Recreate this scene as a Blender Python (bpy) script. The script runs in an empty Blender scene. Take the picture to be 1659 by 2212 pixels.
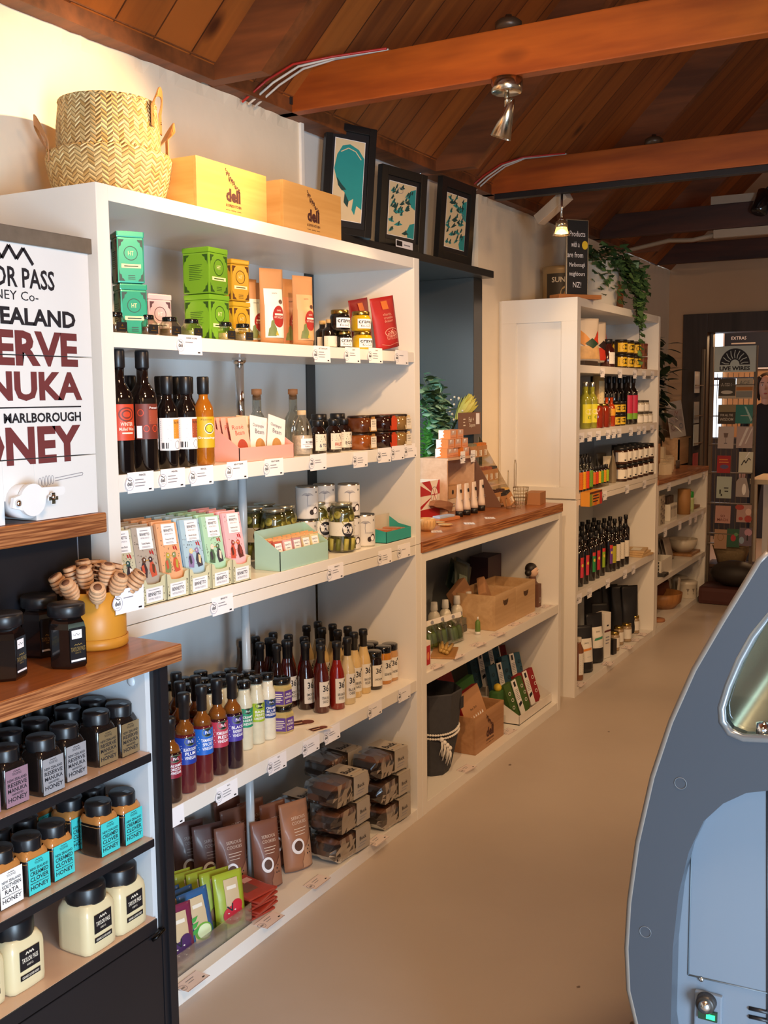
import bpy, bmesh, math, random
from math import sin, cos, pi, radians as RAD
from mathutils import Vector, Matrix, Euler
random.seed(7)
S = bpy.context.scene
COL = S.collection

# ------------------------------------------------------------------ camera
CW, CH, FPX = 1659, 2212, 2261.85
CC = Vector((0, 0, 1.6))
CM = (Matrix.Rotation(RAD(29.07744), 3, 'Z') @ Matrix.Rotation(RAD(-6.31712), 3, 'X') @ Matrix.Rotation(RAD(0.5688), 3, 'Y'))
cd = bpy.data.cameras.new('camera')
cd.sensor_fit = 'HORIZONTAL'; cd.sensor_width = 36; cd.lens = FPX / CW * 36
cd.clip_start = 0.02
cam = bpy.data.objects.new('camera', cd); COL.objects.link(cam)
_r, _f, _u = CM.col[0], CM.col[1], CM.col[2]
cam.matrix_world = Matrix(((_r[0], _u[0], -_f[0], CC[0]), (_r[1], _u[1], -_f[1], CC[1]), (_r[2], _u[2], -_f[2], CC[2]), (0, 0, 0, 1)))
S.camera = cam

# ------------------------------------------------------------------ light and exposure
S.view_settings.view_transform = 'Standard'; S.view_settings.look = 'None'
S.view_settings.gamma = 1; S.view_settings.use_curve_mapping = False
S.view_settings.exposure = 0.02
W = bpy.data.worlds.new('world'); S.world = W; W.use_nodes = True
W.node_tree.nodes['Background'].inputs[0].default_value = (0.62, 0.80, 1.0, 1)
W.node_tree.nodes['Background'].inputs[1].default_value = 1.2

def lamp(name, kind, loc, target, energy, color, **kw):
    l = bpy.data.lights.new(name, kind); l.energy = energy; l.color = color
    for k, v in kw.items(): setattr(l, k, v)
    o = bpy.data.objects.new(name, l); COL.objects.link(o); o.location = loc
    d = Vector(target) - Vector(loc)
    o.rotation_euler = d.to_track_quat('-Z', 'Y').to_euler()
    return o
WARM = (1.0, 0.66, 0.34); WARM2 = (1.0, 0.62, 0.32); COOL = (0.60, 0.80, 1.0)
# daylight through the glazed side beside the photographer
lamp('side_daylight', 'AREA', (1.7, -0.35, 0.95), (-1.7, 1.9, 0.75), 175, COOL, shape='RECTANGLE', size=0.9, size_y=1.6)
# daylight through the window behind the middle unit
lamp('window_daylight', 'AREA', (-2.62, 3.75, 1.62), (-2.2, 4.0, 1.45), 11, (0.85, 0.95, 1.0), shape='RECTANGLE', size=1.0, size_y=0.8)
# ceiling spots, most of them along the tie beams; unseen fills follow
lamp('spot_basket', 'SPOT', (-0.60, 2.62, 2.66), (-2.0, 2.22, 2.30), 300, WARM, spot_size=RAD(34), spot_blend=1.0, shadow_soft_size=0.025)  # unseen spot without a fixture, set off the beams to light the basket
lamp('spot_near_a', 'SPOT', (-0.75, 1.42, 2.50), (-1.80, 3.05, 1.6), 130, WARM2, spot_size=RAD(74), spot_blend=0.9, shadow_soft_size=0.03)
lamp('spot_near_b', 'SPOT', (-0.45, 1.42, 2.50), (-1.95, 5.3, 1.8), 75, WARM2, spot_size=RAD(46), spot_blend=0.9, shadow_soft_size=0.03)
lamp('spot_mid', 'SPOT', (-0.55, 3.26, 2.45), (-1.9, 4.6, 0.7), 60, WARM2, spot_size=RAD(80), spot_blend=0.9, shadow_soft_size=0.03)
lamp('spot_far', 'SPOT', (-0.9, 5.03, 2.45), (-1.9, 6.9, 0.7), 60, WARM2, spot_size=RAD(80), spot_blend=0.9, shadow_soft_size=0.03)
lamp('spot_track', 'SPOT', (-1.775, 5.03, 2.375), (-1.72, 4.9, 1.0), 14, WARM, spot_size=RAD(80), spot_blend=0.9, shadow_soft_size=0.03)
lamp('spot_cone', 'SPOT', (-1.385, 3.235, 2.33), (-1.75, 2.72, 1.4), 30, WARM, spot_size=RAD(70), spot_blend=0.8, shadow_soft_size=0.02)
lamp('room_fill_near', 'SPOT', (0.2, 1.0, 2.58), (-0.4, 1.3, 0), 115, WARM2, spot_size=RAD(160), spot_blend=0.6, shadow_soft_size=0.2)  # unseen downward fill for the near floor, standing in for other spots
lamp('room_fill_behind', 'POINT', (0.2, -0.4, 2.2), (0, 0, 0), 16, WARM2, shadow_soft_size=0.2)  # unseen point fill added behind the camera, warms the beam fronts
lamp('room_fill_far', 'SPOT', (0.6, 4.6, 2.58), (-0.2, 4.6, 0), 80, WARM2, spot_size=RAD(160), spot_blend=0.6, shadow_soft_size=0.2)  # unseen downward fill added over the far aisle, keeps the ceiling dark
lamp('cafe_lamp', 'POINT', (-1.2, 10.6, 2.4), (0, 0, 0), 75, WARM2, shadow_soft_size=0.15)

# ------------------------------------------------------------------ pixel to point
def ray(px, py): return CM @ Vector(((px - CW / 2) / FPX, 1, -(py - CH / 2) / FPX))
def onx(px, py, x):
    d = ray(px, py); t = (x - CC[0]) / d[0]; return CC + d * t
def ony(px, py, y):
    d = ray(px, py); t = (y - CC[1]) / d[1]; return CC + d * t
def onz(px, py, z):
    d = ray(px, py); t = (z - CC[2]) / d[2]; return CC + d * t

# ------------------------------------------------------------------ materials
MATS = {}
def _new(key):
    m = bpy.data.materials.new(key); m.use_nodes = True
    return m, m.node_tree.nodes, m.node_tree.links, m.node_tree.nodes['Principled BSDF']
def lin(c):
    return tuple(((v / 12.92) if v <= 0.04045 else ((v + 0.055) / 1.055) ** 2.4) for v in c)
def hx(s):
    return lin(tuple(int(s[i:i + 2], 16) / 255 for i in (0, 2, 4)))
def P(c, rough=0.5, metal=0.0, var=0.06, sc=18.0, bump=0.0, coat=0.0, spec=0.5):
    """plain painted / printed / plastic surface with a little procedural variation; c = hex string"""
    key = 'surface_%s_%g_%g_%g_%g_%g_%g_%g' % (c, rough, metal, var, sc, bump, coat, spec)
    if key in MATS: return MATS[key]
    m, N, L, b = _new(key)
    base = hx(c)
    b.inputs['Roughness'].default_value = rough; b.inputs['Metallic'].default_value = metal
    b.inputs['Coat Weight'].default_value = coat; b.inputs['Coat Roughness'].default_value = 0.08
    b.inputs['Specular IOR Level'].default_value = spec
    tc = N.new('ShaderNodeTexCoord'); nz = N.new('ShaderNodeTexNoise'); nz.inputs['Scale'].default_value = sc
    nz.inputs['Detail'].default_value = 3
    L.new(tc.outputs['Object'], nz.inputs['Vector'])
    mx = N.new('ShaderNodeMix'); mx.data_type = 'RGBA'
    mx.inputs[6].default_value = (*[v * (1 - var) for v in base], 1)
    mx.inputs[7].default_value = (*[min(1, v * (1 + var)) for v in base], 1)
    L.new(nz.outputs['Fac'], mx.inputs[0]); L.new(mx.outputs[2], b.inputs['Base Color'])
    if bump:
        bp = N.new('ShaderNodeBump'); bp.inputs['Strength'].default_value = bump; bp.inputs['Distance'].default_value = 0.004
        L.new(nz.outputs['Fac'], bp.inputs['Height']); L.new(bp.outputs[0], b.inputs['Normal'])
    MATS[key] = m; return m
def WOOD(c1, c2, axis=1, sc=14.0, rough=0.45, stretch=0.06, knots=False, coat=0.0):
    key = 'wood_%s_%s_%d_%g_%g_%d_%g' % (c1, c2, axis, sc, stretch, knots, coat)
    if key in MATS: return MATS[key]
    m, N, L, b = _new(key)
    tc = N.new('ShaderNodeTexCoord'); mp = N.new('ShaderNodeMapping')
    s = [1.0, 1.0, 1.0]; s[axis] = stretch; mp.inputs['Scale'].default_value = s
    L.new(tc.outputs['Object'], mp.inputs['Vector'])
    nz = N.new('ShaderNodeTexNoise'); nz.inputs['Scale'].default_value = sc; nz.inputs['Detail'].default_value = 6; nz.inputs['Distortion'].default_value = 1.2
    L.new(mp.outputs[0], nz.inputs['Vector'])
    wv = N.new('ShaderNodeTexNoise'); wv.inputs['Scale'].default_value = sc * 7; wv.inputs['Detail'].default_value = 2
    L.new(mp.outputs[0], wv.inputs['Vector'])
    ad = N.new('ShaderNodeMath'); ad.operation = 'MULTIPLY_ADD'; ad.inputs[1].default_value = 0.35; L.new(wv.outputs['Fac'], ad.inputs[0]); L.new(nz.outputs['Fac'], ad.inputs[2])
    cr = N.new('ShaderNodeValToRGB'); e = cr.color_ramp.elements
    e[0].position = 0.45; e[0].color = (*hx(c1), 1); e[1].position = 0.85; e[1].color = (*hx(c2), 1)
    L.new(ad.outputs[0], cr.inputs[0])
    out = cr.outputs[0]
    if knots:
        vo = N.new('ShaderNodeTexVoronoi'); vo.inputs['Scale'].default_value = 2.6
        m2 = N.new('ShaderNodeMapping'); s2 = [1.0] * 3; s2[axis] = 0.5; m2.inputs['Scale'].default_value = s2
        L.new(tc.outputs['Object'], m2.inputs['Vector']); L.new(m2.outputs[0], vo.inputs['Vector'])
        kr = N.new('ShaderNodeValToRGB'); ke = kr.color_ramp.elements
        ke[0].position = 0.03; ke[0].color = (0.25, 0.2, 0.2, 1); ke[1].position = 0.11; ke[1].color = (1, 1, 1, 1)
        L.new(vo.outputs['Distance'], kr.inputs[0])
        mu = N.new('ShaderNodeMix'); mu.data_type = 'RGBA'; mu.blend_type = 'MULTIPLY'; mu.inputs[0].default_value = 1
        L.new(out, mu.inputs[6]); L.new(kr.outputs[0], mu.inputs[7]); out = mu.outputs[2]
    L.new(out, b.inputs['Base Color']); b.inputs['Roughness'].default_value = rough
    b.inputs['Coat Weight'].default_value = coat; b.inputs['Coat Roughness'].default_value = 0.15
    bp = N.new('ShaderNodeBump'); bp.inputs['Strength'].default_value = 0.15; bp.inputs['Distance'].default_value = 0.003
    L.new(ad.outputs[0], bp.inputs['Height']); L.new(bp.outputs[0], b.inputs['Normal'])
    MATS[key] = m; return m
def GLASS(c='FFFFFF', alpha=0.12, rough=0.03):
    """thin glass or clear film: mostly lets the light through, reflects at grazing angles"""
    key = 'glass_%s_%g_%g' % (c, alpha, rough)
    if key in MATS: return MATS[key]
    m, N, L, b = _new(key)
    o = N['Material Output']; N.remove(b)
    t = N.new('ShaderNodeBsdfTransparent'); t.inputs[0].default_value = (*hx(c), 1)
    g = N.new('ShaderNodeBsdfGlossy'); g.inputs['Roughness'].default_value = rough; g.inputs[0].default_value = (1, 1, 1, 1)
    lw = N.new('ShaderNodeLayerWeight'); lw.inputs[0].default_value = 0.25
    ma = N.new('ShaderNodeMath'); ma.operation = 'MULTIPLY_ADD'; ma.inputs[1].default_value = 0.5; ma.inputs[2].default_value = alpha * 0.5
    L.new(lw.outputs['Fresnel'], ma.inputs[0])
    nz = N.new('ShaderNodeTexNoise'); nz.inputs['Scale'].default_value = 6
    bp = N.new('ShaderNodeBump'); bp.inputs['Strength'].default_value = 0.05 if rough < 0.1 else 0.5
    L.new(nz.outputs['Fac'], bp.inputs['Height']); L.new(bp.outputs[0], g.inputs['Normal'])
    mx = N.new('ShaderNodeMixShader'); L.new(ma.outputs[0], mx.inputs[0]); L.new(t.outputs[0], mx.inputs[1]); L.new(g.outputs[0], mx.inputs[2])
    L.new(mx.outputs[0], o.inputs[0])
    MATS[key] = m; return m
def EMIT(c, s):
    key = 'emit_%s_%g' % (c, s)
    if key in MATS: return MATS[key]
    m, N, L, b = _new(key)
    b.inputs['Emission Color'].default_value = (*hx(c), 1); b.inputs['Emission Strength'].default_value = s
    b.inputs['Base Color'].default_value = (*hx(c), 1)
    MATS[key] = m; return m

# ------------------------------------------------------------------ mesh builder
_TXT = {}
def text_mesh(s, bold):
    k = (s, bold)
    if k in _TXT: return _TXT[k]
    cu = bpy.data.curves.new('t', 'FONT'); cu.body = s; cu.size = 1; cu.resolution_u = 2; cu.offset = bold
    o = bpy.data.objects.new('t', cu)
    me = bpy.data.meshes.new_from_object(o)
    vs = [(v.co.x, v.co.y) for v in me.vertices]; fs = [tuple(p.vertices) for p in me.polygons]
    bpy.data.objects.remove(o); bpy.data.curves.remove(cu); bpy.data.meshes.remove(me)
    xs = [v[0] for v in vs] or [0, 1]; ys = [v[1] for v in vs] or [0, 1]
    x0, x1, y0, y1 = min(xs), max(xs), min(ys), max(ys)
    r = ([((x - x0) / max(1e-6, x1 - x0), (y - y0) / max(1e-6, y1 - y0)) for x, y in vs], fs, (x1 - x0) / max(1e-6, (y1 - y0)))
    _TXT[k] = r; return r

class MB:
    def __init__(s): s.v = []; s.f = []; s.m = []; s.sm = []; s.mats = []
    def mi(s, m):
        if m not in s.mats: s.mats.append(m)
        return s.mats.index(m)
    def add(s, vs, fs, m, smooth=False, T=None):
        o = len(s.v); i = s.mi(m)
        s.v += [tuple(T @ Vector(p)) for p in vs] if T is not None else [tuple(p) for p in vs]
        for f in fs: s.f.append(tuple(a + o for a in f)); s.m.append(i); s.sm.append(smooth)
        return s
    def box(s, x0, x1, y0, y1, z0, z1, m, b=0.0, T=None):
        """box, with chamfered edges when b > 0"""
        if b <= 0:
            vs = [(x, y, z) for x in (x0, x1) for y in (y0, y1) for z in (z0, z1)]
            return s.add(vs, [(0, 1, 3, 2), (4, 6, 7, 5), (0, 4, 5, 1), (2, 3, 7, 6), (0, 2, 6, 4), (1, 5, 7, 3)], m, False, T)
        bm = bmesh.new(); bmesh.ops.create_cube(bm, size=1)
        for v in bm.verts: v.co = ((x0 + x1) / 2 + v.co.x * (x1 - x0), (y0 + y1) / 2 + v.co.y * (y1 - y0), (z0 + z1) / 2 + v.co.z * (z1 - z0))
        bmesh.ops.bevel(bm, geom=bm.edges[:], offset=b, segments=2, affect='EDGES', profile=0.7)
        bm.verts.ensure_lookup_table(); bm.verts.index_update()
        s.add([v.co.copy() for v in bm.verts], [tuple(v.index for v in f.verts) for f in bm.faces], m, False, T); bm.free(); return s
    def lathe(s, prof, m, n=24, c=(0, 0, 0), T=None, sy=1.0, sq=0.0, smooth=True):
        """profile of (r, z); sq > 0 squares the section off"""
        vs = []; fs = []
        for r, z in prof:
            for k in range(n):
                a = 2 * pi * (k + 0.5) / n; q = 1.0
                if sq: q = 1 + sq * (1 / max(abs(cos(a)), abs(sin(a))) - 1)
                vs.append((c[0] + r * q * cos(a), c[1] + r * q * sin(a) * sy, c[2] + z))
        for i in range(len(prof) - 1):
            for k in range(n):
                fs.append((i * n + k, i * n + (k + 1) % n, (i + 1) * n + (k + 1) % n, (i + 1) * n + k))
        if prof[0][0] > 1e-5: fs.append(tuple(reversed(range(n))))
        if prof[-1][0] > 1e-5: fs.append(tuple(range((len(prof) - 1) * n, len(prof) * n)))
        return s.add(vs, fs, m, smooth, T)
    def tube(s, pts, r, m, n=8, T=None, cyc=False, flat=1.0):
        pts = [Vector(p) for p in pts]; vs = []; fs = []; N = len(pts); up = None
        for i, p in enumerate(pts):
            d = (pts[(i + 1) % N] - pts[i - 1]) if cyc else (pts[min(i + 1, N - 1)] - pts[max(i - 1, 0)])
            d.normalize()
            if up is None:
                up = Vector((0, 0, 1)) if abs(d.z) < 0.9 else Vector((1, 0, 0))
            a = d.cross(up); a.normalize(); u = a.cross(d); up = u
            rr = r[i] if isinstance(r, (list, tuple)) else r
            for k in range(n):
                t = 2 * pi * k / n; vs.append(p + a * (cos(t) * rr) + u * (sin(t) * rr * flat))
        M = N if cyc else N - 1
        for i in range(M):
            j = (i + 1) % N
            for k in range(n): fs.append((i * n + k, i * n + (k + 1) % n, j * n + (k + 1) % n, j * n + k))
        if not cyc: fs.append(tuple(reversed(range(n)))); fs.append(tuple(range((N - 1) * n, N * n)))
        return s.add(vs, fs, m, True, T)
    def prism(s, poly, d, m, T=None, smooth=False):
        """polygon in the local yz plane (u -> y, v -> z) extruded over x = d[0]..d[1]"""
        n = len(poly)
        vs = [(d[0], u, v) for u, v in poly] + [(d[1], u, v) for u, v in poly]
        fs = [tuple(reversed(range(n))), tuple(range(n, 2 * n))] + [(i, (i + 1) % n, n + (i + 1) % n, n + i) for i in range(n)]
        return s.add(vs, fs, m, smooth, T)
    def sphere(s, c, r, m, n=12, k=8, sx=1, sy=1, sz=1, T=None):
        return s.lathe([(max(1e-6, r * sin(pi * i / k)), -r * cos(pi * i / k) * sz) for i in range(k + 1)], m, n, c, T, sy)
    # 2-D print: everything goes through a map (u, v, lift) -> point
    def rect(s, mp, u0, u1, v0, v1, m, off=0.0004, nu=1, nv=1):
        g = getattr(mp, 'fine', 0)
        if g: nu, nv = max(nu, int(abs(u1 - u0) / g) + 1), max(nv, int(abs(v1 - v0) / g) + 1)
        vs = [mp(u0 + (u1 - u0) * i / nu, v0 + (v1 - v0) * j / nv, off) for j in range(nv + 1) for i in range(nu + 1)]
        w = nu + 1
        return s.add(vs, [(j * w + i, j * w + i + 1, (j + 1) * w + i + 1, (j + 1) * w + i) for j in range(nv) for i in range(nu)], m, nu > 1)
    def text(s, mp, t, u, v, h, m, w=None, off=0.0008, bold=0.0, al='c'):
        """text line of cap height h, centre (or left/right edge) at u, baseline v; w forces the width"""
        vs, fs, asp = text_mesh(t, bold); w = w or h * asp
        x0 = u - w / 2 if al == 'c' else (u if al == 'l' else u - w)
        return s.add([mp(x0 + a * w, v + b * h, off) for a, b in vs], fs, m)
    def ell(s, mp, u, v, a, b, m, off=0.0006, n=20, t0=0, t1=2 * pi):
        if getattr(mp, 'fine', 0): return s.poly(mp, [(u + a * cos(2 * pi * i / n), v + b * sin(2 * pi * i / n)) for i in range(n)], m, off)
        full = abs(t1 - t0 - 2 * pi) < 1e-6
        vs = [mp(u, v, off)] + [mp(u + a * cos(t0 + (t1 - t0) * i / n), v + b * sin(t0 + (t1 - t0) * i / n), off) for i in range(n + (0 if full else 1))]
        k = len(vs) - 1
        return s.add(vs, [(0, i, (i % k) + 1 if full else i + 1) for i in range(1, k + (1 if full else 0))], m)
    def ring(s, mp, u, v, a, b, t, m, off=0.0006, n=24):
        vs = []
        for i in range(n):
            q = 2 * pi * i / n; vs += [mp(u + a * cos(q), v + b * sin(q), off), mp(u + (a - t) * cos(q), v + (b - t) * sin(q), off)]
        return s.add(vs, [(2 * i, 2 * ((i + 1) % n), 2 * ((i + 1) % n) + 1, 2 * i + 1) for i in range(n)], m)
    def poly(s, mp, pts, m, off=0.0006):
        g = getattr(mp, 'fine', 0)
        if g:   # follow a bulging surface: cut the shape up before it is mapped
            bm = bmesh.new(); bm.faces.new([bm.verts.new((u, v, 0)) for u, v in pts]); us = [p[0] for p in pts]; vs_ = [p[1] for p in pts]
            for ax, lo, hi in ((0, min(us), max(us)), (1, min(vs_), max(vs_))):
                for k in range(1, int((hi - lo) / g) + 1):
                    no = [0, 0, 0]; no[ax] = 1; co = [0, 0, 0]; co[ax] = lo + (hi - lo) * k / (int((hi - lo) / g) + 1)
                    bmesh.ops.bisect_plane(bm, geom=bm.verts[:] + bm.edges[:] + bm.faces[:], plane_co=co, plane_no=no)
            bm.verts.index_update(); s.add([mp(q.co.x, q.co.y, off) for q in bm.verts], [tuple(q.index for q in f.verts) for f in bm.faces], m, True); bm.free(); return s
        return s.add([mp(u, v, off) for u, v in pts], [tuple(range(len(pts)))], m)
    def line(s, mp, pts, w, m, off=0.0007):
        for (u0, v0), (u1, v1) in zip(pts, pts[1:]):
            dx, dy = u1 - u0, v1 - v0; l = math.hypot(dx, dy) or 1e-6; nx, ny = -dy / l * w / 2, dx / l * w / 2
            s.poly(mp, [(u0 - nx, v0 - ny), (u1 - nx, v1 - ny), (u1 + nx, v1 + ny), (u0 + nx, v0 + ny)], m, off)
        return s
    def mesh(s, name):
        me = bpy.data.meshes.new(name); me.from_pydata(s.v, [], s.f)
        for m in s.mats: me.materials.append(m)
        me.polygons.foreach_set('material_index', s.m); me.polygons.foreach_set('use_smooth', s.sm)
        me.validate(); me.update(); return me
    def build(s, name, parent=None, label=None, loc=None, rz=0.0):
        o = bpy.data.objects.new(name, s.mesh(name)); COL.objects.link(o)
        if parent is not None: o.parent = parent
        if loc is not None: o.location = loc
        if rz: o.rotation_euler = (0, 0, rz)
        if label: o['label'] = label
        return o

def flat(x=0.0, T=None):
    """print on a face that looks towards +x"""
    if T is None: return lambda u, v, o: (x + o, u, v)
    return lambda u, v, o: tuple(T @ Vector((x + o, u, v)))
def cyl(r, z=0.0, a0=0.0):
    """print wrapped round an upright cylinder, centred on angle a0 (0 = towards +x)"""
    return lambda u, v, o: ((r + o) * cos(a0 + u / r), (r + o) * sin(a0 + u / r), z + v)
def top(z=0.0):
    """print on a level surface, read from +x: u -> y, v -> -x"""
    return lambda u, v, o: (-v, u, z + o)

# ------------------------------------------------------------------ naming helpers
def tag(o, label, cat, group=None):
    o['label'] = label; o['category'] = cat
    if group: o['group'] = group
    return o
def thing(name, label, cat, loc=(0, 0, 0), rz=0.0, group=None, rot=None):
    o = bpy.data.objects.new(name, None); COL.objects.link(o); o.empty_display_size = 0.02
    o.location = loc; o.rotation_euler = rot if rot else (0, 0, rz)
    return tag(o, label, cat, group)
def struct(mb, name, label=None):
    o = mb.build(name); o['kind'] = 'structure'
    if label: o['label'] = label
    return o
def dup(root, loc, rz=None, label=None, group=None, rot=None):
    def cp(o, par):
        c = o.copy(); COL.objects.link(c)
        if par is not None: c.parent = par
        for ch in kids.get(o, ()): cp(ch, c)
        return c
    kids = {}
    def walk(o):
        kids[o] = list(o.children)
        for ch in kids[o]: walk(ch)
    walk(root)
    r = cp(root, None); r.location = loc
    if rot: r.rotation_euler = rot
    elif rz is not None: r.rotation_euler = (0, 0, rz)
    if label: r['label'] = label
    if group: r['group'] = group
    return r
# ------------------------------------------------------------------ shared materials
WHITE = P('E9E5DE', 0.32, var=0.02, sc=3, coat=0.15)
WHITE_BACK = P('D6DADB', 0.5, var=0.03, sc=2)
PLASTER = P('F0E0C6', 0.75, var=0.05, sc=9, bump=0.7)
DARKPAINT = P('2C2B2A', 0.32, var=0.05, sc=3)
BLACK = P('15151A', 0.45, var=0.1, sc=6)
BLACKGLOSS = P('101012', 0.12, var=0.05, coat=0.5)
CAPBLACK = P('17171A', 0.35, var=0.08, sc=30)
PAPER = P('F3F1F4', 0.6, var=0.015)
CREAM = P('E9E0CE', 0.6, var=0.03)
INK = P('1B1A22', 0.6, var=0.02)
GREY = P('8C8C95', 0.6, var=0.02)
MAROON = P('6A2E30', 0.6, var=0.04)
STEEL = P('C9C9C6', 0.22, metal=1.0, var=0.04)
CHROME = P('E6E6E6', 0.08, metal=1.0, var=0.02)
GOLD = P('B79A55', 0.25, metal=1.0, var=0.05)
KRAFT = P('B98555', 0.75, var=0.07, sc=25)
PINE = WOOD('D9A763', 'C08A45', axis=1, sc=9)
PLY = WOOD('A85A28', '74391A', axis=1, sc=16, rough=0.35, coat=0.3)
TOPWOOD = WOOD('B96F37', '8A4A20', axis=1, sc=16, rough=0.35, coat=0.3)
PLYEDGE = None

def plyedge():
    """layers of a plywood edge: bands along z"""
    m, N, L, b = _new('plywood_edge')
    tc = N.new('ShaderNodeTexCoord'); mp = N.new('ShaderNodeMapping'); mp.inputs['Scale'].default_value = (1.5, 1.5, 60)
    L.new(tc.outputs['Object'], mp.inputs['Vector'])
    nz = N.new('ShaderNodeTexNoise'); nz.inputs['Scale'].default_value = 4; nz.inputs['Detail'].default_value = 3; L.new(mp.outputs[0], nz.inputs['Vector'])
    cr = N.new('ShaderNodeValToRGB'); e = cr.color_ramp.elements
    e[0].position = 0.38; e[0].color = (*hx('6E3A1C'), 1); e[1].position = 0.62; e[1].color = (*hx('B4784A'), 1)
    L.new(nz.outputs['Fac'], cr.inputs[0]); L.new(cr.outputs[0], b.inputs['Base Color']); b.inputs['Roughness'].default_value = 0.5
    return m
PLYEDGE = plyedge()

def floor_mat():
    m, N, L, b = _new('painted_floor')
    tc = N.new('ShaderNodeTexCoord')
    nz = N.new('ShaderNodeTexNoise'); nz.inputs['Scale'].default_value = 1.3; nz.inputs['Detail'].default_value = 5; L.new(tc.outputs['Object'], nz.inputs['Vector'])
    cr = N.new('ShaderNodeValToRGB'); e = cr.color_ramp.elements
    e[0].position = 0.3; e[0].color = (*hx('B5A79B'), 1); e[1].position = 0.75; e[1].color = (*hx('C0B2A6'), 1); L.new(nz.outputs['Fac'], cr.inputs[0])
    # chips and specks of dirt
    vo = N.new('ShaderNodeTexVoronoi'); vo.inputs['Scale'].default_value = 5; vo.inputs['Randomness'].default_value = 1
    mp = N.new('ShaderNodeMapping'); mp.inputs['Scale'].default_value = (1, 0.6, 1); L.new(tc.outputs['Object'], mp.inputs['Vector'])
    n2 = N.new('ShaderNodeTexNoise'); n2.inputs['Scale'].default_value = 60; L.new(tc.outputs['Object'], n2.inputs['Vector'])
    ad = N.new('ShaderNodeMath'); ad.operation = 'MULTIPLY_ADD'; ad.inputs[1].default_value = 0.06; L.new(n2.outputs['Fac'], ad.inputs[0])
    L.new(mp.outputs[0], vo.inputs['Vector']); L.new(vo.outputs['Distance'], ad.inputs[2])
    k = N.new('ShaderNodeValToRGB'); k.color_ramp.elements[0].position = 0.058; k.color_ramp.elements[0].color = (0.32, 0.28, 0.26, 1); k.color_ramp.elements[1].position = 0.066; k.color_ramp.elements[1].color = (1, 1, 1, 1)
    L.new(ad.outputs[0], k.inputs[0])
    mu = N.new('ShaderNodeMix'); mu.data_type = 'RGBA'; mu.blend_type = 'MULTIPLY'; mu.inputs[0].default_value = 1
    L.new(cr.outputs[0], mu.inputs[6]); L.new(k.outputs[0], mu.inputs[7]); L.new(mu.outputs[2], b.inputs['Base Color'])
    b.inputs['Roughness'].default_value = 0.42; b.inputs['Specular IOR Level'].default_value = 0.35
    bp = N.new('ShaderNodeBump'); bp.inputs['Strength'].default_value = 0.25; bp.inputs['Distance'].default_value = 0.006
    n3 = N.new('ShaderNodeTexNoise'); n3.inputs['Scale'].default_value = 7; n3.inputs['Detail'].default_value = 4; L.new(tc.outputs['Object'], n3.inputs['Vector'])
    L.new(n3.outputs['Fac'], bp.inputs['Height']); L.new(bp.outputs[0], b.inputs['Normal'])
    return m
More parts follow.
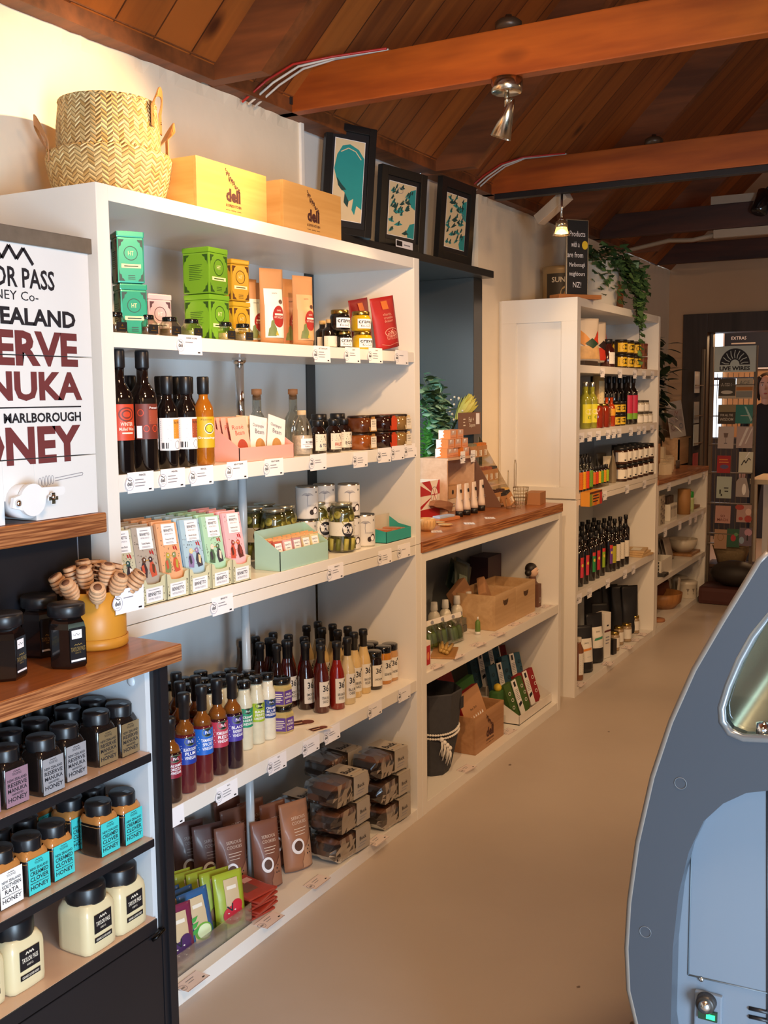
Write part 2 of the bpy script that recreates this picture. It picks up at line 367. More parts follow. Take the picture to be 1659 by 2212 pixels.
def plank_mat():
    """stained ceiling boards running up the slope: one tone per board, dark joints, knots"""
    m, N, L, b = _new('ceiling_boards')
    tc = N.new('ShaderNodeTexCoord'); sx = N.new('ShaderNodeSeparateXYZ'); L.new(tc.outputs['Object'], sx.inputs[0])
    dv = N.new('ShaderNodeMath'); dv.operation = 'DIVIDE'; dv.inputs[1].default_value = 0.165; L.new(sx.outputs[1], dv.inputs[0])
    fl = N.new('ShaderNodeMath'); fl.operation = 'FLOOR'; L.new(dv.outputs[0], fl.inputs[0])
    fr = N.new('ShaderNodeMath'); fr.operation = 'FRACT'; L.new(dv.outputs[0], fr.inputs[0])
    wn = N.new('ShaderNodeTexWhiteNoise'); wn.noise_dimensions = '1D'; L.new(fl.outputs[0], wn.inputs['W'])
    mp = N.new('ShaderNodeMapping'); mp.inputs['Scale'].default_value = (0.5, 9, 0.5); L.new(tc.outputs['Object'], mp.inputs['Vector'])
    nz = N.new('ShaderNodeTexNoise'); nz.inputs['Scale'].default_value = 2.2; nz.inputs['Detail'].default_value = 6; nz.inputs['Distortion'].default_value = 0.6; L.new(mp.outputs[0], nz.inputs['Vector'])
    ad = N.new('ShaderNodeMath'); ad.operation = 'MULTIPLY_ADD'; ad.inputs[1].default_value = 0.55; L.new(wn.outputs['Value'], ad.inputs[0]); L.new(nz.outputs['Fac'], ad.inputs[2])
    cr = N.new('ShaderNodeValToRGB'); e = cr.color_ramp.elements
    e[0].position = 0.35; e[0].color = (*hx('6C3412'), 1); e[1].position = 1.05; e[1].color = (*hx('A65A20'), 1); L.new(ad.outputs[0], cr.inputs[0])
    vo = N.new('ShaderNodeTexVoronoi'); vo.inputs['Scale'].default_value = 3.2; m2 = N.new('ShaderNodeMapping'); m2.inputs['Scale'].default_value = (0.55, 1, 0.55)
    L.new(tc.outputs['Object'], m2.inputs['Vector']); L.new(m2.outputs[0], vo.inputs['Vector'])
    kr = N.new('ShaderNodeValToRGB'); kr.color_ramp.elements[0].position = 0.05; kr.color_ramp.elements[0].color = (0.2, 0.15, 0.12, 1); kr.color_ramp.elements[1].position = 0.12; kr.color_ramp.elements[1].color = (1, 1, 1, 1)
    L.new(vo.outputs['Distance'], kr.inputs[0])
    mu = N.new('ShaderNodeMix'); mu.data_type = 'RGBA'; mu.blend_type = 'MULTIPLY'; mu.inputs[0].default_value = 1; L.new(cr.outputs[0], mu.inputs[6]); L.new(kr.outputs[0], mu.inputs[7])
    jr = N.new('ShaderNodeValToRGB'); jr.color_ramp.interpolation = 'CONSTANT'; jr.color_ramp.elements[0].color = (0.25, 0.2, 0.18, 1); jr.color_ramp.elements[1].position = 0.035; jr.color_ramp.elements[1].color = (1, 1, 1, 1)
    L.new(fr.outputs[0], jr.inputs[0])
    m3 = N.new('ShaderNodeMix'); m3.data_type = 'RGBA'; m3.blend_type = 'MULTIPLY'; m3.inputs[0].default_value = 1; L.new(mu.outputs[2], m3.inputs[6]); L.new(jr.outputs[0], m3.inputs[7])
    L.new(m3.outputs[2], b.inputs['Base Color']); b.inputs['Roughness'].default_value = 0.5
    bp = N.new('ShaderNodeBump'); bp.inputs['Strength'].default_value = 0.6; bp.inputs['Distance'].default_value = 0.004
    L.new(jr.outputs[0], bp.inputs['Height']); L.new(bp.outputs[0], b.inputs['Normal'])
    return m
PLANK = plank_mat(); FLOOR = floor_mat()
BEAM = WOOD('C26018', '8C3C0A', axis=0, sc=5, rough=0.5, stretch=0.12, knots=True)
RAFTER = WOOD('8E4E24', '5E3216', axis=0, sc=6, rough=0.55, stretch=0.12)

# ------------------------------------------------------------------ setting
XF, WX, RX = -1.7525, -2.19, -2.26        # fronts of the units, plaster face, face of the window bay
WT = 2.62
struct(MB().box(-3, 3.6, -3.0, 13, -0.1, 0, FLOOR), 'floor', 'brown-beige painted concrete floor with chips and hairline cracks')

def plaster_wall(mb, y0, y1, x, z0, zt, thick=0.2):
    n = max(4, int((y1 - y0) / 0.035)); vs = []; fs = []
    for i in range(n + 1):
        y = y0 + (y1 - y0) * i / n
        t = zt + random.uniform(-0.008, 0.008) + 0.008 * sin(y * 7.3)
        dx = 0.004 * sin(y * 5.1)
        vs += [(x + dx, y, z0), (x + dx, y, zt - 0.06), (x + dx + random.uniform(-0.006, 0.002), y, zt - 0.02), (x - 0.03, y, t), (x - thick, y, t), (x - thick, y, z0)]
    for i in range(n):
        a, b = i * 6, i * 6 + 6
        for k in range(5): fs.append((a + k, b + k, b + k + 1, a + k + 1))
    fs += [(0, 1, 2, 3, 4, 5), tuple(n * 6 + k for k in (5, 4, 3, 2, 1, 0))]
    mb.add(vs, fs, PLASTER, False)
    return mb
wl = MB()
plaster_wall(wl, -2.8, 3.33, WX, 0, WT)
plaster_wall(wl, 4.94, 8.8, WX, 0, WT)
wl.box(RX - 0.13, RX, 3.33, 4.94, 2.215, WT, P('E6E2DC', 0.6, var=0.03, sc=4, bump=0.1))
wl.box(-2.66, RX, 3.33, 4.94, 0, 1.0, PLASTER)
struct(wl, 'wall_left', 'cream rough plaster wall along the shelves with an uneven top edge')
tr = MB().box(WX - 0.06, WX + 0.006, 3.33, 3.352, 1.0, 2.62, P('F0EDE6', 0.5), 0.003)
struct(tr, 'trim_1', 'white vertical bead where the plaster meets the window bay')
wn = MB()
wn.box(-2.66, -2.10, 3.31, 4.93, 2.18, 2.215, DARKPAINT, 0.003)                 # head ledge
wn.box(-2.66, -2.165, 4.83, 4.935, 1.0, 2.18, DARKPAINT, 0.003)                 # right jamb
wn.box(-2.66, -2.165, 3.31, 3.37, 1.0, 2.18, DARKPAINT, 0.003)                  # left jamb
wn.box(-2.66, -2.165, 3.31, 4.93, 1.0, 1.055, DARKPAINT, 0.003)                 # sill
for y0, y1, z0, z1 in ((3.37, 3.43, 1.055, 2.18), (4.77, 4.83, 1.055, 2.18), (3.37, 4.83, 1.055, 1.11), (3.37, 4.83, 2.12, 2.18), (4.08, 4.13, 1.055, 2.18)):
    wn.box(-2.66, -2.62, y0, y1, z0, z1, DARKPAINT, 0.003)
struct(wn, 'window_1', 'dark painted deep window surround behind the middle unit')
pane = MB().box(-2.643, -2.637, 3.43, 4.77, 1.11, 2.12, GLASS('EAF4F2', 0.1)); struct(pane, 'window_2', 'window pane')

wb = MB()
BW = P('C9A27C', 0.8, var=0.04, sc=5, bump=0.2)
wb.box(-2.4, -1.96, 8.8, 8.98, 0, 2.65, BW); wb.box(-1.96, 3.5, 8.8, 8.98, 2.20, 5.4, BW); wb.box(-2.4, -1.96, 8.8, 8.98, 2.6502, 5.4, BW); wb.box(-0.55, 3.5, 8.8, 8.98, 0, 2.2, BW)
struct(wb, 'wall_back', 'tan end wall above the dark doorway')
DFR = WOOD('4A3A33', '33271F', axis=2, sc=8, rough=0.5)
dr = MB()
dr.box(-2.064, -1.868, 8.77, 9.0, 0, 2.237, DFR, 0.004); dr.box(-1.868, -0.55, 8.77, 9.0, 2.085, 2.237, DFR, 0.004); dr.box(-0.62, -0.5, 8.77, 9.0, 0, 2.237, DFR, 0.004)
dr.box(-1.868, -1.848, 8.90, 8.98, 0, 2.085, P('5B5550', 0.4), 0.002)
struct(dr, 'door_1', 'dark brown timber door frame in the end wall')
struct(MB().box(3.4, 3.6, -3, 9, 0, 2.7, PLASTER), 'wall_right')
wf = MB().box(-2.4, -0.2, -2.9, -2.8, 0, 5.4, PLASTER); wf.box(2.0, 3.5, -2.9, -2.8, 0, 5.4, PLASTER); wf.box(-0.2, 2.0, -2.9, -2.8, 2.15, 5.4, PLASTER)
struct(wf, 'wall_front')
# cafe beyond the doorway
CAFE = P('B98A5C', 0.8, var=0.05, sc=4)
cw = MB().box(-3.2, 3.5, 12.4, 12.5, 0, 3.2, CAFE); cw.box(-3.2, -3.1, 9.0, 12.5, 0, 3.2, CAFE); cw.box(3.4, 3.5, 9, 12.5, 0, 3.2, CAFE); cw.box(-3.2, 3.5, 9.0, 12.5, 3.2, 3.25, CAFE)
struct(cw, 'wall_cafe', 'tan wall of the room beyond the doorway')

# sloping board ceiling, both sides of the ridge
PX0, PZ0, RGX = -2.14, 2.642, 0.63
RGZ = PZ0 + (RGX - PX0)
ce = MB()
def slab(x0, z0, x1, z1, y0, y1, t, m, mb):
    nx, nz = -(z1 - z0), (x1 - x0); l = math.hypot(nx, nz); nx, nz = nx / l * t, nz / l * t
    vs = [(x, y, z) for y in (y0, y1) for x, z in ((x0, z0), (x1, z1), (x1 + nx, z1 + nz), (x0 + nx, z0 + nz))]
    mb.add(vs, [(0, 1, 2, 3), (7, 6, 5, 4), (0, 4, 5, 1), (1, 5, 6, 2), (2, 6, 7, 3), (3, 7, 4, 0)], m)
slab(PX0 - 0.04, PZ0 - 0.04, RGX, RGZ, -2.8, 8.82, 0.03, PLANK, ce)
slab(RGX, RGZ, 3.5, RGZ - (3.5 - RGX), -2.8, 8.82, 0.03, PLANK, ce)
struct(ce, 'ceiling', 'sloping stained timber board ceiling')
for k, y in enumerate((1.17, 2.76, 4.35, 5.94, 7.53)):
    rf = MB(); c = PZ0 - PX0; n4 = [(2.601 - c, 2.601), (2.83 - c, 2.601), (RGX, RGX + c - 0.229), (RGX, RGX + c)]
    for q in (n4, [(2 * RGX - a, b) for a, b in n4][::-1]):
        rf.add([(a, yy, b) for yy in (y, y + 0.055) for a, b in q], [(0, 1, 2, 3), (7, 6, 5, 4), (0, 4, 5, 1), (1, 5, 6, 2), (2, 6, 7, 3), (3, 7, 4, 0)], RAFTER)
    tag(rf.build('rafter'), ('rafter near the entrance above the photographer', 'brown rafter just left of the nearest tie beam', 'brown rafter rising behind the steel cone spotlight', 'dark rafter rising behind the second tie beam', 'dark rafter near the far end of the ceiling')[k], 'rafter', 'ceiling rafters')['kind'] = 'structure'
for i in range(5):
    y0 = (-0.5, 1.226, 2.816, 4.406, 5.996)[i]; y1 = (1.17, 2.76, 4.35, 5.94, 7.53)[i]
    fb = MB().box(-2.24, -2.135, y0, y1, 2.60, 2.648, RAFTER, 0.002).box(-2.24, -2.128, y0, y1, 2.65, 2.70, RAFTER, 0.002)
    struct(fb, 'trim_%d' % (i + 2), 'brown board along the top of the plaster wall')
for k, (y, lab) in enumerate(((1.42, 'tie beam above the photographer'), (3.20, 'nearest orange timber tie beam crossing the ceiling, with the cone spotlight under it'), (4.98, 'second orange timber tie beam, with the black lighting track under it'), (6.76, 'dark tie beam with pale cable trunking, third across the room'), (8.35, 'dark tie beam close to the tan end wall'))):
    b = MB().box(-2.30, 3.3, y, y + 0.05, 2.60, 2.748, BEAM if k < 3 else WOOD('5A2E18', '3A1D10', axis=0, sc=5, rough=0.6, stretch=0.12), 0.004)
    tag(b.build('tie_beam'), lab, 'beam', 'tie beams')['kind'] = 'structure'

# ------------------------------------------------------------------ shelf units
def shelf_unit(label, y0, y1, tops, x0=XF, back=-2.17, worktop=None, slit=None, split=None, poles=(), left_panel=False, depth=None):
    """tops: list of (top z, thickness) from the floor up; the last is the top board"""
    t = thing('shelf_unit', label, 'shelves', (0, 0, 0), 0, 'white display units along the wall')
    H = tops[-1][0]; pt = 0.04
    for k, (a, b) in enumerate(((y0, y0 + pt), (y1 - pt, y1))):
        sp = MB()
        for z0, z1 in ([(0, split), (split + 0.002, H)] if split else [(0, H)]):
            sp.box(back - 0.015, x0, a, b, z0, z1, WHITE, 0.0015)
        if left_panel and k == 0:
            for p, q, r, s in ((back, x0, 1.97, H), (back, x0, 1.06, 1.12), (back, back + 0.085, 1.12, 1.97), (x0 - 0.085, x0, 1.12, 1.97)):
                sp.box(p, q, a - 0.014, a + 0.001, r, s, WHITE, 0.0015)
        sp.build('side_panel', t)
    for i, (z, th) in enumerate(tops):
        sb = MB()
        if split and abs(z - th / 2 - split) < 0.03:
            sb.box(back, x0 - 0.001, y0 + pt, y1 - pt, split + 0.001, z, WHITE, 0.0015); sb.box(back, x0 - 0.001, y0 + pt, y1 - pt, z - th, split - 0.001, WHITE, 0.0015)
        else: sb.box(back, x0 - 0.001, y0 + pt, y1 - pt, z - th, z, WHITE, 0.0015)
        sb.build('top_panel' if i == len(tops) - 1 else ('base_shelf' if i == 0 else 'shelf'), t)
    bp = MB().box(back - 0.015, back, y0 + pt, (slit or y1 - pt), 0.02, H - 0.01, WHITE_BACK)
    bp.build('back_panel', t)
    if worktop:
        w = MB(); w.box(back - 0.015, x0 + 0.004, y0 + 0.003, y1 - 0.003, H + 0.0005, worktop, TOPWOOD, 0.002)
        w.box(x0 + 0.0035, x0 + 0.006, y0 + 0.003, y1 - 0.003, H + 0.001, worktop - 0.002, PLYEDGE); w.build('worktop', t)
    for py, px, zs, m in poles:
        for z0, z1 in zs:
            MB().tube([(px, py, z0), (px, py, z1)], 0.0135, m, 14).lathe([(0.0, 0), (0.022, 0), (0.022, 0.012), (0.0135, 0.02)], m, 14, (px, py, z0)).lathe([(0.0135, -0.02), (0.022, -0.012), (0.022, 0), (0, 0)], m, 14, (px, py, z1)).build('support_pole', t)
    return t
POLE = P('C4CBD0', 0.25, var=0.03)
unit_a = shelf_unit('tall white shelf unit nearest the camera, with teal tins, bottles and chocolate bars', 1.82, 3.43,
    [(0.045, 0.045), (0.545, 0.042), (1.086, 0.068), (1.42, 0.042), (1.755, 0.035), (2.09, 0.036)], slit=3.352, split=1.053,
    poles=((2.60, -1.945, ((0.045, 0.503), (0.545, 1.018), (1.086, 1.378)), POLE), (2.60, -1.945, ((1.42, 1.72),), CHROME)))
unit_b = shelf_unit('low white unit with wooden top beneath the dark window', 3.433, 4.985,
    [(0.045, 0.045), (0.551, 0.043), (1.018, 0.036)], worktop=1.06, slit=4.05)
MB().box(-2.178, -2.155, 4.05, 4.09, 0.05, 0.98, WHITE, 0.002).build('batten', unit_b)
MB().box(-2.188, -2.172, 4.09, 4.945, 0.045, 0.98, P('8E9499', 0.5, var=0.03)).build('back_panel', unit_b)
unit_c = shelf_unit('tall white shelf unit further along, under the ivy pot and chalk sign', 5.205, 6.84,
    [(0.045, 0.045), (0.565, 0.045), (1.082, 0.06), (1.415, 0.046), (1.75, 0.04), (2.09, 0.042)], split=1.052, left_panel=True,
    poles=((5.62, -1.95, ((0.045, 0.52), (0.565, 1.02), (1.082, 1.369), (1.415, 1.71)), STEEL),))
unit_d = shelf_unit('low white unit with wooden top at the far end beside the doorway', 6.843, 8.37,
    [(0.04, 0.04), (0.364, 0.036), (0.712, 0.038), (1.0, 0.04)], worktop=1.035)
# ------------------------------------------------------------------ price tags
def price_tag_mesh(head, lines=2, w=0.092, h=0.05, price=True):
    mb = MB(); mb.box(-0.0006, 0.0002, -w / 2, w / 2, 0, h, PAPER); mp = flat(0.0002)
    mb.ell(mp, -w / 2 + 0.006, h * 0.45, 0.0155, 0.0165, PAPER, 0.0006); mb.ring(mp, -w / 2 + 0.006, h * 0.45, 0.0148, 0.0158, 0.0009, P('7C7C9C', 0.6), 0.0010)
    mb.text(mp, 'deli', -w / 2 + 0.006, h * 0.36, 0.010, INK, 0.017, 0.0011, 0.02); mb.line(mp, [(-w / 2, h * 0.68), (-w / 2 + 0.008, h * 0.60), (-w / 2 + 0.013, h * 0.62)], 0.002, INK, 0.0011)
    mb.rect(mp, -w / 2 + 0.0, -w / 2 + 0.012, h * 0.27, h * 0.285, GREY, 0.0011)
    if head: mb.text(mp, head, w * 0.06, h * 0.80, 0.0042, INK, None, 0.0008, 0.01)
    for i in range(lines):
        l = (0.030, 0.036, 0.033)[i % 3]; mb.rect(mp, -w * 0.22, -w * 0.22 + l, h * (0.60 - 0.15 * i), h * (0.60 - 0.15 * i) + 0.0022, GREY)
    if price: mb.rect(mp, w * 0.30, w * 0.30 + 0.010, h * 0.08, h * 0.08 + 0.0038, INK)
    return mb
_TAGM = {}
def price_tag(loc, label, head='', lines=2, w=0.092, h=0.05, rz=0.0, ry=0.0, group='price tags'):
    k = (head, lines, w, h)
    if k not in _TAGM: _TAGM[k] = price_tag_mesh(head, lines, w, h).mesh('price_tag')
    o = bpy.data.objects.new('price_tag', _TAGM[k]); COL.objects.link(o); o.location = loc; o.rotation_euler = (0, ry, rz)
    return tag(o, label, 'price tag', group)

# ------------------------------------------------------------------ honey stand
cab = thing('honey_stand', 'black display cabinet with wooden worktop and shelves of honey jars, at the left edge', 'cabinet')
X0 = -1.548
MB().box(-2.15, -1.528, 0.25, 1.80, 1.010, 1.05, TOPWOOD, 0.002).box(-1.5285, -1.5265, 0.252, 1.799, 1.012, 1.048, PLYEDGE).box(-2.15, -1.53, 1.7995, 1.8005, 1.012, 1.048, PLYEDGE).build('worktop', cab)
MB().box(-2.13, X0, 1.728, 1.775, 0, 1.009, BLACK, 0.002).box(X0, X0 + 0.006, 1.742, 1.764, 0, 1.009, BLACK, 0.001).build('side_panel', cab)
MB().box(-2.13, X0 - 0.012, 1.712, 1.7275, 0.40, 1.009, P('CFD6DC', 0.4, var=0.02)).build('inner_panel', cab, 'pale inner side')
for y, z in ((1.715, 0.965), (1.712, 0.69)):
    pass
MB().box(-2.13, X0, 0.27, 0.315, 0, 1.009, BLACK, 0.002).build('side_panel', cab)
MB().box(-2.13, -2.10, 0.315, 1.712, 0.40, 1.009, P('B9BFC3', 0.5)).build('back_panel', cab)
SHB = P('D9B9A0', 0.3, var=0.03, coat=0.2)
for z, t in ((0.819, 0.019), (0.621, 0.018), (0.434, 0.03)):
    MB().box(-2.10, X0 - 0.003, 0.315, 1.7115, z - t, z, SHB).box(X0 - 0.003, X0, 0.315, 1.7115, z - t, z - 0.0005, BLACK).build('shelf', cab)
MB().box(X0 - 0.02, X0 - 0.001, 0.318, 1.726, 0.02, 0.400, BLACK, 0.002).build('drop_door', cab)
MB().tube([(X0 + 0.002, 1.690, 0.392), (X0 + 0.009, 1.700, 0.397), (X0 + 0.009, 1.725, 0.405)], 0.004, P('2A2A2C', 0.3, 1.0), 6).build('hinge', cab)
for zz, xx in ((0.975, -1.60), (0.86, -1.62), (0.575, -1.62)):
    MB().lathe([(0, -0.003), (0.011, -0.003), (0.011, 0.001), (0.006, 0.004), (0, 0.004)], P('D9DEE2', 0.3), 16, T=Matrix.Translation((xx, 1.7118, zz)) @ Matrix.Rotation(RAD(90), 4, 'X')).build('cam_cap', cab)
# upper part that carries the dispenser
MB().box(-2.15, -1.78, 0.40, 1.7895, 1.0505, 1.292, BLACK, 0.002).box(-1.78, -1.7785, 1.745, 1.7465, 1.052, 1.29, GREY).build('riser_panel', cab)
MB().box(-2.15, -1.730, 0.35, 1.79, 1.293, 1.340, TOPWOOD, 0.004).box(-1.7305, -1.728, 0.352, 1.788, 1.296, 1.337, PLYEDGE).build('riser_shelf', cab)

# ------------------------------------------------------------------ honey dispenser
DX = -1.738
ds = thing('honey_dispenser', 'tall white honey dispenser with maroon and black lettering, tap and zinc lid', 'dispenser')
DW = P('DEDFDF', 0.45, var=0.02, sc=4)
def print_dispenser(z0, z1):
    b = MB(); b.box(DX - 0.3, DX, 1.297, 1.773, z0 + 0.0012, z1 - 0.0012, DW, 0.0015); return b
LET = [('t', 'TAYLOR PASS', 1.535, 1.832, 0.042, INK, 0.27, 0.02), ('t', '-HONEY Co-', 1.535, 1.806, 0.019, INK, 0.175, 0.0), ('t', 'NEW ZEALAND', 1.534, 1.755, 0.036, INK, 0.385, 0.035),
       ('t', 'RESERVE', 1.534, 1.670, 0.075, MAROON, 0.39, 0.04), ('t', 'MANUKA', 1.54, 1.597, 0.062, MAROON, 0.395, 0.04), ('t', 'MARLBOROUGH', 1.623, 1.551, 0.021, INK, 0.216, 0.03), ('t', 'IN', 1.488, 1.555, 0.013, INK, 0.014, 0.0), ('t', 'HONEY', 1.538, 1.462, 0.082, MAROON, 0.38, 0.04)]
import bisect
def clip_text(mb, t, u, v, h, m, w, bold, zlo, zhi):
    """lettering cut at the board joints: keep the faces between zlo and zhi"""
    vs, fs, asp = text_mesh(t, bold); x0 = u - w / 2
    bm = bmesh.new(); vv = [bm.verts.new((0, x0 + a * w, v + b * h)) for a, b in vs]
    for f in fs:
        try: bm.faces.new([vv[i] for i in f])
        except ValueError: pass
    for z, s in ((zlo, -1), (zhi, 1)):
        bmesh.ops.bisect_plane(bm, geom=bm.verts[:] + bm.edges[:] + bm.faces[:], plane_co=(0, 0, z), plane_no=(0, 0, s), clear_outer=True)
    bm.verts.index_update()
    mb.add([(DX + 0.0006, q.co.y, q.co.z) for q in bm.verts], [tuple(q.index for q in f.verts) for f in bm.faces], m); bm.free()
JZ = [1.341, 1.475, 1.693, 1.925]
for k in range(3):
    b = print_dispenser(JZ[k], JZ[k + 1])
    if k == 0:   # notch behind the tap
        b = MB(); b.box(DX - 0.3, DX, 1.297, 1.506, JZ[0], JZ[1] - 0.0012, DW, 0.0015); b.box(DX - 0.3, DX, 1.590, 1.773, JZ[0], JZ[1] - 0.0012, DW, 0.0015); b.box(DX - 0.3, DX, 1.506, 1.590, 1.39, JZ[1] - 0.0012, DW, 0.0015); b.box(DX - 0.3, DX - 0.12, 1.506, 1.590, JZ[0], 1.39, DW)
        mp = flat(DX)
        for i in range(5): b.ring(mp, 1.604 + i * 0.0088, 1.423 + i * 0.0008, 0.0042, 0.012 - 0.0012 * abs(i - 2), 0.0012, GREY, 0.0006, 14)
        b.line(mp, [(1.646, 1.423), (1.728, 1.430), (1.730, 1.434), (1.727, 1.436), (1.646, 1.429)], 0.0014, GREY)
    if k == 1:
        b.rect(flat(DX), 1.34, 1.733, 1.582, 1.585, INK)
    if k == 2:
        zz = [(1.486, 1.884), (1.511, 1.914), (1.530, 1.888), (1.549, 1.916), (1.568, 1.890), (1.587, 1.914), (1.612, 1.882)]
        b.line(flat(DX), zz, 0.008, INK)
    for _, t, u, v, h, m, w, bd in LET:
        if v < JZ[k + 1] and v + h > JZ[k]: clip_text(b, t, u, v, h, m, w, bd, JZ[k] + 0.001, JZ[k + 1] - 0.001)
    b.build('front_board', ds)
ZINC = P('8F887E', 0.45, metal=0.7, var=0.25, sc=40)
MB().box(DX - 0.31, DX + 0.006, 1.290, 1.780, 1.922, 1.956, ZINC, 0.002).build('lid', ds, 'grey zinc lid')
tv = Matrix.Translation((DX + 0.03, 1.545, 1.392))
TAPW = P('E4E6E8', 0.3, var=0.02, coat=0.2)
yz = lambda r, n=24, a0=0, a1=2 * pi: [(r * cos(a0 + (a1 - a0) * i / n), r * sin(a0 + (a1 - a0) * i / n)) for i in range(n)]
tap = MB().prism([(u * 0.9, v * 0.9 - 0.004) for u, v in yz(0.04)], (-0.055, 0.0), TAPW, tv, True).build('tap', ds)
g = MB().prism([(u, v) for u, v in yz(0.034, 28)] , (0.003, 0.013), TAPW, tv); g.prism([(-0.055, -0.012), (-0.02, -0.022), (-0.02, 0.016), (-0.05, 0.008)], (0.0035, 0.012), TAPW, tv)
g.prism([(0.02, -0.002), (0.085, 0.004), (0.09, 0.01), (0.09, 0.018), (0.085, 0.022), (0.02, 0.024)], (0.0032, 0.0115), TAPW, tv); g.build('gate', tap)
MB().lathe([(0, 0), (0.007, 0), (0.006, 0.006), (0, 0.007)], CHROME, 12, T=tv @ Matrix.Translation((0.013, -0.042, -0.003)) @ Matrix.Rotation(RAD(90), 4, 'Y')).build('bolt', tap)
MB().lathe([(0, 0), (0.005, 0), (0.005, 0.016), (0, 0.017)], CHROME, 10, T=tv @ Matrix.Translation((0.013, 0.042, 0.003)) @ Matrix.Rotation(RAD(90), 4, 'Y')).box(0.022, 0.026, 0.030, 0.056, -0.004, 0.004, CHROME, 0.001, tv).box(0.022, 0.026, 0.038, 0.048, -0.012, 0.012, CHROME, 0.001, tv).build('wing_nut', tap)

# ------------------------------------------------------------------ honey jars
def honey_jar(label, w, h, body, lab, txt, loc, group, lidh=0.024, top=None, big=False):
    """square jar, label on the +x face, black lid with a seal strip"""
    t = thing('honey_jar', label, 'honey jar', loc, 0, group)
    H = h - lidh; b = MB(); r = w / 2
    b.lathe([(r * 0.90, 0), (r * 0.98, 0.004), (r, 0.012), (r, H * 0.78), (r * 0.96, H * 0.88), (r * 0.84, H * 0.97), (r * 0.80, H)], body, 32, sq=0.82)
    b.build('jar_body', t)
    if top: MB().lathe([(r * 1.004, H * 0.74), (r * 0.97, H * 0.885), (r * 0.846, H * 0.975), (r * 0.806, H)], top, 32, sq=0.82).build('honey_shoulder', t, 'caramel honey showing above the label')
    rl = r * 0.90
    l = MB().lathe([(rl * 0.99, H - 0.003), (rl, H), (rl, h - 0.004), (rl * 0.93, h), (0, h)], CAPBLACK, 32)
    for i in range(0): pass
    l.build('lid', t)
    if not big: MB().rect(lambda u, v, o: ((rl + o) * cos(u / rl + 0.55), (rl + o) * sin(u / rl + 0.55), v), -0.006, 0.006, H - 0.012, h - 0.002, BLACKGLOSS, 0.0008, 3).rect(lambda u, v, o: (u + rl * 0.7, v, h + o), -rl * 0.5, rl * 0.1, -0.006, 0.006, BLACKGLOSS, 0.0006).build('seal_strip', t)
    m = MB(); mp = flat(r + 0.0002); q = r * 0.86
    if big:
        m.rect(mp, -q * 0.62, q * 0.62, H * 0.42, H * 0.80, BLACK); m.rect(mp, -q * 0.62, q * 0.62, H * 0.24, H * 0.34, BLACK)
        m.line(mp, [(-q * .25, H * .70), (-q * .17, H * .75), (-q * .08, H * .70), (0, H * .75), (q * .08, H * .70), (q * .17, H * .75), (q * .25, H * .70)], 0.002, CREAM, 0.0008)
        m.text(mp, 'TAYLOR PASS', 0, H * 0.56, H * 0.09, CREAM, q * 1.0, 0.0008, 0.01); m.text(mp, 'HONEY CO.', 0, H * 0.48, H * 0.04, CREAM, q * 0.4, 0.0008); m.text(mp, txt, 0, H * 0.265, H * 0.045, CREAM, q * 1.05, 0.0008, 0.01)
    else:
        m.rect(mp, -q, q, H * 0.04, H * 0.84, lab)
        m.line(mp, [(-q * .3, H * .775), (-q * .2, H * .80), (-q * .1, H * .775), (0, H * .80), (q * .1, H * .775), (q * .2, H * .80), (q * .3, H * .775)], 0.001, INK, 0.0008)
        m.text(mp, 'TAYLOR PASS', 0, H * 0.70, H * 0.055, INK, q * 0.8, 0.0008)
        zz = H * 0.67
        for s, hh, ww in txt:
            zz -= (hh + 0.03) * H; m.text(mp, s, 0, zz, hh * H, INK, ww * q * 2, 0.0008, 0.015)
    m.build('label', t)
    return t
MANUKA = [('NEW ZEALAND', .06, .84), ('RESERVE', .09, .84), ('MANUKA', .09, .84), ('HARVESTED', .045, .5), ('HONEY', .10, .84)]
CLOVER = [('NEW ZEALAND', .06, .84), ('CREAMED', .095, .84), ('CLOVER', .10, .84), ('MARLBOROUGH', .03, .84), ('HONEY', .10, .84)]
RATA = [('NEW ZEALAND', .06, .84), ('SOUTHERN', .09, .84), ('RATA', .10, .6), ('MARLBOROUGH', .03, .84), ('HONEY', .10, .84)]
JB = P('1A1412', 0.12, var=0.1, coat=0.4)
LGOLD = P('8C7857', 0.4, metal=0.3, var=0.05); LSILV = P('A9AAB0', 0.4, metal=0.3, var=0.04); LMAUVE = P('9A7C8C', 0.45, metal=0.2, var=0.04); LTURQ = P('3FC4C6', 0.5, var=0.03); LWHITE = P('EFEDEA', 0.5)
CARAMEL = P('B5793F', 0.15, var=0.1, coat=0.5)
G1 = 'honey jars on the black stand'
h1 = 0.114; zt = 0.8192
first = None
def row(jars, w, h, z, txt, **k):
    out = []
    for xf, yr, lab, lb, tx in jars:
        out.append(honey_jar(lb, w, h, JB, lab, tx or txt, (xf - w / 2, yr - w / 2, z), G1, **k))
    return out
r1 = row([(-1.577, 1.711, LGOLD, 'gold-labelled honey jar at the right end of the top honey shelf', None), (-1.579, 1.645, LGOLD, 'gold-labelled honey jar left of its twin at the shelf end', None),
     (-1.573, 1.547, LSILV, 'silver-labelled honey jar beside the gold-labelled pair', None), (-1.558, 1.470, LSILV, 'silver-labelled honey jar standing left, nearer the mauve labels', None),
     (-1.572, 1.391, LMAUVE, 'mauve-labelled honey jar, left of the silver-labelled jars', None), (-1.572, 1.322, LMAUVE, 'mauve-labelled honey jar cut by the left picture edge', None)], 0.064, h1, zt, MANUKA)
BK = 'black-lidded honey jar standing behind the front row on the upper honey shelf'
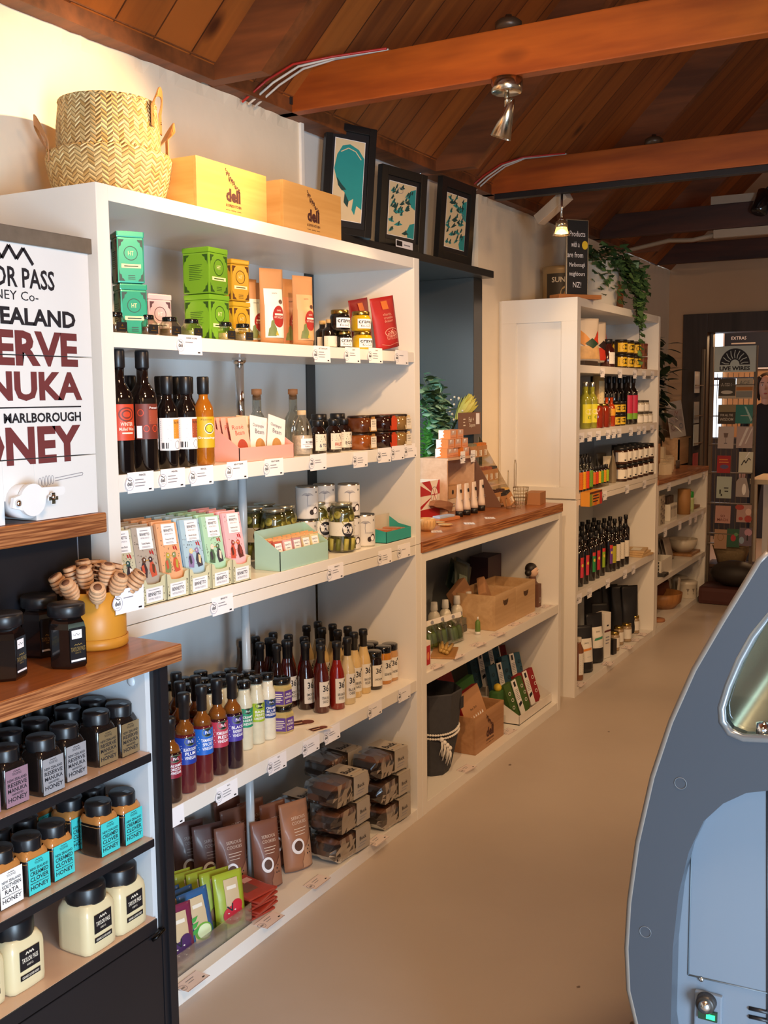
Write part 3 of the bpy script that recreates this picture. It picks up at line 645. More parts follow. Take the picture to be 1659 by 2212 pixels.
for x, y in ((-1.650, 1.715), (-1.652, 1.640), (-1.722, 1.700), (-1.725, 1.628), (-1.648, 1.545), (-1.640, 1.468), (-1.650, 1.392), (-1.722, 1.545), (-1.715, 1.465), (-1.73, 1.39)):
    dup(r1[0], (x - .032, y - .037, zt), None, BK, 'honey jars behind the front row, upper honey shelf')
r2 = row([(-1.572, 1.706, LTURQ, 'turquoise creamed clover honey jar at the right end of its shelf', None), (-1.577, 1.638, LTURQ, 'turquoise creamed clover jar, second from the shelf end', None),
     (-1.580, 1.508, LTURQ, 'turquoise creamed clover jar, third from the shelf end, after a gap', None), (-1.577, 1.439, LTURQ, 'turquoise creamed clover jar standing next to the white-labelled jar', None),
     (-1.580, 1.372, LWHITE, 'white-labelled southern rata honey jar at the left', RATA)], 0.064, h1, 0.6215, CLOVER, top=CARAMEL)
for x, y in ((-1.650, 1.70), (-1.652, 1.632), (-1.655, 1.508), (-1.655, 1.437), (-1.66, 1.372), (-1.725, 1.60), (-1.73, 1.51)):
    dup(r2[0], (x - .032, y - .037, 0.6215), None, 'caramel honey jar standing behind the turquoise-labelled front row', 'honey jars behind the turquoise labels')
BIG = P('D9CBA2', 0.3, var=0.04, coat=0.3)
for xf, yr, lb in ((-1.556, 1.697, 'large cream honey tub with black lid at the right end of the bottom honey shelf'), (-1.556, 1.600, 'large cream honey tub left of the one in the shelf corner'), (-1.579, 1.422, 'large cream honey tub after the gap on the bottom shelf'), (-1.584, 1.326, 'large cream honey tub cut by the left picture edge')):
    honey_jar(lb, 0.094, 0.142, BIG, None, 'CREAMED CLOVER HONEY', (xf - 0.047, yr - 0.047, 0.4345), 'large honey tubs', 0.034, None, True)
# three dark hexagonal jars on the worktop
HEXB = P('120C0B', 0.06, var=0.1, coat=0.6)
def hex_jar(label, loc, rz, sticker):
    t = thing('honey_jar', label, 'honey jar', loc, rz, 'dark hexagonal honey jars')
    MB().lathe([(0.037, 0), (0.041, 0.006), (0.041, 0.082), (0.038, 0.094), (0.032, 0.102), (0.032, 0.108)], HEXB, 6, smooth=False).build('jar_body', t)
    MB().lathe([(0.036, 0.106), (0.038, 0.108), (0.038, 0.128), (0.036, 0.131), (0, 0.131)], CAPBLACK, 32).build('lid', t)
    l = MB(); T = Matrix.Rotation(RAD(0), 4, 'Z'); mp = flat(0.0357)
    LG = P('B59A5A', 0.4, metal=0.5)
    l.rect(mp, -0.018, 0.018, 0.012, 0.085, BLACK)
    l.line(mp, [(-.008, .048), (-.005, .051), (-.002, .048), (.001, .051), (.004, .048), (.008, .051), (.010, .048)], 0.0012, LG); l.text(mp, 'TAYLOR PASS', 0, 0.036, 0.009, LG, 0.034, 0.0009); l.text(mp, 'HONEY CO.', 0, 0.031, 0.003, LG, 0.014, 0.0009)
    l.rect(mp, -0.017, 0.017, 0.015, 0.019, PAPER, 0.0008)
    if sticker: l.rect(mp, -0.014, 0.010, 0.062, 0.080, PAPER, 0.001); l.line(mp, [(-.011, .072), (-.006, .069), (-.003, .074), (.001, .069), (.006, .072)], 0.0008, INK, 0.0013)
    l.build('label', t)
hex_jar('dark hexagonal honey jar with a white handwritten sticker, right front of the worktop', (-1.610, 1.540, 1.0505), RAD(-10), True)
hex_jar('dark hexagonal honey jar at the left front of the worktop', (-1.650, 1.412, 1.0505), RAD(18), True)
hex_jar('dark hexagonal honey jar standing back between the other two', (-1.732, 1.580, 1.0505), RAD(-14), False)

# ------------------------------------------------------------------ mustard pot with honey dippers
MUST = P('C98A2C', 0.42, var=0.03, sc=5)
pc = Vector((-1.690, 1.703, 1.0505))
pot = thing('pot', 'mustard yellow pot full of wooden honey dippers on the worktop', 'pot', pc)
MB().lathe([(0.052, 0.012), (0.063, 0.014), (0.067, 0.022), (0.068, 0.128), (0.065, 0.128), (0.063, 0.03), (0.0, 0.028)], MUST, 40).build('pot_body', pot)
MB().lathe([(0.0, 0), (0.066, 0), (0.070, 0.004), (0.0705, 0.024), (0.068, 0.024), (0.066, 0.012), (0, 0.011)], MUST, 40).build('saucer', pot)
BEECH = WOOD('E2B78C', 'C6946A', axis=2, sc=30, rough=0.6); GROOVE = P('7A4E33', 0.8)
def dipper_mesh():
    b = MB(); b.lathe([(0, 0), (0.0035, 0.0), (0.0035, 0.105)], BEECH, 10)
    pr = []
    for i in range(5):
        z = 0.105 + i * 0.0095; r = (0.0140, 0.0175, 0.0188, 0.0180, 0.0162)[i]
        b.lathe([(0.008, z), (r - 0.001, z + 0.0003), (r, z + 0.0015), (r, z + 0.0062), (r - 0.001, z + 0.0072), (0.008, z + 0.0075)], BEECH, 18); b.lathe([(0.009, z + 0.0074), (0.009, z + 0.0096)], GROOVE, 12)
    b.lathe([(0.0160, 0.1500), (0.0152, 0.1515), (0, 0.1515)], BEECH, 18)
    return b.mesh('honey_dipper')
DM = dipper_mesh(); random.seed(3)
for i in range(19):
    if i < 8: a = RAD(-118 + i * 38); til = RAD(30 + 7 * (i % 3)); r0 = 0.020
    elif i < 14: a = RAD(20 + i * 63); til = RAD(16); r0 = 0.016
    else: a = RAD(i * 120); til = RAD(6); r0 = 0.012
    o = bpy.data.objects.new('honey_dipper', DM); COL.objects.link(o)
    o.location = (pc.x + r0 * cos(a) * 0.6, pc.y + r0 * sin(a) * 0.6, pc.z + 0.034 + 0.004 * (i % 3))
    o.rotation_euler = Vector((sin(til) * cos(a), sin(til) * sin(a), cos(til))).to_track_quat('Z', 'Y').to_euler()
    tag(o, 'wooden honey dipper standing in the mustard pot', 'honey dipper', 'honey dippers in the mustard pot')
price_tag((pc.x + 0.0705 * cos(RAD(-4)) + 0.0035, pc.y + 0.032, pc.z + 0.076), 'white price tag stuck on the mustard pot', 'HONEY', 1, 0.088, 0.055, RAD(-2))
# ------------------------------------------------------------------ goods: builders
def yc(pl, pr, py, x):
    a = onx(pl, py, x).y; b = onx(pr, py, x).y; return (a + b) / 2, b - a
def zt_(px, py, x): return onx(px, py, x).z
def LB(mb, mp, w, z0, z1, base, items, nu=1, off=0.0006):
    """a label: backing rectangle w wide from z0 to z1 with its print; items use fractions of the label"""
    h = z1 - z0
    if base: mb.rect(mp, -w / 2, w / 2, z0, z1, base, off, nu)
    for k, it in enumerate(items):
        o = off + 0.0003 + 0.00004 * k; c = it[0]
        if c == 't': mb.text(mp, it[1], it[2] * w, z0 + it[3] * h, it[4] * h, it[5], (it[6] * w) if it[6] else None, o, it[7] if len(it) > 7 else 0.01)
        elif c == 'r': mb.rect(mp, it[1] * w, it[2] * w, z0 + it[3] * h, z0 + it[4] * h, it[5], o, nu)
        elif c == 'e': mb.ell(mp, it[1] * w, z0 + it[2] * h, it[3] * w, it[4] * h, it[5], o)
        elif c == 'o': mb.ring(mp, it[1] * w, z0 + it[2] * h, it[3] * w, it[4] * h, it[5] * w, it[6], o)
        elif c == 'p': mb.poly(mp, [(a * w, z0 + b * h) for a, b in it[1]], it[2], o)
        elif c == 'l': mb.line(mp, [(a * w, z0 + b * h) for a, b in it[1]], it[2] * w, it[3], o)
        elif c == 'x':   # block of illegible small print
            n = it[5]
            for i in range(n):
                v = it[4] - (it[4] - it[3]) * (i + 0.5) / n; q = (0.92, 1.0, 0.8, 0.96, 0.7)[i % 5]
                mb.rect(mp, it[1] * w, (it[1] + (it[2] - it[1]) * q) * w, z0 + (v - 0.25 * (it[4] - it[3]) / n) * h, z0 + (v + 0.15 * (it[4] - it[3]) / n) * h, it[6], o, 1)
def vessel(name, label, cat, loc, body, bm, cap=None, cm=None, labs=(), rz=0.0, group=None, n=24, sq=0.0, bname='bottle_body', cname='cap', extra=()):
    """lathed bottle or jar; labs = list of (z0, z1, arc width, base, items) at the angle of the front, or (.., a0)"""
    t = thing(name, label, cat, loc, rz, group)
    MB().lathe(body, bm, n, sq=sq, smooth=sq < 0.99).build(bname, t)
    if cap: MB().lathe(cap, cm, n).build(cname, t)
    for nm, m, prof, q in extra: MB().lathe(prof, m, n, sq=q).build(nm, t)
    if labs:
        mb = MB(); R = max(r for r, z in body)
        for L in labs:
            r = R + 0.0002; a0 = L[5] if len(L) > 5 else 0.0
            for rr, z in body: pass
            LB(mb, cyl(r, 0, a0) if sq == 0 else flat(r), L[2], L[0], L[1], L[3], L[4], 10 if sq == 0 else 1)
        mb.build('label', t)
    return t
def pouch_fn(w, h, d, top=0.18):
    def th(t): return (0.72 + 2.8 * t if t < 0.1 else (1 - 0.25 * t if t < 1 - top - 0.25 else max(0.04, (1 - t) / (top + 0.25) * 0.72 * (1 if t < 1 - top * 0.3 else 0.5))))
    def fx(u, v):
        q = min(1, abs(2 * u / w)); return d / 2 * th(max(0, min(1, v / h))) * (1 - q ** 2.6) + 0.0006
    return fx
def pouch(mb, w, h, d, m, top=0.18, nu=10, nv=14, back=True, flare=0.0):
    fx = pouch_fn(w, h, d, top); vs = []; fs = []
    for s in (1, -1):
        for j in range(nv + 1):
            for i in range(nu + 1):
                v = h * j / nv; u = (-w / 2 + w * i / nu); k = 1 + flare * abs(v / h - 0.5)
                vs.append((s * fx(u, v), u * k, v))
    W_ = nu + 1; B = W_ * (nv + 1)
    for j in range(nv):
        for i in range(nu):
            a = j * W_ + i; fs.append((a, a + 1, a + W_ + 1, a + W_)); fs.append((B + a, B + a + W_, B + a + W_ + 1, B + a + 1))
    for j in range(nv):
        for i in (0, nu):
            a = j * W_ + i; f = (a, a + W_, B + a + W_, B + a); fs.append(f if i == 0 else f[::-1])
    for i in range(nu):
        fs.append((i, B + i, B + i + 1, i + 1)); a = nv * W_ + i; fs.append((a, a + 1, B + a + 1, B + a))
    mb.add(vs, fs, m, True)
    mp = lambda u, v, o: (fx(u, v) + o * 1.5 + 0.0012, u * (1 + flare * abs(v / h - 0.5)), v)
    mp.fine = w / nu * .9; return mp
def carton(name, label, cat, loc, w, h, d, m, rz=0.0, group=None, items=(), side=(), b=0.0008, rot=None, topm=None):
    """box with its front face at local x = 0, print on the front (+x) and on the left (-y) side"""
    mb = MB(); mb.box(-d, 0, -w / 2, w / 2, 0, h, m, b)
    if topm: mb.rect(lambda u, v, o: (v, u, h + o), -w / 2 + b, w / 2 - b, -d + b, -b, topm)
    if items: LB(mb, flat(0), w, 0, h, None, items)
    if side: LB(mb, lambda u, v, o: (-d / 2 + u, -w / 2 - o, v), d, 0, h, None, side)
    o = mb.build(name); o.location = loc; o.rotation_euler = rot if rot else (0, 0, rz)
    return tag(o, label, cat, group)
def bottle_prof(r, hs, h, rn, hn=None, foot=0.004):
    """body radius r to shoulder hs, neck radius rn up to h"""
    hn = hn or hs + (h - hs) * 0.45
    return [(r * 0.9, 0), (r, foot), (r, hs), (r * 0.93, hs + (hn - hs) * 0.35), (rn + (r - rn) * 0.35, hs + (hn - hs) * 0.75), (rn, hn), (rn, h)]
def cap_prof(r, z0, z1): return [(r, z0), (r * 1.02, z0 + 0.001), (r * 1.02, z1 - 0.002), (r * 0.94, z1), (0, z1)]

# ------------------------------------------------------------------ top of the tall unit
def weave():
    m, N, L, b = _new('woven_seagrass')
    tc = N.new('ShaderNodeTexCoord'); sp = N.new('ShaderNodeSeparateXYZ'); L.new(tc.outputs['Object'], sp.inputs[0])
    at = N.new('ShaderNodeMath'); at.operation = 'ARCTAN2'; L.new(sp.outputs[1], at.inputs[0]); L.new(sp.outputs[0], at.inputs[1])
    def math(op, a, bb=None, v=None):
        k = N.new('ShaderNodeMath'); k.operation = op; L.new(a, k.inputs[0])
        if bb is not None: L.new(bb, k.inputs[1])
        elif v is not None: k.inputs[1].default_value = v
        return k.outputs[0]
    u = math('MULTIPLY', at.outputs[0], v=60 / (2 * pi)); zz = math('MULTIPLY', sp.outputs[2], v=88)
    col = math('FLOOR', u); fu = math('SUBTRACT', math('FRACT', u), v=0.5)
    par = math('MULTIPLY', math('SUBTRACT', math('MULTIPLY', math('FRACT', math('MULTIPLY', col, v=0.5)), v=2), v=0.5), v=2)  # -1 / +1 by column
    sl = math('ADD', zz, math('MULTIPLY', fu, par))
    fr = math('FRACT', sl); hgt = math('SUBTRACT', math('MULTIPLY', math('ABSOLUTE', math('SUBTRACT', fr, v=0.5)), v=-2), v=-1)
    cell = N.new('ShaderNodeCombineXYZ'); L.new(col, cell.inputs[0]); L.new(math('FLOOR', sl), cell.inputs[1])
    wn = N.new('ShaderNodeTexWhiteNoise'); wn.noise_dimensions = '2D'; L.new(cell.outputs[0], wn.inputs['Vector'])
    cr = N.new('ShaderNodeValToRGB'); cr.color_ramp.elements[0].color = (*hx('CCA462'), 1); cr.color_ramp.elements[1].color = (*hx('F4DCA0'), 1); L.new(wn.outputs['Value'], cr.inputs[0])
    gp = N.new('ShaderNodeValToRGB'); gp.color_ramp.elements[0].position = 0.02; gp.color_ramp.elements[0].color = (0.22, 0.15, 0.09, 1); gp.color_ramp.elements[1].position = 0.28; gp.color_ramp.elements[1].color = (1, 1, 1, 1); L.new(hgt, gp.inputs[0])
    mu = N.new('ShaderNodeMix'); mu.data_type = 'RGBA'; mu.blend_type = 'MULTIPLY'; mu.inputs[0].default_value = 1; L.new(cr.outputs[0], mu.inputs[6]); L.new(gp.outputs[0], mu.inputs[7]); L.new(mu.outputs[2], b.inputs['Base Color'])
    bp = N.new('ShaderNodeBump'); bp.inputs['Strength'].default_value = 0.9; bp.inputs['Distance'].default_value = 0.006; L.new(hgt, bp.inputs['Height']); L.new(bp.outputs[0], b.inputs['Normal']); b.inputs['Roughness'].default_value = 0.6
    return m
WEAVE = weave(); LEATHER = P('B07A45', 0.5, var=0.08)
bk = thing('belly_basket', 'woven seagrass belly basket with tan leather handles on top of the tall unit', 'basket', (-1.97, 2.10, 2.0905))
MB().lathe([(0, 0.004), (0.125, 0.0), (0.138, 0.02), (0.150, 0.06), (0.158, 0.10), (0.160, 0.118), (0.155, 0.130), (0.142, 0.136), (0.133, 0.138), (0.132, 0.15), (0.130, 0.20), (0.125, 0.24), (0.122, 0.258), (0.112, 0.262), (0.108, 0.256), (0.112, 0.19), (0.12, 0.02), (0, 0.014)], WEAVE, 60).build('basket_body', bk)
MB().tube([(0.119 * cos(a), 0.119 * sin(a), 0.258) for a in [2 * pi * i / 40 for i in range(40)]], 0.006, WEAVE, 8, cyc=True).build('rim', bk)
def strap(a, up, zc, r0, out):
    pts = []
    for i in range(13):
        t = pi * i / 12; pts.append(Vector((0, -0.030 * cos(t), up * sin(t))))
    return pts
def handle(a, zc, r, hgt, lean, lab=None):
    """leather loop riveted to the side at angle a: starts at zc, loops hgt up and stands out by lean"""
    b = MB(); T = Matrix.Rotation(a, 4, 'Z'); wv = []; fs = []
    n = 14
    for i in range(n + 1):
        t = pi * i / n; y = -0.042 * cos(t); z = zc + hgt * sin(t); x = r + lean * sin(t)
        for dx, dz in ((0.0, -0.0), (0.003, 0.0)):
            wv += [T @ Vector((x + dx, y - 0.011 * abs(cos(t)) , z - 0.013 * sin(t))), T @ Vector((x + dx, y + 0.011 * abs(cos(t)), z + 0.013 * sin(t)))]
    for i in range(n):
        o = i * 4
        for p, q in ((0, 1), (1, 3), (3, 2), (2, 0)): fs.append((o + p, o + q, o + 4 + q, o + 4 + p))
    b.add(wv, fs, LEATHER, False)
    for s in (-1, 1):
        b.box(r, r + 0.003, s * 0.042 - 0.013, s * 0.042 + 0.013, zc - 0.05, zc, LEATHER, 0.001, T)
        b.lathe([(0, 0), (0.004, 0), (0.003, 0.002), (0, 0.0025)], GOLD, 10, T=T @ Matrix.Translation((r + 0.003, s * 0.042, zc - 0.022)) @ Matrix.Rotation(RAD(90), 4, 'Y'))
    b.build('handle', bk)
handle(RAD(28), 0.245, 0.124, 0.045, 0.012)
handle(RAD(228), 0.150, 0.150, 0.060, 0.030)
handle(RAD(55), 0.175, 0.140, 0.045, 0.03)


BURN = P('46201A', 0.7, var=0.1)
def deli_print(mb, mp, u, v, s, m=BURN):
    """the deli's mark, s = overall height"""
    for i, c in enumerate('the'): mb.text(mp, c, u - s * (0.30 - 0.065 * i), v + s * (0.98 - 0.05 * i), s * 0.085, m, None, 0.0006, 0.02)
    for i, c in enumerate('vines'): mb.text(mp, c, u - s * (0.26 - 0.075 * i), v + s * (0.86 - 0.045 * i), s * 0.095, m, None, 0.0006, 0.03)
    for i, c in enumerate('village'): mb.text(mp, c, u - s * (0.16 - 0.068 * i), v + s * (0.72 - 0.035 * i), s * 0.10, m, None, 0.0006, 0.03)
    mb.text(mp, 'deli', u, v + s * 0.22, s * 0.34, m, s * 0.62, 0.0006, 0.05); mb.text(mp, '& EXPRESS KITCHEN', u, v + s * 0.09, s * 0.07, m, s * 0.66, 0.0006, 0.02)
    mb.text(mp, 'catering', u, v - s * 0.02, s * 0.05, m, s * 0.2, 0.0006, 0.01); mb.rect(mp, u - s * .33, u - s * .15, v, v + s * 0.012, m); mb.rect(mp, u + s * .15, u + s * .33, v, v + s * 0.012, m)
def crate(label, loc, w, h, d, mark=True, inner=True, hand=False, cm=None, rz=0.0):
    cm = cm or PINE
    t = thing('wooden_crate', label, 'crate', loc, rz); k = 0.010
    f = MB(); f.box(-k, 0, -w / 2, w / 2, 0, h, cm, 0.001)
    if mark: deli_print(f, flat(0), 0, h * 0.10, h * 0.78)
    if hand:   # scooped hand hole
        HO = P('4A3018', 0.9)
        pts = [(-0.03, h * 0.80), (-0.028, h * 0.70), (-0.015, h * 0.62), (0.015, h * 0.62), (0.028, h * 0.70), (0.03, h * 0.80), (0.018, h * 0.77), (-0.018, h * 0.77)]
        f.poly(flat(0), pts, HO, 0.0007)
    f.build('front_board', t)
    MB().box(-d, -d + k, -w / 2, w / 2, 0, h, cm, 0.001).build('back_board', t)
    for s in (-1, 1): MB().box(-d + k, -k, s * w / 2 - (k if s > 0 else 0), s * w / 2 + (0 if s > 0 else k), 0, h, WOOD('D9A763', 'C08A45', axis=0, sc=9) if cm is PINE else cm, 0.001).build('end_board', t)
    MB().box(-d + k, -k, -w / 2 + k, w / 2 - k, 0, 0.008, cm).build('floor_board', t)
    return t
crate('pale wooden deli crate beside the woven basket on the tall unit', (-1.772, 2.361, 2.0905), 0.312, 0.133, 0.20)
crate('pale wooden deli crate nearer the dark picture frames', (-1.772, 2.762, 2.0905), 0.325, 0.14, 0.22)

# three framed charts on the window head
MAPBEIGE = P('D8C29A', 0.6, var=0.06); MAPTEAL = P('1E8C8C', 0.5, var=0.08); MAPDARK = P('12403F', 0.5)
FRAMEB = P('161616', 0.35, var=0.08)
def frame(label, x, y, yaw, lean, roll, w, h, kind):
    t = thing('framed_chart', label, 'framed chart', (x, y, 2.2165), 0, 'framed charts'); t.rotation_mode = 'XYZ'
    R = Matrix.Rotation(yaw, 3, 'Z') @ Matrix.Rotation(lean, 3, 'Y') @ Matrix.Rotation(roll, 3, 'X'); t.rotation_euler = R.to_euler()
    f = MB(); b = w * 0.135
    for y0, y1, z0, z1 in ((-w / 2, -w / 2 + b, 0, h), (w / 2 - b, w / 2, 0, h), (-w / 2 + b, w / 2 - b, 0, b), (-w / 2 + b, w / 2 - b, h - b, h)): f.box(-0.028, 0, y0, y1, z0, z1, FRAMEB, 0.002)
    f.box(-0.028, -0.022, -w / 2 + b, w / 2 - b, b, h - b, FRAMEB); f.build('frame', t)
    iw, ih = w - 2 * b, h - 2 * b; mw, mh = iw * 0.80, ih * 0.84
    MB().box(-0.022, -0.012, -iw / 2, iw / 2, b, h - b, BLACK).build('mount', t)
    c = MB(); mp = flat(-0.0118); c.rect(mp, -mw / 2 - .002, mw / 2 + .002, h / 2 - mh / 2 - .002, h / 2 + mh / 2 + .002, PAPER, 0.0002)
    z0 = h / 2 - mh / 2; I = []
    if kind == 0:
        I = [('p', [(-.5, .62), (-.42, .80), (-.25, .92), (0, .95), (.3, .90), (.5, .80), (.5, .16), (.32, .20), (.2, .28), (.05, .24), (-.1, .34), (-.28, .40), (-.4, .50)], MAPTEAL), ('p', [(-.1, .34), (.05, .24), (.02, .16), (-.12, .22)], MAPDARK), ('p', [(.2, .28), (.32, .20), (.26, .08), (.16, .14)], MAPTEAL),
             ('l', [(-.3, .84), (-.05, .90), (.2, .87), (.4, .78)], .03, MAPBEIGE), ('p', [(-.4, .52), (-.22, .44), (-.05, .38), (-.2, .36), (-.34, .42)], MAPDARK)]
    else:
        random.seed(kind)
        I = [('p', [(.5, .95), (.3, .9), (.22, .74), (.34, .6), (.5, .55)], MAPTEAL), ('p', [(.5, .3), (.32, .26), (.2, .1), (.26, 0), (.5, 0)], MAPTEAL)]
        for i in range(34):
            u, v = random.uniform(-.42, .34), random.uniform(.06, .94); a = random.uniform(-.5, .9); l = random.uniform(.12, .34)
            du, dv = cos(a) * l, sin(a) * l * .5; nu_, nv_ = -sin(a) * .05, cos(a) * .035
            I.append(('p', [(u - du / 2, v - dv / 2), (u + nu_, v - nv_ + .01), (min(.5, u + du / 2), v + dv / 2), (u + nu_ * .4, v + nv_ + .02)], MAPTEAL if i % 3 else MAPDARK))
            I.append(('p', [(u - .03, v), (u + .02, v - .01), (u + .06, v + .07), (u + .02, v + .08)], MAPDARK))
        I.append(('o', -.1 if kind == 1 else .3, .86 if kind == 1 else .62, .1, .06, .012, GREY))
    LB(c, mp, mw, z0, z0 + mh, MAPBEIGE, I, off=0.0005); c.build('chart', t)
    return t
frame('black-framed chart of a wide teal bay, leftmost of the three frames', -2.111, 3.52, -0.685, -0.10, -0.11, 0.205, 0.425, 0)
frame('small black-framed chart of inlets, middle of the three frames', -2.135, 4.017, -0.29, 0.035, -0.051, 0.272, 0.333, 1)
frame('black-framed chart of inlets, rightmost frame beside the plaster column', -2.118, 4.516, -0.105, 0.06, -0.029, 0.301, 0.365, 2)
p = onx(875, 545, -2.098); c = MB().box(-0.001, 0, -0.075, 0.075, 0, 0.03, PAPER); c.rect(flat(0), -0.07, -0.02, 0.005, 0.026, BLACK); c.rect(flat(0), -0.005, 0.05, 0.011, 0.016, GREY)
tag(c.build('name_card', loc=(-2.1005, p.y, 2.2160)), 'small white name card below the middle chart frame', 'card')

# ------------------------------------------------------------------ shelf with the tins
Z5 = 1.7555
GB = P('2E2A20', 0.5)
def tin(label, loc, w, h, d, c, dark, rz=0.0, group='tea tins', name=None, pale='E8DCA0', txt='HT'):
    t = thing('tea_tin', label, 'tin', loc, rz, group)
    m = P(c, 0.25, metal=0.25, var=0.04, coat=0.4); dk = P(dark, 0.5); pl = P(pale, 0.5)
    b = MB().box(-d / 2, d / 2, -w / 2, w / 2, 0, h * 0.87, m, 0.004)
    for mp, W_ in ((flat(d / 2), w), (lambda u, v, o: (u, -w / 2 - o, v), d)):
        H_ = h * 0.86; q = W_ * 0.5
        for s in (-1, 1):
            for z, e in ((0.04, 1), (0.96, -1)):   # lace corners
                b.poly(mp, [(s * q * .9, H_ * z), (s * q * .48, H_ * z), (s * q * .58, H_ * (z + e * .05)), (s * q * .68, H_ * (z + e * .06)), (s * q * .72, H_ * (z + e * .14)), (s * q * .84, H_ * (z + e * .16)), (s * q * .9, H_ * (z + e * .26))][::s * e], dk)
    mp = flat(d / 2); H_ = h * 0.86
    b.ring(mp, 0, H_ * 0.66, w * 0.26, w * 0.26, w * 0.025, dk); b.text(mp, txt, 0, H_ * 0.61, H_ * 0.10, pl, w * 0.2, 0.0009)
    b.rect(mp, -w * .36, w * .36, H_ * .33, H_ * .42, pl, 0.0008); b.rect(mp, -w * .26, w * .26, H_ * .36, H_ * .385, dk, 0.001)
    for k in range(3): b.rect(mp, -w * .12, w * .14, H_ * (.16 - .04 * k), H_ * (.175 - .04 * k), dk)
    mp2 = lambda u, v, o: (u, -w / 2 - o, v)
    for k in range(9): b.rect(mp2, -d * .26, d * (.24 - .05 * (k % 3)), H_ * (.70 - .045 * k), H_ * (.712 - .045 * k), dk)
    b.build('tin_body', t)
    MB().box(-d / 2 - .001, d / 2 + .001, -w / 2 - .001, w / 2 + .001, h * 0.87, h * 0.985, m, 0.003).box(-d / 2 + .008, d / 2 - .008, -w / 2 + .008, w / 2 - .008, h * 0.98, h, m, 0.002).build('lid', t)
    return t
hT = 0.125
def place(px, py, x): return onx(px, py, x).y
tin('lower teal tea tin of the stack next to the left post', (-1.825, 2.000, Z5), 0.066, hT, 0.066, '2E9C7C', '123B33', RAD(-32))
tin('upper teal tea tin of the stack next to the left post', (-1.825, 1.996, Z5 + hT), 0.066, hT, 0.066, '36A184', '123B33', RAD(-34))
tin('dark red tin mostly hidden behind the left post, by the teal tins', (-1.905, 1.952, Z5 + 0.0), 0.062, hT * 2, 0.06, '7A2A22', '3A1410', RAD(-10), txt=' ')
tin('pink and white tea tin behind the small spice jars', (-1.95, 2.225, Z5), 0.074, 0.125, 0.066, 'EBC6CC', '5A3A42', RAD(-14), pale='F4E6E4')
tin('lower green tea tin of the two-face stack', (-1.842, 2.322, Z5), 0.086, hT, 0.088, '7CB52E', '26480F')
tin('upper green tea tin of the two-face stack', (-1.842, 2.320, Z5 + hT), 0.086, hT, 0.088, '74A82C', '26480F', RAD(2))
tin('lower yellow tea tin beside the green stack', (-1.87, 2.475, Z5), 0.072, hT * .95, 0.07, 'D3A728', '54300F', RAD(-6))
tin('upper yellow tea tin beside the green stack', (-1.87, 2.474, Z5 + hT * .95), 0.072, hT * .95, 0.07, 'C99A2A', '54300F', RAD(-8))
GJ = GLASS('F2F2EC', 0.25)
def spice(px, col, label):
    t = thing('spice_jar', label, 'small jar', (-1.792, place(px, 715, -1.79), Z5), RAD(0), 'small square spice jars')
    MB().lathe([(0.020, 0), (0.0225, 0.003), (0.0225, 0.030), (0.017, 0.037), (0.016, 0.041)], GJ, 24, sq=0.85).build('jar_body', t)
    MB().lathe([(0, 0.0015), (0.0205, 0.002), (0.021, 0.02), (0, 0.021)], P(col, 0.8, var=0.35, sc=120), 16, sq=0.85).build('contents', t)
    MB().lathe(cap_prof(0.0185, 0.039, 0.050), BLACKGLOSS, 24).build('lid', t)
    b = MB(); b.rect(flat(0.0228), -0.017, 0.017, 0.004, 0.026, BLACK); b.poly(flat(0.0228), [(-.004, .016), (.004, .016), (0, .022)], GOLD, 0.0009); b.rect(flat(.0228), -.010, .010, .010, .012, GOLD, .0009); b.build('label', t)
for px, c, l in ((250, '4A3A30', 'small spice jar half hidden by the left post'), (318, '5A4038', 'small spice jar with dark contents before the pink tin'), (368, '8C6E50', 'small spice jar with brown contents left of the green tins'), (415, 'A9B37C', 'small spice jar with green contents before the green tins'), (487, 'C9B57A', 'small spice jar with pale flakes before the yellow tins'), (526, 'B7A27E', 'small spice jar rightmost of its row, beside the pouches')):
    spice(px, c, l)
def choc_pouch(label, px, x, w, h, front, rz, lean=0.0):
    y = place(px, 735, x); t = thing('hot_chocolate_pouch', label, 'pouch', (x, y, Z5), 0, 'hot chocolate pouches', rot=(0, lean, rz))
    b = MB(); mp = pouch(b, w, h, 0.055, KRAFT, 0.22)
    b.build('bag', t); RD = P('A3231F', 0.5); F = P(front, 0.55, var=0.04)
    l = MB(); l.rect(mp, -w * .40, w * .40, h * .08, h * .73, F, 0.0004, 8, 8)
    l.text(mp, 'SOUTH', 0, h * .66, h * .018, INK, w * .22, 0.001); l.ell(mp, w * .1, h * .36, w * .27, h * .145, RD, 0.0010)
    l.text(mp, 'DARK', w * .1, h * .43, h * .02, CREAM, w * .2, 0.0016); l.rect(mp, -w * .09, w * .31, h * .375, h * .40, CREAM, 0.0015); l.text(mp, 'HOT CHOCOLATE', w * .1, h * .335, h * .028, CREAM, w * .42, 0.0016)
    l.ell(mp, w * .24, h * .56, w * .1, h * .03, P('4A2418', 0.5), 0.0012)
    for p_ in ([(-.34, .10), (-.05, .10), (-.02, .2), (-.12, .27), (-.3, .2)], [(-.26, .2), (-.1, .22), (-.12, .32), (-.22, .3)]): l.poly(mp, [(a * w, c * h) for a, c in p_], P('6F7A3E', 0.6, var=0.3, sc=60), 0.0012)
    l.poly(mp, [(-.08 * w, .11 * h), (.06 * w, .11 * h), (-.02 * w, .18 * h)], P('D9A53A', 0.6), 0.0015)
    l.build('label', t)
    return t
choc_pouch('white-fronted hot chocolate pouch, front one of the pair by the yellow tins', 588, -1.80, 0.080, 0.218, 'DDE0D6', RAD(-22))
choc_pouch('white-green hot chocolate pouch behind, next to the yellow tins', 548, -1.88, 0.080, 0.185, 'D3DCCF', RAD(-20))
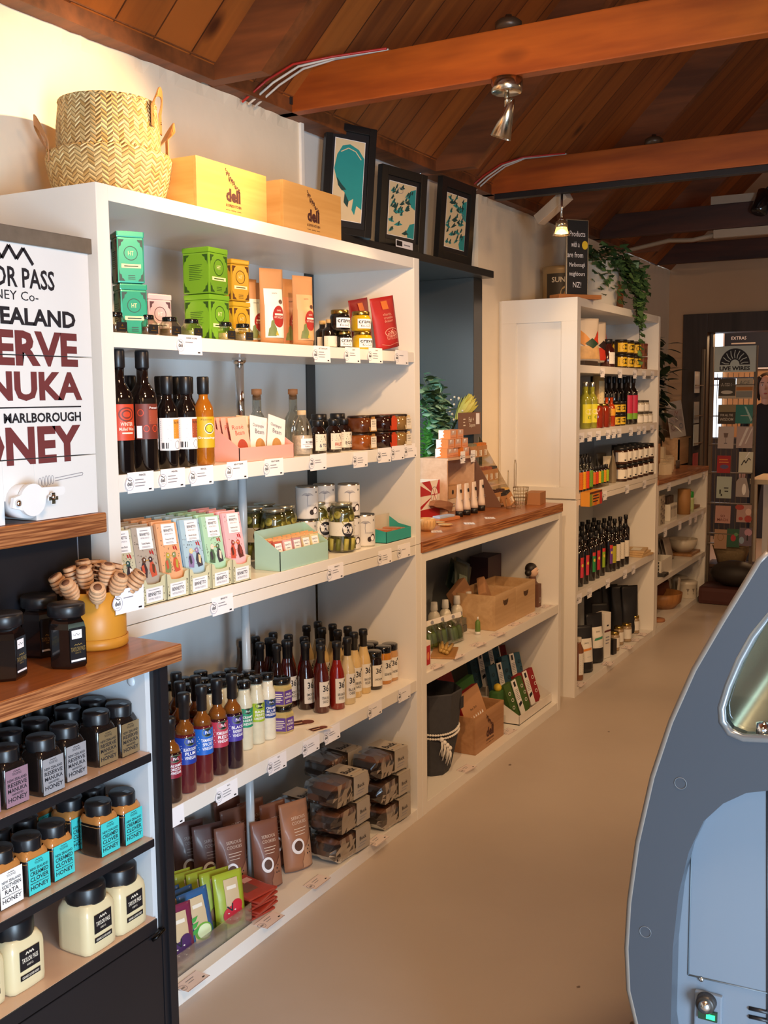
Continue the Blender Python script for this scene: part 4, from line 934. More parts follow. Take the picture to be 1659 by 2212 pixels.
choc_pouch('brown-topped hot chocolate pouch at the back of its row', 535, -1.97, 0.085, 0.21, 'C9855E', RAD(-10))
choc_pouch('peach-fronted hot chocolate pouch standing furthest right', 655, -1.80, 0.080, 0.212, 'E3A06E', RAD(-16))
choc_pouch('peach hot chocolate pouch in shade between the two front pouches', 622, -1.90, 0.085, 0.215, 'C07A52', RAD(-12))
def food_jar(label, px, x, z, r, h, c, lidm, txt):
    """round preserve jar with a square white label"""
    y = place(px, 740, x)
    cm = P(c, 0.12, var=0.25, sc=70, coat=0.6)
    return vessel('preserve_jar', label, 'jar', (x, y, z), [(r * .9, 0), (r, .004), (r, h * .66), (r * .9, h * .76), (r * .82, h * .80)], cm, cap_prof(r * .88, h * .80, h), lidm,
        [(h * .12, h * .60, r * 1.7, PAPER, [('t', txt, 0, .52, .30, INK, .86, 0.02), ('r', -.42, .42, .44, .46, INK), ('t', 'food', 0, .14, .24, INK, .6, 0.0)], RAD(-30))], 0, 'preserve jars', bname='jar_body', cname='lid')
food_jar('upper preserve jar with black contents and gold lid', 735, -1.80, Z5 + 0.058, 0.033, 0.066, '14100E', GOLD, 'crave')
food_jar('lower small preserve jar with black contents', 742, -1.80, Z5, 0.028, 0.057, '14100E', GOLD, 'crave')
food_jar('upper preserve jar of yellow piccalilli with gold lid', 780, -1.80, Z5 + 0.062, 0.033, 0.066, 'BF9A12', GOLD, 'crave')
food_jar('lower preserve jar of yellow piccalilli', 783, -1.795, Z5, 0.033, 0.0615, 'C9A516', GOLD, 'crave')
DKB = P('140E0C', 0.10, var=0.1, coat=0.6)
for px, x, l in ((712, -1.83, 'small dark bottle with cream label in front, left of the stacked preserve jars'), (697, -1.88, 'small dark bottle half hidden behind the peach pouch'), (722, -1.93, 'small dark bottle behind the black preserve jars')):
    vessel('syrup_bottle', l, 'bottle', (x, place(px, 740, x), Z5), bottle_prof(0.024, 0.055, 0.088, 0.010), DKB, [(0.011, 0.082), (0.011, 0.094), (0, 0.095)], P('C9A56A', 0.6), [(0.006, 0.040, 0.062, CREAM, [('x', -.3, .3, .2, .8, 4, INK)], RAD(-30))], 0, 'small dark syrup bottles')
def red_bag(label, px, x, rz, roll, c):
    t = thing('dessert_mix_bag', label, 'bag', (x, place(px, 750, x), Z5 + .011), 0, 'red dessert mix bags', rot=(roll, 0, rz))
    b = MB(); mp = pouch(b, 0.115, 0.178, 0.045, P(c, 0.5, var=0.06), 0.12); b.build('bag', t)
    l = MB(); w, h = 0.115, 0.178; PK = P('E8A08A', 0.5); OR = P('D8722E', 0.5)
    l.rect(mp, -w * .12, w * .14, h * .76, h * .92, OR, 0.001)
    for s, v in (('classic', .64), ('crumble', .575), ('dessert', .51)): l.text(mp, s, 0, h * v, h * .05, PK, w * .36, 0.0012)
    l.ring(mp, w * .05, h * .31, w * .27, h * .085, w * .02, PK, 0.0012)
    for i in range(9):
        u = -w * .2 + w * .06 * i; l.line(mp, [(u + w * .02, h * .30), (u * .85 + w * .02, h * .17)], w * .014, PK, 0.0012)
    for i in range(14): l.ell(mp, w * (.05 + .2 * cos(i * 2.4) * (i / 14)), h * (.31 + .06 * sin(i * 2.4) * (i / 14)), w * .025, w * .02, PK, 0.0013, 8)
    l.line(mp, [(-w * .36, h * .10), (-w * .1, h * .06), (w * .2, h * .09), (w * .36, h * .07)], w * .012, PK, 0.0012)
    l.build('label', t)
red_bag('red dessert mix bag leaning at the right end of its shelf', 838, -1.79, RAD(-16), RAD(10), 'B02322')
red_bag('red dessert mix bag mostly hidden behind the yellow preserve jars', 785, -1.90, RAD(-6), RAD(10), '8E1E1C')
# ------------------------------------------------------------------ second shelf: bottles, cards, salt, glazes
Z4 = 1.4205
DARKGL = P('120C0B', 0.05, var=0.1, coat=0.7); ORANGE = P('C4401F', 0.5, var=0.08); BRICK = P('6B2A1E', 0.5, var=0.12); AMB = P('D08A2E', 0.5)
BX = -1.795
def big_bottle(label, px, x, lab, items, h=0.297, r=0.034):
    y = place(px, 1000, x)
    return vessel('vinegar_bottle', label, 'bottle', (x, y, Z4), bottle_prof(r, h * .60, h * .86, .0145, h * .74), DARKGL, [(0.0155, h * .85), (0.017, h * .86), (0.017, h * .985), (0.0155, h), (0, h)], CAPBLACK,
        [(h * .27, h * .56, r * 1.9, lab, items, RAD(-28))] if lab else (), 0, 'tall bottles on the second shelf')
big_bottle('tall dark bottle with bright red label, half hidden by the left post', 262, -1.785, ORANGE, [('o', .1, .72, .32, .2, .05, BRICK), ('o', .1, .72, .2, .12, .05, BRICK), ('t', 'WINTER', .1, .40, .10, CREAM, .5), ('t', 'Mulled Wine', .1, .27, .09, CREAM, .6), ('r', -.1, .35, .18, .22, CREAM)])
big_bottle('tall dark bottle with brown ring-patterned label, tallest on the second shelf', 314, -1.785, BRICK, [('o', -.3, .75, .12, .1, .03, ORANGE), ('o', -.1, .3, .12, .1, .03, ORANGE), ('o', .25, .3, .12, .1, .03, ORANGE), ('r', .0, .48, .42, .82, P('93402A', 0.5)), ('t', 'Prenzel', .22, .86, .06, PAPER, .36), ('r', -.46, -.26, .03, .38, PAPER), ('x', .06, .42, .5, .66, 3, AMB)])
def mid_bottle(label, px, x, mid, lab, items, h=0.236, r=0.027, body=None, cap=CAPBLACK):
    y = place(px, 1000, x)
    return vessel('sauce_bottle', label, 'bottle', (x, y, Z4), bottle_prof(r, h * .60, h * .86, .0125, h * .76), body or DARKGL, [(0.0135, h * .80), (0.0155, h * .81), (0.016, h * .985), (0.0145, h), (0, h)], cap,
        [(h * .20, h * .55, r * 2.3, lab, items, RAD(-32))] if lab else (), 0, 'tall bottles on the second shelf')
def wl_items(c): return [('x', -.44, .02, .28, .92, 11, GREY), ('r', .1, .48, .36, .95, c), ('t', 'Big Red', .29, .80, .09, INK, .3), ('x', .16, .42, .42, .72, 4, PAPER), ('r', -.40, -.36, .06, .24, INK), ('r', -.34, -.30, .06, .24, INK), ('r', -.28, -.26, .06, .24, INK), ('r', -.22, -.17, .06, .24, INK), ('r', -.14, -.11, .06, .24, INK), ('o', .29, .17, .15, .13, .02, GREY)]
mid_bottle('dark bottle with white and orange label, left of its twin', 365, -1.79, None, PAPER, wl_items(AMB))
mid_bottle('dark bottle with white and rust label beside the yellow one', 405, -1.79, None, PAPER, wl_items(P('9C4A2A', 0.5)))
YB = P('9A5A14', 0.08, var=0.3, sc=45, coat=0.7)
mid_bottle('amber passionfruit dressing bottle with yellow label', 443, -1.79, None, P('C7A21C', 0.5), [('e', .1, .62, .24, .18, CREAM), ('e', .1, .62, .17, .13, P('E0C02A', .5)), ('o', .1, .62, .2, .15, .03, INK), ('t', 'Dressings', 0, .27, .09, PAPER, .8), ('t', 'Passion', -.02, .88, .06, P('8A6A10', .5), .5)], body=YB)
for px, x, lb in ((272, -1.88, 0), (287, -1.87, 0), (352, -1.88, 0), (387, -1.88, 0), (410, -1.88, 0)):
    mid_bottle('dark capped bottle standing behind the front bottles on the second shelf', px, x, None, None, (), 0.238)['group'] = 'back row of dark bottles, second shelf'
# pink display tray with gift cards
PINK = P('E3A79A', 0.55, var=0.03); PINK2 = P('EFB49C', 0.5, var=0.03)
py0, pw = yc(517, 635, 970, -1.762)
t = thing('display_tray', 'pink card display tray holding beauty gift cards', 'tray', (-1.762, py0, Z4))
MB().box(-0.002, 0, -pw / 2, pw / 2, 0, 0.040, PINK).build('front_panel', t)
for s in (-1, 1):
    MB().add([(-0.10, s * pw / 2, 0), (0, s * pw / 2, 0), (0, s * pw / 2, 0.040), (-0.10, s * pw / 2, 0.105), (-0.10, s * (pw / 2 - .002), 0), (0, s * (pw / 2 - .002), 0), (0, s * (pw / 2 - .002), 0.040), (-0.10, s * (pw / 2 - .002), 0.105)], [(0, 1, 2, 3), (7, 6, 5, 4), (0, 4, 5, 1), (1, 5, 6, 2), (2, 6, 7, 3), (3, 7, 4, 0)], PINK).build('side_panel', t)
MB().box(-0.102, -0.10, -pw / 2, pw / 2, 0, 0.105, PINK).build('back_panel', t)
MB().box(-0.10, -0.002, -pw / 2 + .002, pw / 2 - .002, 0, 0.002, PINK).build('tray_floor', t)
def gift_card(label, y, x, z, rx, ry, rz, m, txt, c2, w=0.078, h=0.122):
    b = MB(); b.box(-0.002, 0, -w / 2, w / 2, 0, h, m, 0.0006); mp = flat(0)
    b.text(mp, txt[0], -w * .05, h * .72, h * .10, txt[2], w * .62, 0.0006); b.text(mp, txt[1], w * .02, h * .58, h * .11, txt[2], w * .5, 0.0006)
    b.ell(mp, w * .05, h * .28, w * .28, h * .20, c2, 0.0006)
    o = b.build('gift_card'); o.location = (x, py0 + y, Z4 + z); o.rotation_euler = (rx, ry, rz); return tag(o, label, 'card', 'gift cards in the pink tray')
ROSE = P('A9402E', 0.4, var=0.3, sc=90); TANN = P('B98A4E', 0.5, var=0.2, sc=60)
gift_card('pink gift card with red oval, front of the pink row in the tray', -pw * .27, -0.030 - 1.762, 0.004, RAD(3), RAD(-9), RAD(-4), PINK2, ('Rosé', 'Beam', P('B8604E', .5)), ROSE)
for k in range(4):
    gift_card('pink gift card in the row leaning behind the front pink card', -pw * .30 - 0.004 * k, -0.050 - 0.013 * k - 1.762, 0.004, RAD(2), RAD(-9), RAD(-4), P('DFA08C', .5), ('Rosé', 'Beam', P('B8604E', .5)), ROSE)
gift_card('white gift card leaning furthest right in the pink tray', pw * .26, -0.022 - 1.762, 0.004, RAD(-15), RAD(-8), RAD(-4), P('EDE6E4', .5), ('Champagne', 'Beam', P('4A4A5A', .5)), TANN)
gift_card('white gift card in the middle, just behind the right one', pw * .06, -0.040 - 1.762, 0.004, RAD(-9), RAD(-8), RAD(-4), P('EDE6E4', .5), ('Champagne', 'Beam', P('4A4A5A', .5)), TANN)
gift_card('beige gift card mostly hidden between pink and white cards', -pw * .04, -0.06 - 1.762, 0.006, RAD(-4), RAD(-8), RAD(-4), P('D9C2A6', .5), ('Champagne', 'Beam', P('8A6A3A', .5)), TANN)
for px, l in ((556, 'corked glass bottle neck showing behind the pink cards'), (634, 'corked glass bottle standing behind the white cards')):
    b = vessel('corked_bottle', l, 'bottle', (-1.93, place(px, 930, -1.93), Z4), bottle_prof(0.032, 0.09, 0.185, 0.014, 0.135), GLASS('DDE3E0', 0.3), None, None, (), 0, 'corked glass bottles')
    MB().lathe([(0, .17), (.0125, .172), (.0125, .188), (.016, .188), (.016, .205), (0, .206)], P('B0784C', .7), 18).build('cork', b)
b = vessel('salt_bottle', 'round glass bottle of speckled salt with white label', 'bottle', (-1.80, place(653, 975, -1.80), Z4), [(.028, 0), (.032, .004), (.032, .065), (.028, .090), (.018, .112), (.012, .118), (.012, .128)], GLASS('F4F4F0', .2), cap_prof(.0135, .124, .138), P('C9B08A', .7), [(.022, .052, .05, PAPER, [('t', 'ROBIN', .1, .5, .24, INK, .6, .02), ('r', -.4, .4, .38, .42, GREY), ('t', 'Salts', -.1, .12, .16, INK, .3)], RAD(-18))])
MB().lathe([(0, .002), (.029, .003), (.0305, .006), (.0305, .060), (0, .062)], P('CDBFAF', .8, var=.5, sc=160), 20).build('salt', b)
WHT = P('E2D8C6', .55)
def small_dark(label, px, x, c):
    vessel('cordial_bottle', label, 'bottle', (x, place(px, 970, x), Z4), [(.025, 0), (.027, .004), (.027, .066), (.022, .078), (.013, .086), (.013, .090)], P('1B0E0C', .06, coat=.7), [(.0145, .087), (.0165, .089), (.0165, .103), (.0155, .106), (0, .107)], CAPBLACK,
        [(.010, .062, .045, WHT, [('x', -.42, -.05, .5, .9, 3, INK), ('p', [(.0, .5), (.2, .95), (.34, .6), (.18, .55)], INK), ('t', c[0], .1, .2, .22, c[1], .62, .02), ('r', -.2, .4, .08, .11, GREY)], RAD(-26))], 0, 'small dark cordial bottles')
small_dark('small dark cordial bottle with cream label next to the salt', 687, -1.80, ('& TO', P('2B3A5A', .5)))
small_dark('small dark cordial bottle with red-printed cream label, middle of three', 720, -1.80, ('FRUIT', P('B0402A', .5)))
small_dark('small dark cordial bottle with cream label, rightmost of three', 743, -1.83, ('EGG', INK))
for px, lb in ((690, 0), (730, 0)):
    vessel('cordial_bottle', 'small black square jar standing behind the cordial bottles', 'jar', (-1.90, place(px, 960, -1.90), Z4), [(.028, 0), (.029, .003), (.029, .095), (.024, .105)], BLACKGLOSS, cap_prof(.026, .10, .122), CAPBLACK, (), 0, 'black jars behind the cordials', sq=.8)
def glaze(label, pl, pr, z, c, strip):
    x = -1.80; y, w = yc(pl, pr, 950, x); w = min(w, .092)
    t = thing('glaze_jar', label, 'jar', (x, y, z), 0, 'stacked glaze jars')
    MB().lathe([(w * .40, 0), (w * .46, .003), (w * .5, .022), (w * .48, .040), (w * .43, .050)], P(c, .08, var=.15, coat=.7), 24, sq=.55).build('jar_body', t)
    MB().lathe(cap_prof(w * .45, .0495, .0565), P('2A1A12', .3), 24).build('lid', t)
    b = MB(); b.rect(lambda u, v, o: (w * .47 + .003 + o - .3 * abs(v - .026) ** 1.0 * (v > .05), u + w * .12, v), -w * .26, w * .26, .003, .053, P(strip, .5), .001); b.rect(lambda u, v, o: (u, v + w * .12, .0575 + o), -w * .2, w * .47, -w * .26, w * .26, P(strip, .5), .0003)
    mp = lambda u, v, o: (w * .47 + .0036 + o, u + w * .12, v)
    b.rect(mp, -w * .20, w * .20, .006, .044, CREAM, .001)
    if strip != 'C9431F':
        b.text(mp, 'PINOT', 0, .034, .005, INK, w * .26, .0014); b.text(mp, 'GLAZE', 0, .026, .005, INK, w * .26, .0014); b.rect(mp, -w * .12, w * .12, .02, .021, GREY, .0014)
    else: b.rect(mp, -w * .22, w * .22, .005, .046, P(strip, .5), .0012)
    b.build('label', t)
for k, z in enumerate((Z4, Z4 + .058)):
    nm = ('lower', 'upper')[k]
    glaze(nm + ' glaze jar with gold label, stack next to the cordials', 752, 802, z, ('8A4A1C', '5A3018')[k], 'A8793C')
    glaze(nm + ' dark glaze jar with orange-red label, middle stack', 802, 843, z, '2A120E', 'C9431F')
    glaze(nm + ' glaze jar with cream label, stack at the shelf end', 840, 870, z, '8A6A3C', 'D9C49A')

# ------------------------------------------------------------------ third shelf: chocolate bars, pickles, cans
Z3 = 1.0865
BARC = ['C2BEA2', 'ABA094', 'DDA67C', 'A5C4D6', 'A6D0B4', 'EDB3BC']
BIRD = [('1F4A4A', '2A2230', 'E8E0D8'), ('3A2A30', 'C4543C', '5A3A2A'), ('7F8A5A', 'C4543C', 'B0A040'), ('8A7AA8', '3A3A4A', 'D8C89A'), ('4A6A50', '3A3A44', 'D8D0C0'), ('C0503C', '5A2A24', '8A3A34')]
SEED = P('4A4038', .6); LIP = P('C9C6A4', .55, var=.03); RED = P('B0242A', .5); GRN = P('5A7A3A', .6)
FLAV = ['Intense Dark', 'Toasted Hazelnut', 'Orange with Chilli', 'Almonds & Sea Salt', 'Mint & Cocoa Nibs', 'Raspberries in Dark']
BW_, BH_ = 0.078, 0.186
FLN = ['sage', 'greige', 'peach', 'pale blue', 'mint green', 'pink']
def bar_mesh(i, plain=False):
    b = MB(); m = P(BARC[i], .5, var=.03); b.box(-.009, 0, -BW_ / 2, BW_ / 2, 0, BH_, m, .0008); mp = flat(0)
    random.seed(i * 11 + 3)
    if not plain:
        for k in range(46):
            u, v, a = random.uniform(-.46, .46) * BW_, random.uniform(.30, .97) * BH_, random.uniform(0, pi)
            b.poly(mp, [(u + .0028 * cos(a), v + .0028 * sin(a)), (u - .001 * sin(a), v + .001 * cos(a)), (u - .0028 * cos(a), v - .0028 * sin(a)), (u + .001 * sin(a), v - .001 * cos(a))], SEED, .0004)
        A, B_, C_ = [P(c, .5, var=.2, sc=70) for c in BIRD[i]]
        for cx, s, q in ((-.2, 1, A), (.22, -1, B_)):   # two creatures facing each other
            b.poly(mp, [(BW_ * (cx - s * .16), BH_ * 0.319), (BW_ * (cx + s * .10), BH_ * 0.301), (BW_ * (cx + s * .17), BH_ * 0.411), (BW_ * (cx + s * .10), BH_ * 0.503), (BW_ * (cx - s * .02), BH_ * 0.521), (BW_ * (cx - s * .12), BH_ * 0.448)], q, .0006)
            b.ell(mp, BW_ * (cx + s * .06), BH_ * 0.544, BW_ * .10, BH_ * .04, C_ if s > 0 else A, .0008); b.ell(mp, BW_ * (cx + s * .07), BH_ * 0.549, BW_ * .03, BH_ * .013, PAPER, .001); b.ell(mp, BW_ * (cx + s * .07), BH_ * 0.549, BW_ * .014, BH_ * .006, INK, .0012)
            b.poly(mp, [(BW_ * (cx + s * .14), BH_ * 0.549), (BW_ * (cx + s * .23), BH_ * 0.535), (BW_ * (cx + s * .14), BH_ * 0.531)], P('D0A040', .5), .0009)
            b.poly(mp, [(BW_ * (cx - s * .1), BH_ * 0.466), (BW_ * (cx + s * .02), BH_ * 0.485), (BW_ * (cx + s * .04), BH_ * 0.374), (BW_ * (cx - s * .06), BH_ * 0.347)], B_ if s > 0 else C_, .001)
        b.poly(mp, [(BW_ * .25, BH_ * 0.687), (BW_ * .33, BH_ * 0.650), (BW_ * .36, BH_ * 0.595), (BW_ * .27, BH_ * 0.623)], RED, .0008); b.poly(mp, [(BW_ * .15, BH_ * 0.669), (BW_ * .22, BH_ * 0.659), (BW_ * .24, BH_ * 0.613), (BW_ * .17, BH_ * 0.623)], RED, .0008)
        LB(b, lambda u, v, o: (o, u + BW_ * .05, v), BW_ * .66, BH_ * .69, BH_ * .985, PAPER, [('x', -.3, .3, .82, .90, 1, GREY), ('t', 'BENNETTO', 0, .62, .13, INK, .68, .015), ('t', 'NATURAL FOODS CO.', 0, .48, .07, GREY, .62), ('t', FLAV[i], 0, .22, .09, INK, .62), ('x', -.3, .3, .06, .15, 2, GREY)], off=.0010)
    return b.mesh('chocolate_bar')
def tray_mesh(i):
    b = MB(); w, d = .082, .165; LP = P('CFCBA8' if i else 'BFBB98', .55, var=.03)
    b.box(-.0015, 0, -w / 2, w / 2, 0, .048, LP); b.prism([(-w / 2, .048), (w / 2, .048), (w / 2, .068), (w * .38, .066), (w * .30, .052), (w * .1, .050), (-w * .1, .0505), (-w * .30, .053), (-w * .38, .066), (-w / 2, .068)][::-1], (-.0015, 0), LP)
    for s in (-1, 1): b.add([(-d, s * w / 2, 0), (0, s * w / 2, 0), (0, s * w / 2, .068), (-d, s * w / 2, .10)], [(0, 1, 2, 3)], LP)
    b.box(-d, 0, -w / 2, w / 2, 0, .0015, LP); b.box(-d - .0015, -d, -w / 2, w / 2, 0, .10, LP)
    LB(b, flat(0), w * .74, .006, .042, PAPER, [('x', -.36, .36, .80, .90, 1, GREY), ('t', 'BENNETTO', 0, .42, .26, INK, .76, .015), ('t', 'NATURAL FOODS CO.', 0, .16, .14, GREY, .72)])
    random.seed(i)
    for k in range(12):
        u, v = random.choice((-1, 1)) * random.uniform(.40, .47) * w, random.uniform(.004, .05); b.ell(flat(0), u, v, .0012, .0022, SEED, .0005, 6)
    return b
def ty(i): return (1.903, 1.985, 2.073, 2.160, 2.250, 2.340)[i]
for i in range(6):
    FX = -1.768 + 0.002 * i
    o = tray_mesh(i).build('bar_tray', loc=(FX, ty(i), Z3)); tag(o, 'cream card tray holding the %s chocolate bars' % FLN[i], 'tray', 'chocolate bar trays')
    mf, mk = bar_mesh(i), bar_mesh(i, True)
    for k in range(9):
        c = bpy.data.objects.new('chocolate_bar', mf if k == 0 else mk); COL.objects.link(c)
        c.location = (FX - .006 - .0145 * k, ty(i) + (.003 if (k + i) % 3 == 0 else 0) - .001 * k, Z3 + .010 + (.004 if k % 2 else 0) + .0006 * k); c.rotation_euler = (RAD(-2.5 + (k % 3)), RAD(-11), 0)
        tag(c, ('front %s chocolate bar with two painted birds' if k == 0 else '%s chocolate bar queued behind the front bar of its tray') % FLN[i], 'chocolate bar', 'front chocolate bars' if k == 0 else 'queued %s chocolate bars' % FLN[i])
# mint tray with small bars
MINT = P('A9CDBE', .55, var=.03)
my, mw = yc(605, 710, 1215, -1.700)
my, mw = (onx(605, 1215, -1.758).y + onx(710, 1215, -1.758).y) / 2, .268
t = thing('display_tray', 'pale mint card tray full of small chocolate bars', 'tray', (-1.758, my, Z3))
MB().box(-.002, 0, -mw / 2, mw / 2, 0, .058, MINT).build('front_panel', t)
for s in (-1, 1):
    MB().add([(-.09, s * mw / 2, 0), (0, s * mw / 2, 0), (0, s * mw / 2, .058), (-.09, s * mw / 2, .115), (-.09, s * (mw / 2 - .002), 0), (0, s * (mw / 2 - .002), 0), (0, s * (mw / 2 - .002), .058), (-.09, s * (mw / 2 - .002), .115)], [(0, 1, 2, 3), (7, 6, 5, 4), (0, 4, 5, 1), (1, 5, 6, 2), (2, 6, 7, 3), (3, 7, 4, 0)], MINT).build('side_panel', t)
MB().box(-.092, -.09, -mw / 2, mw / 2, 0, .115, MINT).build('back_panel', t); MB().box(-.09, -.002, -mw / 2 + .002, mw / 2 - .002, 0, .002, MINT).build('tray_floor', t)
for i, (c, lab) in enumerate((('B85A4A', 'red'), ('D8A8A8', 'dusty pink'), ('B88A94', 'mauve'), ('C8B48A', 'tan'), ('D8CC9A', 'pale yellow'))):
    for k in range(3):
        b = MB(); m = P(c, .4, var=.12, sc=60); w = .040; b.box(-.011, 0, -w / 2, w / 2, 0, .078, m, .002); mp = flat(0)
        b.rect(mp, -w * .38, w * .38, .045, .072, PAPER); b.text(mp, 'BENNETTO', 0, .060, .005, INK, w * .6, .0008); b.rect(mp, -w * .2, w * .2, .052, .054, GREY, .0008); b.ell(mp, -w * .1, .028, w * .28, .012, SEED, .0006, 10); b.ell(mp, w * .18, .022, w * .2, .010, P('A0402E', .5), .0008, 10); b.poly(mp, [(-w / 2, .079), (w / 2, .079), (w / 2, .084), (-w / 2, .084)], P('D9A878', .5))
        o = b.build('small_chocolate_bar', loc=(-1.770 - .020 * k, my - mw * .40 + .050 * i + .003 * k, Z3 + .008)); o.rotation_euler = (0, RAD(-12), RAD(-6))
        tag(o, ('front %s small chocolate bar in the mint tray' if k == 0 else '%s small chocolate bar behind the front one in the mint tray') % lab, 'chocolate bar', 'small chocolate bars in the mint tray')
# pickle jars
def cuke():
    return P('6F6A24', .5, var=.5, sc=90)
def pickle(label, loc, group='pickle jars', front=True):
    t = thing('pickle_jar', label, 'pickle jar', loc, 0, group)
    r, h = .041, .165
    MB().lathe([(r * .92, 0), (r, .004), (r, h * .80), (r * .9, h * .90), (r * .83, h * .92), (r * .83, h * .955)], GLASS('E8EAD8', .2), 24).build('jar_body', t)
    brine_ = MB().lathe([(0, .003), (r * .93, .004), (r * .95, .01), (r * .95, h * .80), (r * .8, h * .88), (0, h * .885)], P('55521F', .3, var=.45, sc=34, coat=.3), 20)
    p = brine_; CK = P('A8A04C', .5, var=.25, sc=60); CD = P('5E6420', .5, var=.3, sc=50)
    for i in range(9):
        a = 2 * pi * i / 9; z = h * .70 + .012 * sin(i * 2.1)
        p.lathe([(0, -.002), (.013, -.002), (.013, .002), (0, .002)], CK, 14, T=Matrix.Translation((r * .93 * cos(a), r * .93 * sin(a), z)) @ Matrix.Rotation(a, 4, 'Z') @ Matrix.Rotation(RAD(80), 4, 'Y'))
        p.tube([(r * .92 * cos(a), r * .92 * sin(a), .008), (r * .92 * cos(a + .1), r * .92 * sin(a + .1), h * .28)], .009, CD if i % 2 else CK, 8)
    p.build('pickles_in_brine', t)
    MB().lathe([(r * .86, h * .94), (r * .88, h * .945), (r * .88, h * .99), (r * .84, h), (0, h)], P('B9B29A', .25, metal=.8), 28).build('lid', t)
    if front:
        b = MB(); LB(b, cyl(r + .0006, 0, RAD(-48)), r * 3.4, h * .34, h * .62, P('E4E0D2', .5), [('x', -.46, -.06, .08, .55, 7, INK), ('x', .28, .46, .08, .9, 8, INK)], 16)
        b.build('label', t)
        s = MB(); mp = cyl(r + .0012, 0, RAD(-28)); s.ell(mp, 0, h * .46, r * .52, r * .56, INK, .0006, 24); s.text(mp, "McClure's", 0, h * .475, .0125, PAPER, r * .92, .001, .02); s.rect(mp, -r * .4, r * .4, h * .445, h * .45, PAPER, .001); s.text(mp, 'PICKLES', 0, h * .385, .008, PAPER, r * .6, .001, .01); s.build('seal', t)
    return t
PK1 = pickle('glass jar of pickle chips with striped label, front jar left of the last one', (-1.895, place(690, 1120, -1.895), Z3))
pickle('glass jar of pickle spears with striped label, furthest right', (-1.805, place(738, 1120, -1.805), Z3))
pk_back = [(-1.93, 2.80), (-1.90, 2.70), (-1.985, 2.71), (-2.02, 2.82), (-1.99, 2.50), (-2.07, 2.72), (-2.075, 2.62), (-2.07, 2.50)]
for x, y in pk_back: dup(PK1, (x, y, Z3), None, 'pickle jar in the rows behind the mint tray and front jars', 'pickle jars in the back rows')
# coconut milk cans
def can(label, x, y, z, rz=0):
    t = thing('coconut_can', label, 'can', (x, y, z), rz, 'coconut milk cans'); r, h = .037, .111
    MB().lathe([(r * .96, 0), (r, .002), (r, h - .002), (r * .96, h), (r * .93, h - .003), (0, h - .004)], STEEL, 28).build('can_body', t)
    b = MB(); mp = cyl(r + .0004, 0, RAD(-38)); b.rect(mp, -r * 2.2, r * 2.2, .005, h - .005, P('D9D6D2', .5), 0, 24)
    for k in range(9): a = RAD(20 + 17.5 * k); b.line(mp, [(-.01, .080), (-.01 + .013 * cos(a), .080 + .010 * sin(a)), (-.01 + .020 * cos(a), .077 + .012 * sin(a))], .0012, GREY, .0008)
    b.line(mp, [(-.010, .05), (-.0115, .065), (-.010, .080)], .0016, GREY, .0008); b.text(mp, 'coconut', .004, .045, .007, GREY, .032, .0008)
    b.ell(mp, .018, .032, .0105, .012, P('3A2A24', .6), .0008); b.ell(mp, .016, .030, .0075, .009, PAPER, .001); b.ell(mp, .004, .026, .008, .009, P('2E2220', .6), .0007)
    b.rect(mp, .020, .024, .088, .094, INK, .0008); b.build('label', t); return t
can('lower coconut milk can at the right end of the can stack', -1.805, 3.105, Z3)
can('lower coconut milk can left of the one at the stack end', -1.812, 3.018, Z3)
can('upper coconut milk can on top of the pair, nearest', -1.815, 3.020, Z3 + .1115)
C0 = can('upper coconut milk can behind the pickle jar lids, middle', -1.885, 2.975, Z3 + .1115)
can('upper coconut milk can furthest left', -1.895, 2.885, Z3 + .1115)
for x, y in ((-1.89, 2.96), (-1.895, 2.875)): dup(C0, (x, y, Z3), None, 'coconut milk can supporting the upper cans behind the pickle jars', 'hidden lower coconut cans')
TEAL = P('35A39B', .5, var=.03)
t = thing('display_tray', 'small teal card tray with toffee bars near the right post', 'tray', (-1.758, 3.270, Z3))
b = MB(); w = .185; b.box(-.002, 0, -w / 2, w / 2, 0, .040, TEAL)
b.build('front_panel', t)
for s in (-1, 1): MB().prism([(0, 0)] , (0, 0), TEAL) if False else MB().add([(-.09, s * w / 2, 0), (0, s * w / 2, 0), (0, s * w / 2, .040), (-.05, s * w / 2, .050), (-.09, s * w / 2, .075)], [(0, 1, 2, 3, 4)], TEAL).build('side_panel', t)
MB().box(-.092, -.09, -w / 2, w / 2, 0, .085, P('C8C0B0', .6)).build('back_panel', t); MB().box(-.09, 0, -w / 2, w / 2, 0, .002, TEAL).build('tray_floor', t)
for k in range(5):
    o = MB().box(-.06, 0, -.016, .016, 0, .012, P('B9714C', .3, var=.2, sc=60, coat=.5), .004).build('toffee_bar', loc=(-1.775, 3.200 + .034 * k, Z3 + .026 + .004 * (k % 2))); tag(o, 'wrapped toffee bar lying in the small teal tray', 'toffee bar', 'toffee bars in the teal tray')
